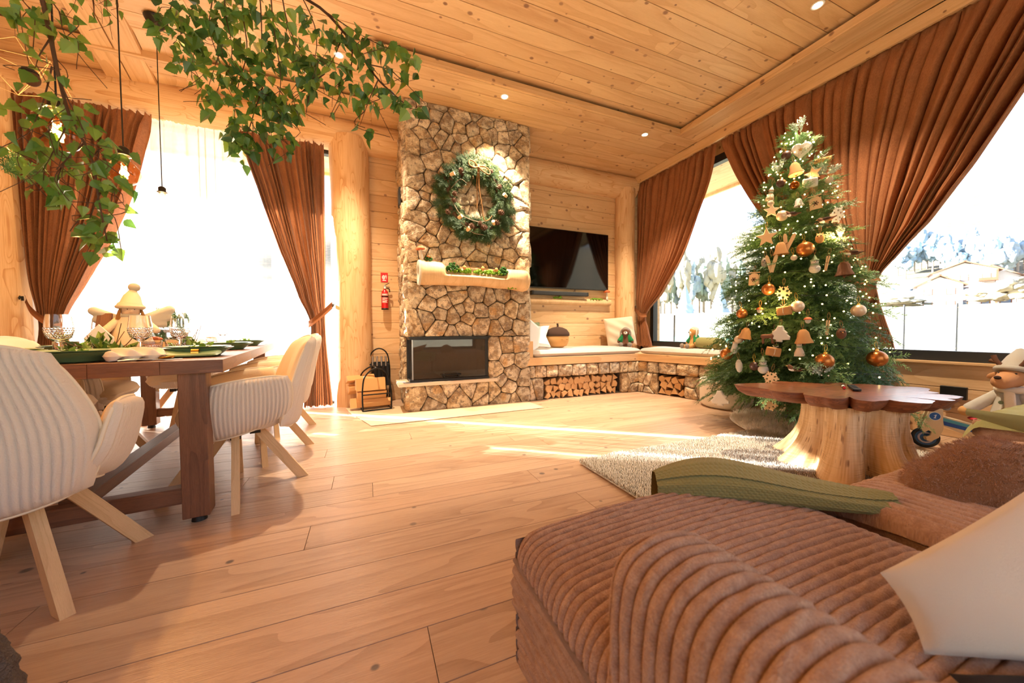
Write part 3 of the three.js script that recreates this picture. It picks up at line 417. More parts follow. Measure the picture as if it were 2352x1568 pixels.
  house('tall white house with balconies and a brown roof on the far slope', P(az(2202), 165), 19, 13.5, 14, 4, roofB, 3, 3, true, -1.15);
  house('white gabled house just left of the tall balcony house', P(az(2148), 160), 14, 9, 10, 4, roofB, 2, 2, false, -1.1);
  house('white house with a brown roof right of the tall balcony house', P(az(2282), 170), 16, 11, 12, 5, roofB, 2, 2, false, -1.5);
  house('dark roofed low house at the left of the far houses', P(az(2095), 165), 16, 5, 14, 6, roofG, 1, 3, false, -0.2);
  house('white house with a blue grey roof behind the balcony house', P(az(2245), 190), 16, 11, 12, 5, roofG, 2, 2, false, -1.2);
  house('brown roofed house at the right end of the far houses', P(az(2345), 170), 15, 7, 12, 5, roofB, 2, 2, false, -1.3);
  // trees
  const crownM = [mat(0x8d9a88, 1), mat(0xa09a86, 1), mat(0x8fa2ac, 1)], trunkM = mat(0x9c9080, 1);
  const crownG = [0, 1, 2].map((sd) => { const q = RNG(300 + sd), gs = []; for (let k = 0; k < 22; k++) { const g = mergeVertices((() => { const i = new THREE.IcosahedronGeometry(1, 2); i.deleteAttribute('uv'); i.deleteAttribute('normal'); return i; })(), 1e-4), p = g.attributes.position; for (let i = 0; i < p.count; i++) { const x = p.getX(i), y = p.getY(i), z = p.getZ(i), f = 0.55 + 0.9 * n3(x * 2.4 + k * 3, y * 2.4 + sd, z * 2.4); p.setXYZ(i, x * f, y * f, z * f); } g.computeVertexNormals(); const a = q() * TAU, h = q() * 2 - 1, R = Math.sqrt(1 - h * h) * 0.72 * Math.sqrt(q()); gs.push(T(g, R * Math.cos(a), h * 0.85, R * Math.sin(a), q() * 3, 0, 0, rr(0.22, 0.42, q))); } return merge(gs); });
  const coneG = [0, 1].map((s) => { const g = surf(18, 14, (u, v) => { const a = u * TAU, q = (1 - v) * (0.85 + 0.35 * (Math.abs(Math.sin(v * 24 + s)))) * (0.8 + 0.4 * n2(Math.cos(a) * 4 + s, v * 12 + Math.sin(a) * 4)); return [Math.cos(a) * q * 0.42, v * 2 - 1, -Math.sin(a) * q * 0.42]; }, { closeU: true }); return g; });
  function tree(px, d, w, h, kind, label, group) {
    const p = P(az(px), d), t = thing('tree', label, 'tree', p, r() * 6, group), con = kind === 2;
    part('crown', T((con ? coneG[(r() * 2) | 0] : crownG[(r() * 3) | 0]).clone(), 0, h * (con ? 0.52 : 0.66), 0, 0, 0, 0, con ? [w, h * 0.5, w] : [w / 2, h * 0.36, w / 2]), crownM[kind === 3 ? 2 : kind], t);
    part('trunk', rod([0, 0, 0], [0, h * 0.6, 0], 0.02 * h, 0.012 * h, 7), trunkM, t);
  }
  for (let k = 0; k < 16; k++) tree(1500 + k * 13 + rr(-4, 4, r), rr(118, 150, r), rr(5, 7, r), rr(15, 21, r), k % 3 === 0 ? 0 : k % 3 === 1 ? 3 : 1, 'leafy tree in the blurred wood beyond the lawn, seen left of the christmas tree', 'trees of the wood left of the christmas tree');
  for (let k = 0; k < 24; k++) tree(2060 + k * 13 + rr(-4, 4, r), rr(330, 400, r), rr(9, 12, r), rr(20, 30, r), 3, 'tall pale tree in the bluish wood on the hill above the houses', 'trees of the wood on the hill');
  for (const [px, d, w, h, n] of [[1573, 95, 5, 7.5, 'small conifer at the far edge of the lawn, just left of the second'], [1652, 92, 4.5, 7, 'small conifer at the far edge of the lawn, nearest the christmas tree']]) tree(px, d, w, h, 2, n);
  for (const [px, d, w, h, n] of [[2170, 215, 12, 14, 'green bushy tree behind the white gabled house'], [2270, 150, 9, 6, 'round bush before the houses on the far slope'], [2060, 130, 10, 3.5, 'low hedge bush at the left end of the far lawn edge'], [2085, 132, 9, 3, 'second low hedge bush along the far lawn edge'], [2330, 145, 9, 7, 'bush at the right end of the far houses']]) tree(px, d, w, h, 1, n);
}
// ---------------------------------------------------------------- fir sprays, leaves, cones, mushrooms (shapes used in several places)
// a shoot: needles round a short stem along +y
function shootGeo(L, n, len, seed, flat = 0.55, wid = 0.0022) {
  const r = RNG(seed), pos = [], idx = [];
  const quad = (a, b, w, up) => { const d = b.clone().sub(a), s = d.clone().cross(up).normalize().multiplyScalar(w / 2), m = a.clone().lerp(b, 0.55), o = pos.length / 3; for (const p of [a.clone().addScaledVector(s, 0.5), a.clone().addScaledVector(s, -0.5), m.clone().add(s), m.clone().sub(s), b]) pos.push(p.x, p.y, p.z); idx.push(o, o + 1, o + 2, o + 1, o + 3, o + 2, o + 2, o + 3, o + 4); };
  quad(V3(0, 0, 0), V3(0, L, 0), 0.004, V3(0, 0, 1)); quad(V3(0, 0, 0), V3(0, L, 0), 0.004, V3(1, 0, 0));
  for (let i = 0; i < n; i++) { const t = (i + r()) / n, a = r() * TAU, ux = Math.cos(a), uz = Math.sin(a) * flat, f = 0.5 + 0.6 * t; const l = len * (0.8 + 0.4 * r()) * (t > 0.85 ? 1 - (t - 0.85) * 3 : 1);
    const dir = V3(ux, f * 0.8, uz).normalize(), A = V3(0, t * L, 0); quad(A, A.clone().addScaledVector(dir, l), wid, V3(r() - 0.5, r() - 0.5, 1)); }
  const g = new THREE.BufferGeometry(); g.setAttribute('position', new THREE.Float32BufferAttribute(pos, 3)); g.setIndex(idx); g.computeVertexNormals(); return g;
}
// a flat fir branch along +y, about `L` long, made of shoots
function firGeo(L, seed, { side = 5, needles = 46, len = 0.02, wid = 0.0026, droop = 0.15 } = {}) {
  const r = RNG(seed), gs = [], SL = L * 0.42;
  const put = (x, y, z, rz, rx, l) => { const g = shootGeo(l, Math.round(needles * l / SL), len, (r() * 1e6) | 0, 0.55, wid); gs.push(T(g, x, y, z, rx, r() * 0.6, rz).toNonIndexed()); };
  put(0, L * 0.5, 0, 0, 0, L * 0.52); put(0, 0.02, 0, 0, 0, L * 0.5);
  for (let i = 0; i < side; i++) for (const s of [-1, 1]) { const t = (i + 0.35 + r() * 0.4) / side; put(0, L * (0.15 + 0.65 * t), 0, -s * rr(0.6, 0.95, r), rr(-0.25, 0.25, r), SL * (1.05 - 0.5 * t) * rr(0.85, 1.1, r)); }
  const g = mergeGeometries(gs), p = g.attributes.position; for (let i = 0; i < p.count; i++) p.setZ(i, p.getZ(i) - droop * p.getY(i) * p.getY(i) / L);
  g.computeVertexNormals(); return clean(g);
}
// ovate toothed leaf along +y from its stalk, folded a little on the midrib
function leafGeo(L, W, { teeth = true, fold = 0.18, curl = 0.15, stalk = 0.3 } = {}) {
  const out = [[0, 0], [0.3, 0.08], [0.5, 0.22], [0.46, 0.36], [0.36, 0.52], [0.24, 0.68], [0.11, 0.85], [0, 1]], side = (s) => { const pts = []; for (let i = 0; i < out.length; i++) { pts.push([s * out[i][0] * W, out[i][1] * L]); if (teeth && i > 0 && i < out.length - 2) pts.push([s * (out[i][0] + out[i + 1][0]) / 2 * W * 0.88, (out[i][1] * 0.35 + out[i + 1][1] * 0.65) * L]); } return pts; };
  const pos = [], idx = []; const v = (x, y) => { pos.push(x, y, Math.abs(x) * fold * 2 - curl * y * y / L); return pos.length / 3 - 1; };
  for (const s of [-1, 1]) { const P = side(s), e = P.map((p) => v(p[0], p[1])), m = P.map((p) => v(0, p[1])); for (let i = 0; i + 1 < P.length; i++) s > 0 ? idx.push(m[i], e[i], e[i + 1], m[i], e[i + 1], m[i + 1]) : idx.push(m[i], e[i + 1], e[i], m[i], m[i + 1], e[i + 1]); }
  if (stalk) { const a = v(-0.0008, -stalk * L), b = v(0.0008, -stalk * L), c = v(0.0008, 0), d = v(-0.0008, 0); idx.push(a, b, c, a, c, d); }
  const g = new THREE.BufferGeometry(); g.setAttribute('position', new THREE.Float32BufferAttribute(pos, 3)); g.setIndex(idx); g.computeVertexNormals(); return clean(g);
}
const coneGeo = (() => { const gs = [T(new THREE.SphereGeometry(0.018, 10, 8), 0, 0.03, 0, 0, 0, 0, [1, 1.7, 1])]; for (let i = 0; i < 44; i++) { const t = i / 44, a = i * 2.4, R = 0.024 * Math.sin(PI * (0.12 + 0.82 * t)) + 0.002; const s = new THREE.ConeGeometry(0.0085, 0.016, 5); T(s, 0, 0, 0, 0, 0, 0, [1, 1, 0.45]); T(s, 0, 0, 0, 1.1, 0, 0); T(s, 0, t * 0.062, R, 0, 0, 0); gs.push(T(s, 0, 0, 0, 0, a, 0)); } return merge(gs); })();
const mossGeo = (rx, ry, rz, n, seed, s = 0.014) => { const r = RNG(seed), gs = []; for (let i = 0; i < n; i++) { const a = r() * TAU, b = Math.acos(2 * r() - 1), k = Math.cbrt(r()); gs.push(T(new THREE.IcosahedronGeometry(s * rr(0.5, 1.2, r), 0), rx * k * Math.sin(b) * Math.cos(a), Math.abs(ry * k * Math.cos(b)), rz * k * Math.sin(b) * Math.sin(a), r() * 3, r() * 3, 0)); } return merge(gs); };
function mushroom(label, pos, h, turn, capR = h * 0.42, lean = 0.1) { const t = thing('mushroom', label, 'mushroom', pos, turn); part('stem', T(lathe([[0.001, 0], [h * 0.13, 0.0], [h * 0.11, h * 0.2], [h * 0.075, h * 0.6], [h * 0.07, h * 0.9]], 14), 0, 0, 0, 0, 0, lean), M.offWhite, t); part('cap', T(lathe([[0.001, h * 0.78], [capR * 0.8, h * 0.8], [capR, h * 0.84], [capR * 0.85, h * 0.95], [capR * 0.45, h * 1.05], [0.001, h * 1.09]], 20), 0, 0, 0, 0, 0, lean), M.mushroomRed, t); return t; }
// ---------------------------------------------------------------- stone work
const stoneMats = [[1.12, 1.08, 1.0], [0.98, 0.94, 0.87], [1.08, 0.98, 0.82], [1.2, 1.16, 1.1], [0.88, 0.84, 0.79], [1.14, 1.06, 0.94]].map((c) => new THREE.MeshPhysicalMaterial({ map: scaled(stoneT, 0.55, 0.55), color: new THREE.Color(...c), roughness: 0.92, bumpMap: scaled(stoneB, 0.4, 0.4), bumpScale: 0.012 }));
function voronoi(seeds, [x0, x1, y0, y1]) {
  return seeds.map((s, i) => { let poly = [[x0, y0], [x1, y0], [x1, y1], [x0, y1]];
    seeds.forEach((q, j) => { if (i === j || !poly.length) return; const mx = (s[0] + q[0]) / 2, my = (s[1] + q[1]) / 2, nx = q[0] - s[0], ny = q[1] - s[1]; if (nx * nx + ny * ny > 0.9) return; const d = (p) => (p[0] - mx) * nx + (p[1] - my) * ny, out = [];
      poly.forEach((p, k) => { const n = poly[(k + 1) % poly.length], a = d(p), b = d(n); if (a <= 0) out.push(p); if (a * b < 0) { const t = a / (a - b); out.push([lerp(p[0], n[0], t), lerp(p[1], n[1], t)]); } }); poly = out; });
    return poly; });
}
// rounded, uneven stone on a polygon of the plane z = 0
function stoneGeo(poly, H, seed, joint = 0.0028) {
  let P = poly; const ctr = (q) => { let x = 0, y = 0; for (const p of q) { x += p[0]; y += p[1]; } return [x / q.length, y / q.length]; };
  const c0 = ctr(P), R = Math.max(...P.map((p) => Math.hypot(p[0] - c0[0], p[1] - c0[1])));
  P = P.map((p) => { const d = Math.hypot(p[0] - c0[0], p[1] - c0[1]) || 1, k = Math.max(0.5, (d - joint) / d); return [c0[0] + (p[0] - c0[0]) * k, c0[1] + (p[1] - c0[1]) * k]; });
  for (let it = 0; it < 2; it++) { const o = []; P.forEach((p, i) => { const q = P[(i + 1) % P.length], f = it ? 0.25 : 0.1; o.push([lerp(p[0], q[0], f), lerp(p[1], q[1], f)], [lerp(p[0], q[0], 1 - f), lerp(p[1], q[1], 1 - f)]); }); P = o; }
  const c = ctr(P), n = P.length, rings = [[1, -0.03, 0], [1.0, H * 0.45, 0], [0.93, H * 0.85, 1], [0.72, H * 0.98, 1], [0.36, H * 1.03, 1]], pos = [], idx = [], r = RNG(seed), tx = rr(-0.12, 0.12, r), ty = rr(-0.12, 0.12, r);
  rings.forEach(([k, z, wob], j) => P.forEach((p) => { let x = c[0] + (p[0] - c[0]) * k, y = c[1] + (p[1] - c[1]) * k; const q = n2(x * 26 + seed, y * 26), e = j === 1 || j === 0 ? (n2(x * 60 + seed, y * 60) - 0.5) * 0.008 : 0; pos.push(x + e, y + e * 0.7, z + wob * ((q - 0.5) * H * 0.5 + (x - c[0]) * tx + (y - c[1]) * ty)); }));
  pos.push(c[0], c[1], H * 1.04);
  for (let j = 0; j < 4; j++) for (let i = 0; i < n; i++) { const a = j * n + i, b = j * n + (i + 1) % n; idx.push(a, b, a + n, b, b + n, a + n); }
  for (let i = 0; i < n; i++) idx.push(4 * n + i, 4 * n + (i + 1) % n, 5 * n);
  const g = new THREE.BufferGeometry(); g.setAttribute('position', new THREE.Float32BufferAttribute(pos, 3)); g.setIndex(idx); g.computeVertexNormals();
  const uv = []; for (let i = 0; i < pos.length / 3; i++) uv.push(pos[i * 3] + seed * 0.37 + pos[i * 3 + 2], pos[i * 3 + 1] + seed * 0.71 + pos[i * 3 + 2] * 0.6); g.setAttribute('uv', new THREE.Float32BufferAttribute(uv, 2)); return g;
}
let stoneSeed = 1;
function stones(parent, seeds, rect, H, place) { for (const poly of voronoi(seeds, rect)) if (poly.length > 2) { const s = stoneSeed++, m = part('stone', stoneGeo(poly, H * (0.8 + 0.5 * n2(s * 3.1, 5.2)), s), stoneMats[(n2(s * 7.7, 1.3) * 5.99) | 0], parent); place(m); } }
function scatter([x0, x1, y0, y1], gap, seed) { const r = RNG(seed), P = []; for (let k = 0; k < 900; k++) { const p = [rr(x0, x1, r), rr(y0, y1, r)], q = gap * (0.75 + 0.5 * n2(p[0] * 3, p[1] * 3 + seed)); if (P.every((o) => Math.hypot(o[0] - p[0], o[1] - p[1]) > q)) P.push(p); } return P; }
const cm = (s) => s.split(' ').map((p) => p.split(',').map((v) => +v / 100));
const TOP = cm('137,341 121,340 150,339 57,337 72,337 180,336 47,335 162,334 102,331 132,329 150,329 61,324 71,323 167,320 49,317 139,317 152,317 86,316 116,314 131,314 62,313 99,313 176,313 70,309 119,308 100,306 60,303 80,302 154,301 165,298 89,297 129,296 108,295 95,294 49,290 63,290 161,289 176,286 151,285 127,283 90,281 70,277 164,273 144,270 88,266 49,264 155,261 141,257 179,256 170,253 67,252 101,252 130,251 55,250 87,249 64,243 116,243 167,241 131,239 63,236 101,236 70,235 49,231 83,229 103,226 129,226 60,225 172,223 116,222 138,220 70,217 83,216 57,211 93,208 161,206 137,206 113,204 70,203 81,198 165,198 52,197 153,195 177,193 92,192 63,188 109,186 126,186 143,181 88,178 158,178 58,176 121,175 46,174 66,172 142,172 155,167 177,164 91,164 121,162 52,154 104,153 167,152 140,151 65,146 93,140 174,133 72,132 148,132 121,130 49,129 95,127 134,127 79,119 65,118 108,115 142,114 163,113 100,112 122,112 177,110 76,109 91,106 107,104 61,102 47,97 154,96 123,95 74,92 172,92 101,91 144,90 89,85 159,80');
{
  const f = thing('stone_fireplace', 'tall natural stone fireplace and chimney with a black glazed firebox', 'fireplace'), F = -3.955, at = (m) => m.position.set(0, 0, F);
  part('stone_core', [box(1.43, 2.55, 0.74, 1.13, 2.09, -4.35), box(0.53, 0.82, 0.74, 1.58, 0.41, -4.35), box(0.94, 0.29, 0.76, 0.86, 0.145, -4.345), box(0.94, 0.82, 0.46, 0.87, 0.41, -4.5)], M.mortar, f);
  stones(f, TOP, [0.405, 1.865, 0.82, 3.36], 0.035, at);
  stones(f, cm('140,64 157,68 172,70 157,54 174,53 140,42 163,38 180,30 166,1 151,6 155,21 140,19 148,27 178,8'), [1.32, 1.865, 0, 0.82], 0.035, at);
  stones(f, cm('50,13 72,19 83,25 64,5 97,12 121,18 129,5 110,22'), [0.405, 1.32, 0, 0.285], 0.035, at);
  const left = (m) => { m.rotation.y = -PI / 2; m.position.set(0.425, 0, 0); };
  stones(f, scatter([-4.74, -3.935, 0.82, 3.36], 0.15, 3), [-4.76, -3.925, 0.82, 3.36], 0.04, left); stones(f, scatter([-4.74, -4.25, 0.3, 0.8], 0.17, 5), [-4.76, -4.24, 0.0, 0.82], 0.04, left); stones(f, [[-4.1, 0.15], [-4.02, 0.08], [-4.18, 0.07]], [-4.24, -3.925, 0, 0.285], 0.04, left);
  const right = (m) => { m.rotation.y = PI / 2; m.position.set(1.845, 0, 0); }; stones(f, scatter([3.94, 4.74, 0.7, 3.36], 0.22, 9), [3.93, 4.76, 0.6, 3.36], 0.035, right);
  part('hearth_slab', box(1.12, 0.036, 0.36, 0.855, 0.306, -4.06, { r: 0.004 }), M.slab, f);
  const fb = part('firebox_frame', [box(0.9, 0.03, 0.32, 0.87, 0.805, -4.08), box(0.9, 0.026, 0.32, 0.87, 0.338, -4.08), box(0.035, 0.49, 0.03, 1.3, 0.57, -3.955), box(0.03, 0.49, 0.07, 0.432, 0.57, -4.2), box(0.92, 0.012, 0.34, 0.87, 0.817, -4.08)], M.black, f);
  part('fire_lining', [box(0.84, 0.44, 0.02, 0.87, 0.57, -4.23), box(0.02, 0.44, 0.26, 1.27, 0.57, -4.1), box(0.84, 0.02, 0.26, 0.87, 0.36, -4.1)], mat(0x7a5236, 0.95), fb);
  part('firebox_glass', box(0.83, 0.43, 0.005, 0.868, 0.572, -3.945), M.fireGlass, fb); part('firebox_glass', box(0.005, 0.43, 0.22, 0.45, 0.572, -4.06), M.fireGlass, fb);
  part('corner_strip', box(0.014, 0.45, 0.014, 0.452, 0.572, -3.946, { r: 0.003 }), M.steel, fb);
  part('door_handle', [rod([0.76, 0.395, -3.9], [0.98, 0.395, -3.9], 0.008), rod([0.78, 0.37, -3.9], [0.96, 0.37, -3.9], 0.006), box(0.012, 0.04, 0.05, 0.79, 0.382, -3.92), box(0.012, 0.04, 0.05, 0.95, 0.382, -3.92)], M.blackMetal, fb);
  solo('wall_speaker', [box(0.02, 0.2, 0.13, 0, 0, 0, { r: 0.003 }), box(0.006, 0.17, 0.1, -0.012, 0, 0)], M.anthracite, 'small dark square plate set in the left side of the stone chimney', 'vent', [0.37, 2.42, -4.27]);
  solo('warming_plate', box(0.3, 0.005, 0.09, 0, 0, 0, { r: 0.002 }), M.steel, 'shiny metal plate lying on the hearth slab below the firebox glass', 'plate', [0.5, 0.3265, -3.93], 0.05);
}
// hollow half log fixed to the chimney, planted with moss
{
  const t = thing('mantel_log', 'hollowed pale log shelf on the chimney filled with green moss', 'shelf', [0.51, 1.505, -3.83]);
  const L = 1.26, g = surf(36, 60, (u, v) => { const a = u * TAU, x = v * L; let r = (0.112 + 0.015 * smooth(0.75, 1, v) + 0.012 * smooth(0.25, 0, v)) * (1 + 0.12 * (n2(v * 6 + 3, Math.cos(a) * 2 + 4) - 0.5)); const up = Math.cos(a - 0.65); // cut-out facing up and forward
    const cut = smooth(0.2, 0.26, v) * smooth(0.8, 0.74, v) * smooth(0.45, 0.62, up); r *= 1 - 0.62 * cut; r *= v > 0.97 ? 1 - (v - 0.97) * 9 : 1; return [x, Math.cos(a) * r * 1.05 - 0.03 * smooth(0.5, 1, v), Math.sin(a) * r * 0.92]; }, { closeU: true, uvs: [1, 1.2], flip: true });
  part('log_body', g, M.pale, t);
  part('hollow_end', T(lathe([[0.066, 0.04], [0.07, 0], [0.128, -0.004], [0.136, 0.014]], 30), 0, 0, 0, 0, 0, -PI / 2), M.offWhite, t); part('hollow_inside', T(new THREE.CylinderGeometry(0.07, 0.07, 0.01, 24), 0.04, 0, 0, 0, 0, PI / 2), M.darkBrown, t);
  part('rounded_end', T(ball(0.115, 0, 0, 0, [0.5, 1.05, 0.92]), L * 0.985, -0.03, 0), M.pale, t);
  const moss = (label, x, y, z, geo, m) => solo('moss_clump', geo, m, label, 'moss', [x, y, z]);
  moss('big dark green moss clump at the left of the hollow log', 0.86, 1.535, -3.77, mossGeo(0.09, 0.09, 0.04, 90, 1), M.mossDark); moss('dark green moss clump at the right of the hollow log', 1.45, 1.52, -3.77, mossGeo(0.07, 0.1, 0.04, 80, 2), M.mossDark);
  moss('row of bright moss tufts along the hollow log', 1.15, 1.525, -3.77, merge([[-0.24, 0.07, 3], [-0.12, 0.06, 4], [0.02, 0.08, 5], [0.14, 0.06, 6], [0.24, 0.05, 7]].map(([x, s, k]) => T(mossGeo(s, 0.04, 0.03, 34, k), x, 0, 0))), M.moss);
  moss('moss tuft under the right end of the hollow log', 1.58, 1.375, -3.8, mossGeo(0.08, 0.03, 0.03, 40, 8), M.moss); moss('thin moss line under the middle of the hollow log', 1.36, 1.39, -3.83, mossGeo(0.12, 0.02, 0.03, 30, 9), M.mossDark); moss('moss tuft at the upper left end of the hollow log', 0.62, 1.63, -3.8, mossGeo(0.05, 0.05, 0.03, 40, 10), M.mossDark);
  mushroom('tall red capped mushroom standing on the left end of the hollow log', [0.55, 1.62, -3.8], 0.15, 0.4, 0.05, 0.16); mushroom('tiny red capped mushroom beside the tall one on the hollow log', [0.61, 1.62, -3.78], 0.055, 1, 0.026, -0.1);
  for (const [x, h, n] of [[0.99, 0.05, 'leftmost'], [1.2, 0.055, 'middle'], [1.36, 0.045, 'rightmost']]) solo('wooden_acorn', lathe([[0.001, 0], [0.016, 0.006], [0.02, h * 0.4], [0.021, h * 0.55], [0.014, h * 0.8], [0.001, h]], 14), M.tan, n + ' of the three small brown acorns in the moss of the hollow log', 'acorn', [x, 1.55, -3.745]);
}
// wreath
{
  const w = thing('wreath', 'large evergreen wreath with cones and a rope bow on the stone chimney', 'wreath', [1.155, 2.36, -3.86]), r = RNG(77);
  part('wreath_ring', new THREE.TorusGeometry(0.32, 0.05, 8, 48), M.twig, w);
  const gs = [firGeo(0.17, 1, { side: 4, needles: 40, len: 0.022 }), firGeo(0.15, 2, { side: 4, needles: 34, len: 0.026, droop: 0.4 })];
  const mk = (n, k) => Array.from({ length: n }, () => { const a = r() * TAU, b = rr(-0.5, PI + 0.5, r), R = 0.31 + 0.075 * Math.cos(b), z = 0.04 + 0.06 * Math.sin(b) * r(); const q = QE(rr(-0.9, 0.3, r), 0, a - PI / 2 + rr(-1.9, 0.5, r) - (Math.cos(b) > 0 ? 0.0 : PI * 0.1), 'ZXY'); return M4(V3(R * Math.cos(a), R * Math.sin(a), z), q, V3(k, k, k)); });
  stuff('foliage', gs[0], M.wreathFir, mk(330, 0.78), w); stuff('foliage_tips', gs[1], M.wreathTip, mk(170, 0.72), w);
  for (const [x, y, s, q] of [[-0.2, 0.24, 1, 0], [-0.26, -0.02, 1, 0.3], [-0.26, -0.09, 1, 0.6], [0.24, 0.13, 1, 0], [0.3, -0.15, 1.25, 1.2], [-0.08, -0.34, 1.1, 0.2], [0.1, -0.33, 1.3, 1.5], [0.24, -0.27, 1.2, 1.1], [0.02, -0.3, 0.9, 0.3], [-0.32, -0.22, 1, 0.8], [0.17, 0.29, 0.8, 1]]) { const c = part('pine_cone', coneGeo, M.cone, w); c.position.set(x, y, 0.11); c.rotation.set(PI / 2 - q * 0.5, 0, q); c.scale.setScalar(s); }
  for (const [x, y] of [[-0.29, 0.19], [-0.21, -0.25], [0.31, 0.05], [0.17, -0.27], [-0.12, -0.37]]) { const c = part('birch_slice', T(new THREE.CylinderGeometry(0.02, 0.017, 0.05, 14), 0, 0, 0), M.plywood, w); c.position.set(x, y, 0.13); c.rotation.set(1.1, 0, x * 3); }
  part('rope_bow', [tube([[0, 0, 0], [-0.05, 0.04, 0.02], [-0.1, 0.05, 0.02], [-0.11, 0.0, 0.03], [-0.05, -0.02, 0.02], [0, 0, 0.01]], 0.007, 40, 7), tube([[0, 0, 0], [0.05, 0.01, 0.02], [0.12, -0.02, 0.02], [0.12, -0.07, 0.03], [0.06, -0.05, 0.02], [0, 0, 0.01]], 0.007, 40, 7), ball(0.014)].map((g) => T(g, -0.01, 0.3, 0.15)), M.rope, w);
  part('rope_tail', [tube([[-0.01, 0.3, 0.15], [-0.02, 0.15, 0.13], [-0.015, -0.02, 0.12], [-0.02, -0.14, 0.12]], 0.005, 30, 6), tube([[0, 0.3, 0.15], [0.01, 0.1, 0.13], [0.04, -0.1, 0.12], [0.07, -0.26, 0.13], [0.12, -0.24, 0.13], [0.15, -0.2, 0.14]], 0.006, 40, 6), tube([[-0.005, 0.3, 0.15], [0.0, 0.1, 0.14], [0.03, -0.08, 0.13]], 0.005, 20, 6)], M.rope, w);
  part('twig', [tube([[-0.28, -0.1, 0.1], [-0.2, -0.22, 0.12], [-0.02, -0.28, 0.13], [0.1, -0.26, 0.13]], 0.004, 24, 5), tube([[-0.3, 0.05, 0.1], [-0.2, 0.15, 0.13], [-0.13, 0.12, 0.12]], 0.003, 20, 5), tube([[-0.2, -0.3, 0.11], [-0.06, -0.4, 0.11], [0.06, -0.41, 0.1]], 0.004, 20, 5)], M.twigPale, w);
}
// firewood: split logs, end grain towards +z
const woodEnd = new THREE.MeshPhysicalMaterial({ map: scaled(paleT, 0.25, 0.25), roughness: 0.9, color: new THREE.Color(0.92, 0.84, 0.74) }), woodSide = mat(0xb98f63, 0.95), woodBark = mat(0x6b5340, 1);
const wedge = [[[-0.05, -0.03], [0.05, -0.03], [0.0, 0.05]], [[-0.05, -0.04], [0.04, -0.045], [0.055, 0.0], [0.03, 0.04], [-0.02, 0.05]], [[-0.045, -0.02], [0.0, -0.045], [0.05, -0.02], [0.03, 0.045]], [[-0.04, -0.04], [0.045, -0.035], [0.04, 0.03], [0.0, 0.05], [-0.035, 0.03]]];
const logGeos = wedge.map((w, i) => extrude(w.map((p) => [p[0] * 0.86, p[1] * 0.86]), 0.3, 0.006));
function firewoodLog(label, pos, k, rz, s, ry = 0, group, m = [woodEnd, woodSide]) { const o = shade(new THREE.Mesh(logGeos[k], m)); o.name = numbered('firewood_log'); scene.add(o); o.position.set(...pos); o.rotation.set(0, ry, rz, 'YXZ'); o.scale.set(s, s, 1); return tag(o, label, 'firewood', group); }
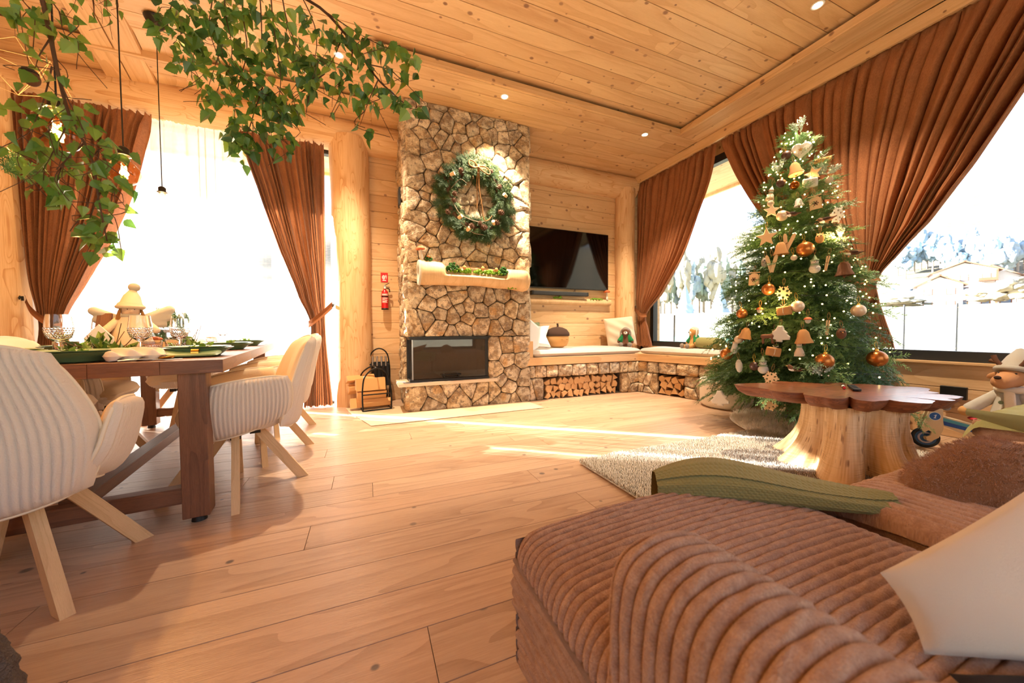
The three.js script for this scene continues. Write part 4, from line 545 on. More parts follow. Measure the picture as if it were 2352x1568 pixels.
// ---------------------------------------------------------------- corner bench of stone and pine
{
  const b = thing('corner_bench', 'corner bench with a stone base, pine rail and open firewood niches', 'bench');
  const A = -0.262, C = [3.585, -3.945], dir = [Math.sin(-A), Math.cos(A)]; // right wing runs from the inner corner towards the room, turned a little
  const W = (u, y, d) => [C[0] + dir[0] * u + dir[1] * d, y, C[1] + dir[1] * u - dir[0] * d]; // u along, d back into the bench
  part('bench_core', [box(0.2, 0.43, 0.6, 1.96, 0.215, -4.27), box(0.3, 0.43, 0.6, 3.44, 0.215, -4.3), box(1.3, 0.14, 0.6, 2.67, 0.37, -4.28), box(1.3, 0.03, 0.6, 2.67, 0.0, -4.28), box(1.3, 0.4, 0.05, 2.67, 0.2, -4.5), box(0.7, 0.43, 0.8, 4.0, 0.215, -4.4)], M.mortar, b);
  const front = (m) => m.position.set(0, 0, -3.965);
  stones(b, cm('185,37 202,37 218,38 236,37 260,36 281,38 298,38 317,38 333,38 347,37 355,34'), [1.865, 3.585, 0.285, 0.44], 0.03, front); stones(b, cm('198,16 186,12'), [1.865, 2.06, 0, 0.285], 0.03, front); stones(b, cm('336,14 350,20 352,6'), [3.29, 3.585, 0, 0.285], 0.03, front);
  const rw = (m) => { m.rotation.y = -PI / 2 - A; m.position.set(C[0] + 0.012, 0, C[1]); };
  stones(b, cm('8,37 8,22 20,36 42,37 70,36 98,36 126,36'), [0, 1.4, 0.29, 0.44], 0.03, rw); stones(b, cm('6,20 4,6 14,16 22,13 13,4'), [0, 0.29, 0, 0.29], 0.03, rw); stones(b, cm('74,22 72,8 88,15 105,20 104,6 124,14'), [0.66, 1.4, 0, 0.29], 0.03, rw);
  const turned = (g, u, y, d) => { const [x, yy, z] = W(u, y, d); return T(g, x, yy, z, 0, -PI / 2 - A + PI / 2 * 0, 0); };
  part('bench_core', [turned(box(0.28, 0.43, 0.3, 0, 0, 0), 0.15, 0.215, 0.19), turned(box(0.74, 0.43, 0.3, 0, 0, 0), 1.03, 0.215, 0.19), turned(box(0.4, 0.14, 0.3, 0, 0, 0), 0.47, 0.36, 0.19), turned(box(0.4, 0.4, 0.02, 0, 0, 0), 0.47, 0.2, 0.42)], M.mortar, b);
  part('bench_rail', box(1.775, 0.1, 0.05, 2.705, 0.495, -3.955, { r: 0.004, ou: 0.4 }), M.pine, b); part('bench_rail', turned(box(1.42, 0.1, 0.05, 0, 0, 0, { r: 0.004, ou: 1.7, ov: 0.5 }), 0.71, 0.495, 0.0), M.pineWarm, b);
  part('bench_end_board', box(0.085, 0.205, 0.74, 1.865, 0.648, -4.3, { r: 0.005, grain: 'y' }), M.pine, b); part('seat_board', [box(1.75, 0.02, 0.75, 2.75, 0.53, -4.34), box(0.8, 0.02, 0.8, 3.98, 0.53, -4.35), turned(box(1.4, 0.02, 0.45, 0, 0, 0), 0.71, 0.53, 0.24)], M.pine, b);
  const cu = (name, label, geo, pos, ry) => solo(name, geo, M.cushion, label, 'cushion', pos, ry);
  cu('bench_cushion', 'long pale striped seat cushion on the bench below the television', T(pad({ w: 1.72, h: 0.8, t: 0.095, k: 0.01, p: 9, nu: 40, nv: 24, dent: (u, v) => 0.004 * Math.sin(u * 9 + v * 3) }), 0, 0, 0, -PI / 2, 0, 0), [2.765, 0.588, -4.33]);
  { const [x, , z] = W(0.68, 0, 0.24); cu('bench_cushion', 'pale striped seat cushion on the bench under the right window', T(pad({ w: 1.36, h: 0.52, t: 0.095, k: 0.01, p: 9, nu: 40, nv: 18, dent: (u, v) => 0.004 * Math.sin(u * 7 + v * 2) }), 0, 0, 0, -PI / 2, 0, 0), [x + 0.02, 0.588, z], -PI / 2 - A); }
  // logs in the two niches
  const r = RNG(23), fill = (x0, x1, y1, place, where) => { let row = 0, y = 0.055; const rows = [[], [], []]; while (y < y1) { let x = x0 + 0.05 + (row % 2) * 0.03; while (x < x1 - 0.03) { rows[row].push([x, y + rr(-0.008, 0.008, r)]); x += rr(0.082, 0.098, r); } row++; y += 0.082; } rows.forEach((R, k) => R.forEach(([x, y], i) => place(x, y, (r() * 4) | 0, rr(0, TAU, r), rr(0.98, 1.18, r)))); };
  fill(2.07, 3.28, 0.26, (x, y, k, a, s) => firewoodLog('split firewood log stacked in the long niche under the bench', [x, y, -4.27 + rr(-0.01, 0.015, r)], k, a, s, 0, 'firewood in the long niche'));
  fill(0.3, 0.66, 0.27, (u, y, k, a, s) => { const [x, , z] = W(u, 0, 0.31 + rr(-0.01, 0.015, r)); firewoodLog('split firewood log stacked in the short niche of the bench right wing', [x, y, z], k, a, s, -PI / 2 - A, 'firewood in the short niche'); });
}
// ---------------------------------------------------------------- television wall and fireside things
{
  const t = thing('television', 'large black flat television on the board wall', 'television', [2.83, 1.965, -4.69]);
  part('screen', box(1.55, 0.87, 0.004, 0, 0, 0.024), new THREE.MeshPhysicalMaterial({ color: 0x050505, roughness: 0.06, specularIntensity: 1 }), t);
  part('bezel', [box(1.57, 0.89, 0.03, 0, 0, 0.006, { r: 0.006 }), box(1.57, 0.014, 0.036, 0, -0.44, 0.008, { r: 0.003 })], M.black, t); part('wall_mount', box(0.5, 0.3, 0.04, 0, 0, -0.025), M.black, t);
  const s = thing('soundbar', 'black soundbar on the wall below the television', 'soundbar', [2.72, 1.44, -4.66]);
  part('body', box(0.97, 0.06, 0.075, 0, 0, 0, { r: 0.012, seg: 2 }), M.anthracite, s); part('end_cap', box(0.045, 0.064, 0.08, -0.475, 0, 0, { r: 0.012, seg: 2 }), M.black, s); part('end_cap', box(0.03, 0.064, 0.08, 0.475, 0, 0, { r: 0.012, seg: 2 }), M.black, s);
  part('cable', tube([[0.25, 0.03, -0.02], [0.27, 0.06, -0.03], [0.3, 0.09, -0.04]], 0.004, 10, 5), M.black, s);
  const sh = solo('log_shelf', T(logGeo(1.9, 0.047, 61, { cap: true, nv: 24, nu: 20, wob: 0.03 }), 0, 0, 0, 0, 0, -PI / 2), M.pale, 'slim peeled half log shelf under the soundbar', 'shelf', [1.78, 1.33, -4.71]);
  solo('moss_clump', mossGeo(0.09, 0.03, 0.03, 40, 31), M.moss, 'light green moss tuft on the middle of the slim log shelf', 'moss', [2.7, 1.37, -4.68]); solo('moss_clump', mossGeo(0.13, 0.02, 0.03, 36, 32), M.moss, 'flat moss patch at the right end of the slim log shelf', 'moss', [3.38, 1.37, -4.68]);
  mushroom('red capped mushroom at the right end of the slim log shelf', [3.6, 1.365, -4.68], 0.155, 0, 0.055, 0.02);
}
{ // fire extinguisher and its sign
  const t = thing('fire_extinguisher', 'small red fire extinguisher on the wall boards left of the chimney', 'fire extinguisher', [0.212, 1.155, -4.68]);
  part('cylinder', lathe([[0.001, 0.012], [0.04, 0.012], [0.042, 0.02], [0.042, 0.2], [0.036, 0.225], [0.018, 0.245], [0.016, 0.26], [0.001, 0.26]], 28), M.red, t); part('base_ring', lathe([[0.001, 0], [0.043, 0], [0.043, 0.018], [0.001, 0.018]], 28), M.black, t);
  const lab = canvasTex(256, 256, (c, w, h) => { c.fillStyle = '#c4151b'; c.fillRect(0, 0, w, h); c.fillStyle = '#f4e9e4'; c.fillRect(0, 0, w, 6); c.fillRect(24, 20, 208, 26); c.fillStyle = '#1a1010'; c.fillRect(0, 58, w, 34); c.fillStyle = '#f4e9e4'; c.font = 'bold 22px sans-serif'; for (const [y, a, b] of [[104, 30, 190], [126, 40, 160], [148, 30, 90], [160, 130, 80], [178, 30, 150], [196, 44, 140], [214, 30, 170]]) c.fillRect(a, y, b, 10); });
  part('label', T(new THREE.CylinderGeometry(0.0426, 0.0426, 0.13, 24, 1, true, -1.2, 2.4), 0, 0.135, 0), new THREE.MeshPhysicalMaterial({ map: lab, roughness: 0.4 }), t);
  part('valve', [T(new THREE.CylinderGeometry(0.014, 0.016, 0.03, 14), 0, 0.27, 0), box(0.02, 0.02, 0.03, 0, 0.29, 0.01)], M.steel, t); part('handle', [bar([-0.01, 0.295, 0], [0.055, 0.335, 0.01], 0.016, 0.006), bar([-0.01, 0.285, 0.01], [0.06, 0.28, 0.02], 0.014, 0.006)], M.black, t); part('gauge', T(new THREE.CylinderGeometry(0.012, 0.012, 0.01, 16), 0, 0.272, 0.02, PI / 2), M.white, t); part('nozzle', tube([[0.02, 0.27, 0], [0.05, 0.26, 0.01], [0.058, 0.22, 0.01]], 0.007, 12, 6), M.black, t); part('wall_bracket', box(0.03, 0.05, 0.05, 0, 0.2, -0.045), M.black, t);
  const sg = canvasTex(128, 128, (c) => { c.fillStyle = '#c4151b'; c.fillRect(0, 0, 128, 128); c.strokeStyle = '#fff'; c.lineWidth = 9; c.beginPath(); c.arc(52, 62, 24, 0, 6.3); c.stroke(); c.beginPath(); c.arc(52, 62, 10, 0, 6.3); c.stroke(); c.fillStyle = '#fff'; c.beginPath(); c.moveTo(90, 24); c.quadraticCurveTo(118, 54, 96, 92); c.quadraticCurveTo(100, 60, 84, 48); c.fill(); c.fillRect(30, 98, 66, 10); });
  solo('fire_sign', box(0.085, 0.12, 0.004), new THREE.MeshPhysicalMaterial({ map: (() => { sg.needsUpdate = true; return sg; })(), roughness: 0.4 }), 'small red square sign with a white fire symbol above the extinguisher', 'sign', [0.212, 1.565, -4.742]).geometry.setAttribute('uv', new THREE.BoxGeometry(1, 1, 1).attributes.uv);
}
{ // log rack with its logs, fire tools behind
  const t = thing('log_rack', 'black arched metal rack holding split logs left of the fireplace', 'log rack', [0.075, 0, -4.32], 0.12);
  for (const z of [-0.17, 0.17]) { part('arch', [tube([[-0.155, 0.012, z], [-0.155, 0.25, z], [-0.12, 0.4, z * 0.9], [0, 0.475, z * 0.8]].concat([[0.1, 0.42, z * 0.85], [0.14, 0.25, z], [0.145, 0.012, z]]), 0.0085, 48, 8)], M.blackMetal, t); }
  part('crossbar', [-0.155, 0.145].map((x) => rod([x, 0.015, -0.17], [x, 0.015, 0.17], 0.008)).concat([rod([-0.155, 0.015, 0.17], [0.145, 0.015, 0.17], 0.008), rod([-0.155, 0.015, -0.17], [0.145, 0.015, -0.17], 0.008), rod([0, 0.475, -0.136], [0, 0.475, 0.136], 0.008), rod([-0.155, 0.19, 0.172], [0.145, 0.19, 0.172], 0.007)]), M.blackMetal, t);
  const L = [['large split log on top of the black log rack', 0.0, 0.29, 1, 0.1, 1.5], ['middle split log in the black log rack', 0.01, 0.17, 0, 3.2, 1.4], ['bottom left log in the black log rack', -0.06, 0.075, 2, 0.4, 1.15], ['bottom right log in the black log rack', 0.07, 0.07, 3, 1.3, 1.1], ['log sticking out at the left of the black log rack', -0.085, 0.22, 3, 1, 1.1], ['log leaning behind the top log in the black log rack', -0.1, 0.32, 2, 2, 1.05]];
  for (const [l, x, y, k, a, s] of L) firewoodLog(l, [0.075 + x - 0.2, y, -4.32 + (x < -0.07 ? -0.1 : 0.05)], k, a, s, PI / 2 + 0.12 + (x < -0.07 ? 0.2 : 0), undefined, [woodEnd, mat(0xd9a468, 0.85)]);
  const f = thing('fireplace_tools', 'black arched stand with four fire tools behind the log rack', 'fire tools', [0.13, 0, -4.62]);
  part('stand_arch', tube([[-0.115, 0.01, 0], [-0.115, 0.5, 0], [-0.08, 0.63, 0], [0, 0.675, 0], [0.08, 0.63, 0], [0.115, 0.5, 0], [0.115, 0.01, 0]], 0.008, 48, 8), M.blackMetal, f); part('back_plate', box(0.23, 0.3, 0.012, 0, 0.36, -0.01, { r: 0.003 }), M.black, f); part('stand_base', box(0.26, 0.02, 0.16, 0, 0.01, 0, { r: 0.004 }), M.black, f); part('hook_rail', box(0.23, 0.02, 0.03, 0, 0.48, 0.02), M.black, f);
  for (let k = 0; k < 4; k++) { const x = -0.075 + k * 0.05, g = part('tool', rod([x, 0.12, 0.035], [x, 0.46, 0.035], 0.005), M.blackMetal, f); part('tool_handle', rod([x, 0.46, 0.035], [x, 0.58, 0.035], 0.009, 0.011), M.steel, g); part('tool_head', box(0.035, 0.08, 0.012, x, 0.12, 0.035, { r: 0.003 }), M.blackMetal, g); }
}
// ---------------------------------------------------------------- dining table, chairs and what is on the table
const TA = 0.1256, TC = [-1.159, -1.95], tp = (x, t, y = 0.762) => [TC[0] + 0.992 * x - 0.125 * t, y, TC[1] - 0.125 * x - 0.992 * t]; // x across the table, t from its near end
{
  const t = thing('dining_table', 'long brown wooden dining table laid for a festive meal', 'dining table', [TC[0], 0, TC[1]], TA);
  for (let k = 0; k < 5; k++) part('top_board', box(0.2158, 0.06, 2.5, -0.432 + k * 0.216, 0.732, -1.25, { r: 0.0015, grain: 'z', ou: k * 1.7, ov: k * 0.37 }), M.walnut, t);
  for (const x of [-0.42, 0.42]) for (const z of [-0.085, -2.41]) { const l = part('leg', box(0.1, 0.672, 0.1, x, 0.366, z, { r: 0.004, grain: 'y', ou: x * 3, ov: z }), M.walnut, t); part('foot_pad', T(new THREE.CylinderGeometry(0.025, 0.03, 0.03, 16), x, 0.015, z), M.black, l); }
  for (const z of [-0.085, -2.41]) part('stretcher', box(0.74, 0.075, 0.06, 0, 0.135, z, { r: 0.003 }), M.walnut, t);
  part('stretcher', box(0.075, 0.06, 2.26, 0, 0.15, -1.25, { r: 0.003, grain: 'z' }), M.walnut, t);
}
// upholstered panel with a smooth inside (+z) and a ribbed outside (-z)
function upholstery({ w, h, t, ribs, nv = 16, k, warp, seam, edge = 0.3 }) {
  const mk = (side) => { const nu = side < 0 ? ribs * 4 : 26; return surf(nu, side < 0 ? nv : 26, (a, b) => {
    const q = b * 2 - 1, v = lerp(q, Math.sign(q) * (1 - Math.pow(1 - Math.abs(q), 1.6)), 0.8), q2 = a * 2 - 1, u = side < 0 ? q2 : lerp(q2, Math.sign(q2) * (1 - Math.pow(1 - Math.abs(q2), 1.6)), 0.8);
    const x = u * Math.sqrt(1 - k * v * v * 0.5) * w / 2, y = v * Math.sqrt(1 - k * u * u * 0.5) * h / 2, f = Math.pow(Math.max(0, 1 - Math.pow(Math.abs(u), 7)), 0.5) * Math.pow(Math.max(0, 1 - Math.pow(Math.abs(v), 7)), 0.5);
    let z = side * t / 2 * f; if (side < 0) z -= 0.0085 * Math.pow(Math.abs(Math.cos(u * ribs * PI / 2)), 0.7) * f; else if (seam) z += f * (-0.016 * Math.exp(-Math.pow((v - seam) / 0.035, 2)) - 0.006 * Math.pow(Math.abs(Math.sin(u * 7 + 1.2 * v)), 3) * Math.exp(-Math.pow((v - seam - 0.25) / 0.3, 2)) + 0.012 * (1 - u * u) * Math.cos((v - seam) * 2.6));
    return warp([x, y, z], u, v); }, { uvs: [w, h], flip: side < 0 }); };
  const pts = []; for (let i = 0; i < 64; i++) { const a = i / 64 * TAU, c = Math.cos(a), s = Math.sin(a), e = Math.pow(Math.abs(c) ** 8 + Math.abs(s) ** 8, -1 / 8), u = c * e, v = s * e; pts.push(warp([u * Math.sqrt(1 - k * v * v * 0.5) * w / 2, v * Math.sqrt(1 - k * u * u * 0.5) * h / 2, 0], u, v)); }
  return { inside: mk(1), outside: mk(-1), edge: tube(pts, 0.006, 128, 6, true) };
}
const chairShape = (() => {
  const S = {}; // seat faces +z
  S.back = upholstery({ w: 0.52, h: 0.53, t: 0.085, ribs: 28, nv: 18, k: 0.5, seam: -0.05, warp: ([x, y, z], u, v) => { const f = 1 - 0.14 * smooth(-0.2, 1, v), xx = x * f; return [xx, 0.6 + y, -0.245 - 0.11 * (v + 1) / 2 - 0.02 * v * v + z + 0.085 * u * u * (0.6 + 0.4 * (1 - v) / 2)]; } });
  S.arm = (s) => upholstery({ w: 0.4, h: 0.29, t: 0.06, ribs: 22, nv: 12, k: 0.42, warp: ([x, y, z], u, v) => [s * (0.262 - z + 0.028 * v - 0.05 * Math.max(0, u) ** 2 - 0.035 * Math.max(0, -v) ** 2), 0.505 + y - 0.02 * u - 0.012 * (1 - v) * u, -0.035 + x * (s > 0 ? 1 : 1)] });
  S.seat = pad({ w: 0.48, h: 0.47, t: 0.12, k: 0.35, p: 4, nu: 24, nv: 24, warp: ([x, y, z], u, v) => [x, 0.45 + z + 0.012 * (1 - u * u) - 0.02 * Math.max(0, -v - 0.5), -y + 0.01], dent: (u, v) => -0.005 * Math.pow(Math.abs(Math.sin(u * 8)), 4) * Math.exp(-Math.pow((v + 0.3) / 0.4, 2)) });
  S.under = (() => { const ribs = 28; return surf(ribs * 4, 14, (a, b) => { const u = a * 2 - 1, v = b * 2 - 1, x = u * 0.25 * Math.sqrt(1 - 0.3 * v * v), z = v * 0.245 * Math.sqrt(1 - 0.3 * u * u), f = Math.sqrt(Math.max(0, 1 - Math.pow(Math.abs(u), 4))) * Math.sqrt(Math.max(0, 1 - Math.pow(Math.abs(v), 4))); return [x, 0.43 - 0.075 * f - 0.008 * Math.pow(Math.abs(Math.cos(u * ribs * PI / 2)), 0.7) * f, z]; }, { uvs: [0.5, 0.5] }); })();
  return S;
})();
const fixFlip = (g) => { const i = g.index.array; for (let k = 0; k < i.length; k += 3) [i[k + 1], i[k + 2]] = [i[k + 2], i[k + 1]]; g.computeVertexNormals(); return g; };
const armR = chairShape.arm(1), armL = chairShape.arm(-1); for (const k of ['inside', 'outside']) fixFlip(armR[k]);
function makeChair(label, legTurn) {
  const t = thing('dining_chair', label, 'chair', [0, 0, 0], 0, 'cream upholstered dining chairs'), S = chairShape;
  const b = part('backrest', S.back.inside, M.chairIn, t); part('ribbed_shell', S.back.outside, M.chairOut, b); part('piping', S.back.edge, M.piping, b);
  for (const A of [armR, armL]) { const a = part('armrest', A.inside, M.chairIn, t); part('ribbed_shell', A.outside, M.chairOut, a); part('piping', A.edge, M.piping, a); }
  const s = part('seat', S.seat, M.chairIn, t); part('ribbed_base', S.under, M.chairOut, s);
  for (let k = 0; k < 4; k++) { const a = legTurn + PI / 4 + k * PI / 2, c = Math.cos(a), n = Math.sin(a), g = metric(new THREE.BoxGeometry(0.034, 0.05, 0.44), 'z'), m = new THREE.Matrix4().lookAt(V3(c * 0.308, 0.012, n * 0.308), V3(c * 0.085, 0.355, n * 0.085), V3(0, 1, 0)); m.setPosition(c * 0.19, 0.192, n * 0.19); g.applyMatrix4(m);
    const p = g.attributes.position; for (let i = 0; i < p.count; i++) if (p.getY(i) < 0.06) { const y = p.getY(i), q = y / 0.343; p.setXYZ(i, p.getX(i) + c * y * 0.65, 0, p.getZ(i) + n * y * 0.65); } g.computeVertexNormals();
    const l = part('leg', g, M.pale, t); part('bracket', [T(box(0.05, 0.07, 0.006), c * 0.085 - n * 0.02, 0.345, n * 0.085 + c * 0.02, 0, -a, 0), T(box(0.05, 0.07, 0.006), c * 0.085 + n * 0.02, 0.345, n * 0.085 - c * 0.02, 0, -a, 0)], M.black, l); }
  part('swivel_plate', [box(0.2, 0.012, 0.2, 0, 0.366, 0), T(new THREE.CylinderGeometry(0.05, 0.05, 0.05, 16), 0, 0.345, 0)], M.black, t);
  return t;
}
{
  const near = makeChair('cream ribbed dining chair at the near end of the table, its back to the viewer', 0.2); near.position.set(-1.13, 0, -1.76); near.rotation.y = PI + 0.22;
  const side = makeChair('cream upholstered dining chair at the right side of the table, nearest the viewer', 0.86); side.position.set(-0.69, 0, -2.40); side.rotation.y = -PI / 2 + TA + 0.19;
  copy(side, [-0.735, 0, -3.05], -PI / 2 + TA + 0.25, 'cream upholstered dining chair at the right side of the table, second from the viewer'); copy(side, [-0.8, 0, -3.72], -PI / 2 + TA + 0.25, 'cream upholstered dining chair at the right side of the table, nearest the window');
  [['nearest the viewer', 0.42], ['second from the viewer', 1.06], ['nearest the window', 1.72]].forEach(([w, q]) => { const [x, , z] = tp(-0.56, q); copy(side, [x, 0, z], PI / 2 + TA, 'cream upholstered dining chair at the far left side of the table, ' + w); });
  { const [x, , z] = tp(-0.2, 2.52); copy(side, [x, 0, z], TA, 'cream upholstered dining chair at the far end of the table by the window'); }
}
// place settings
{
  const r = RNG(61), low = lathe([[0.001, 0.004], [0.085, 0.004], [0.09, 0], [0.095, 0.006], [0.118, 0.026], [0.148, 0.042], [0.15, 0.045], [0.118, 0.032], [0.09, 0.012], [0.001, 0.01]], 48), up = lathe([[0.001, 0.003], [0.07, 0.003], [0.075, 0], [0.088, 0.014], [0.108, 0.03], [0.136, 0.036], [0.138, 0.039], [0.106, 0.036], [0.08, 0.014], [0.001, 0.008]], 48);
  const bowl = [[0.018, 0.092], [0.034, 0.106], [0.0415, 0.132], [0.041, 0.16], [0.035, 0.205]], glassG = lathe([[0.001, 0.001], [0.036, 0.001], [0.037, 0.003], [0.012, 0.007], [0.0045, 0.014], [0.004, 0.06], [0.005, 0.082], ...bowl, [0.0337, 0.205], [0.0394, 0.16], [0.0399, 0.132], [0.032, 0.108], [0.016, 0.095], [0.001, 0.092]], 40);
  const cutG = (() => { const gs = []; for (let j = 0; j < 5; j++) for (let i = 0; i < 26; i++) { const a = (i + (j % 2) * 0.5) / 26 * TAU, y = 0.108 + j * 0.0095, R = lerp(0.034, 0.0415, Math.min(1, j / 2.6)) + 0.0003; gs.push(T(new THREE.OctahedronGeometry(0.0042, 0), R * Math.cos(a), y, R * Math.sin(a), 0, -a, 0, [0.35, 1, 1])); } return merge(gs); })();
  const tumG = lathe([[0.001, 0], [0.034, 0], [0.037, 0.004], [0.041, 0.085], [0.0395, 0.085], [0.0355, 0.012], [0.001, 0.01]], 36), sprigLeaf = leafGeo(0.032, 0.02, { teeth: false, stalk: 0.2 });
  const cutG2 = (() => { const gs = []; for (let j = 0; j < 4; j++) for (let i = 0; i < 22; i++) { const a = (i + (j % 2) * 0.5) / 22 * TAU, y = 0.016 + j * 0.011; gs.push(T(new THREE.OctahedronGeometry(0.0048, 0), 0.038 * Math.cos(a), y, 0.038 * Math.sin(a), 0, -a, 0, [0.35, 1, 1])); } return merge(gs); })();
  const P = [['at the near end of the table', 0.0, 0.19, -0.1, 0.0, true], ['nearest the viewer on the right side', 0.37, 0.4, 0, PI / 2, true], ['second on the right side of the table', 0.37, 1.14, 0, PI / 2, true], ['third on the right side, by the window', 0.37, 1.9, 0, PI / 2, true], ['nearest the viewer on the left side', -0.37, 0.5, 0, -PI / 2, true], ['second on the left side of the table', -0.37, 1.14, 0, -PI / 2, true], ['third on the left side, by the window', -0.37, 1.9, 0, -PI / 2, true]];
  P.forEach(([w, x, t, , a], i) => {
    const p = tp(x, t), at = (dx, dt, y = 0.7625) => { const c = Math.cos(a), s = Math.sin(a); return tp(x + dx * c - dt * s, t + dx * s + dt * c, y); };
    solo('plate', low, M.plateDark, 'dark green lower plate of the setting ' + w, 'plate', [p[0], 0.7625, p[2]]); solo('plate', up, M.plate, 'sage green upper plate of the setting ' + w, 'plate', [p[0], 0.7755, p[2]], 0.3);
    const sp = thing('green_sprig', 'small green sprig on the plates ' + w, 'sprig', [p[0] + rr(-0.02, 0.02, r), 0.79, p[2]], r() * 6);
    part('stem', tube([[-0.05, 0, 0], [0, 0.01, 0.005], [0.06, 0.03, 0]], 0.0015, 10, 4), M.twig, sp); for (let k = 0; k < 12; k++) { const q = k / 12, l = part('leaf', sprigLeaf, k % 3 ? M.leaf3 : M.leaf, sp); l.position.set(-0.045 + 0.1 * q, 0.004 + 0.025 * q, 0); l.rotation.set(rr(-0.6, 0.9, r), r() * TAU, (k % 2 ? 1 : -1) * rr(0.5, 1.2, r)); }
    const G = i ? at(0.17, 0.19) : tp(-0.06, 0.22), U = i ? at(0.07, 0.25) : tp(0.22, 0.34);
    const gpos = i === 0 ? [-1.215, 0.7625, -2.12] : i === 1 ? [-0.985, 0.7625, -2.19] : i === 2 ? [-1.0, 0.7625, -2.6] : i === 4 ? tp(-0.2, 0.98, 0.7625) : G;
    const gl = thing('wine_glass', 'clear cut wine glass of the setting ' + w, 'wine glass', gpos); part('bowl_and_stem', glassG, M.solidGlass, gl); part('cut_pattern', cutG, M.solidGlass, gl);
    const upos = i === 0 ? [-1.05, 0.7625, -2.43] : i === 1 ? [-1.13, 0.7625, -2.86] : U; const tb = thing('tumbler', 'clear cut water tumbler of the setting ' + w, 'tumbler', upos); part('glass_body', tumG, M.solidGlass, tb); part('cut_pattern', cutG2, M.solidGlass, tb);
    if (i === 1) { const n = thing('napkin', 'dark green napkin with a gold ring tucked under the plate nearest the viewer', 'napkin', tp(0.37, 0.26, 0.779), TA); part('cloth', T(pad({ w: 0.24, h: 0.1, t: 0.016, k: 0.4, p: 3 }), 0, 0.004, 0, -PI / 2 + 0.25, 0, 0), M.plateDark, n); part('napkin_ring', T(new THREE.CylinderGeometry(0.021, 0.021, 0.03, 20, 1, true), 0.02, 0.004, 0.02, 0, 0, PI / 2, [1.0, 1, 0.6]), M.gold, n); }
  });
  solo('napkin', T(pad({ w: 0.2, h: 0.16, t: 0.05, k: 0.5, p: 2, nu: 24, nv: 24, dent: (u, v) => 0.012 * Math.sin(u * 9 + v * 4) }), 0, 0.02, 0, -PI / 2, 0, 0), M.napkin, 'crumpled white cloth napkin beside the plates at the near end', 'napkin', tp(0.2, 0.16, 0.766), 0.5);
  const spoon = (name, label, pos, a, m, kind) => { const t = thing(name, label, kind, pos, a); part('handle', tube([[0, 0.004, 0], [0.06, 0.008, 0], [0.13, 0.004, 0]], 0.003, 14, 6), M.steel, t); part(kind === 'spoon' ? 'spoon_bowl' : 'blade', kind === 'spoon' ? T(new THREE.SphereGeometry(0.02, 18, 8, 0, TAU, PI / 2, PI / 2), 0.15, 0.016, 0, 0, 0, 0.1, [1.35, 0.6, 1]) : T(box(0.1, 0.003, 0.018, 0, 0, 0, { r: 0.001 }), 0.18, 0.004, 0), m, t); };
  spoon('spoon', 'gold bowled spoon lying near the front edge of the table', tp(0.18, 0.05, 0.763), 0.35, M.gold, 'spoon'); spoon('knife', 'silver knife lying beside the gold spoon at the table edge', tp(0.15, 0.07, 0.763), 0.2, M.steel, 'knife');
}
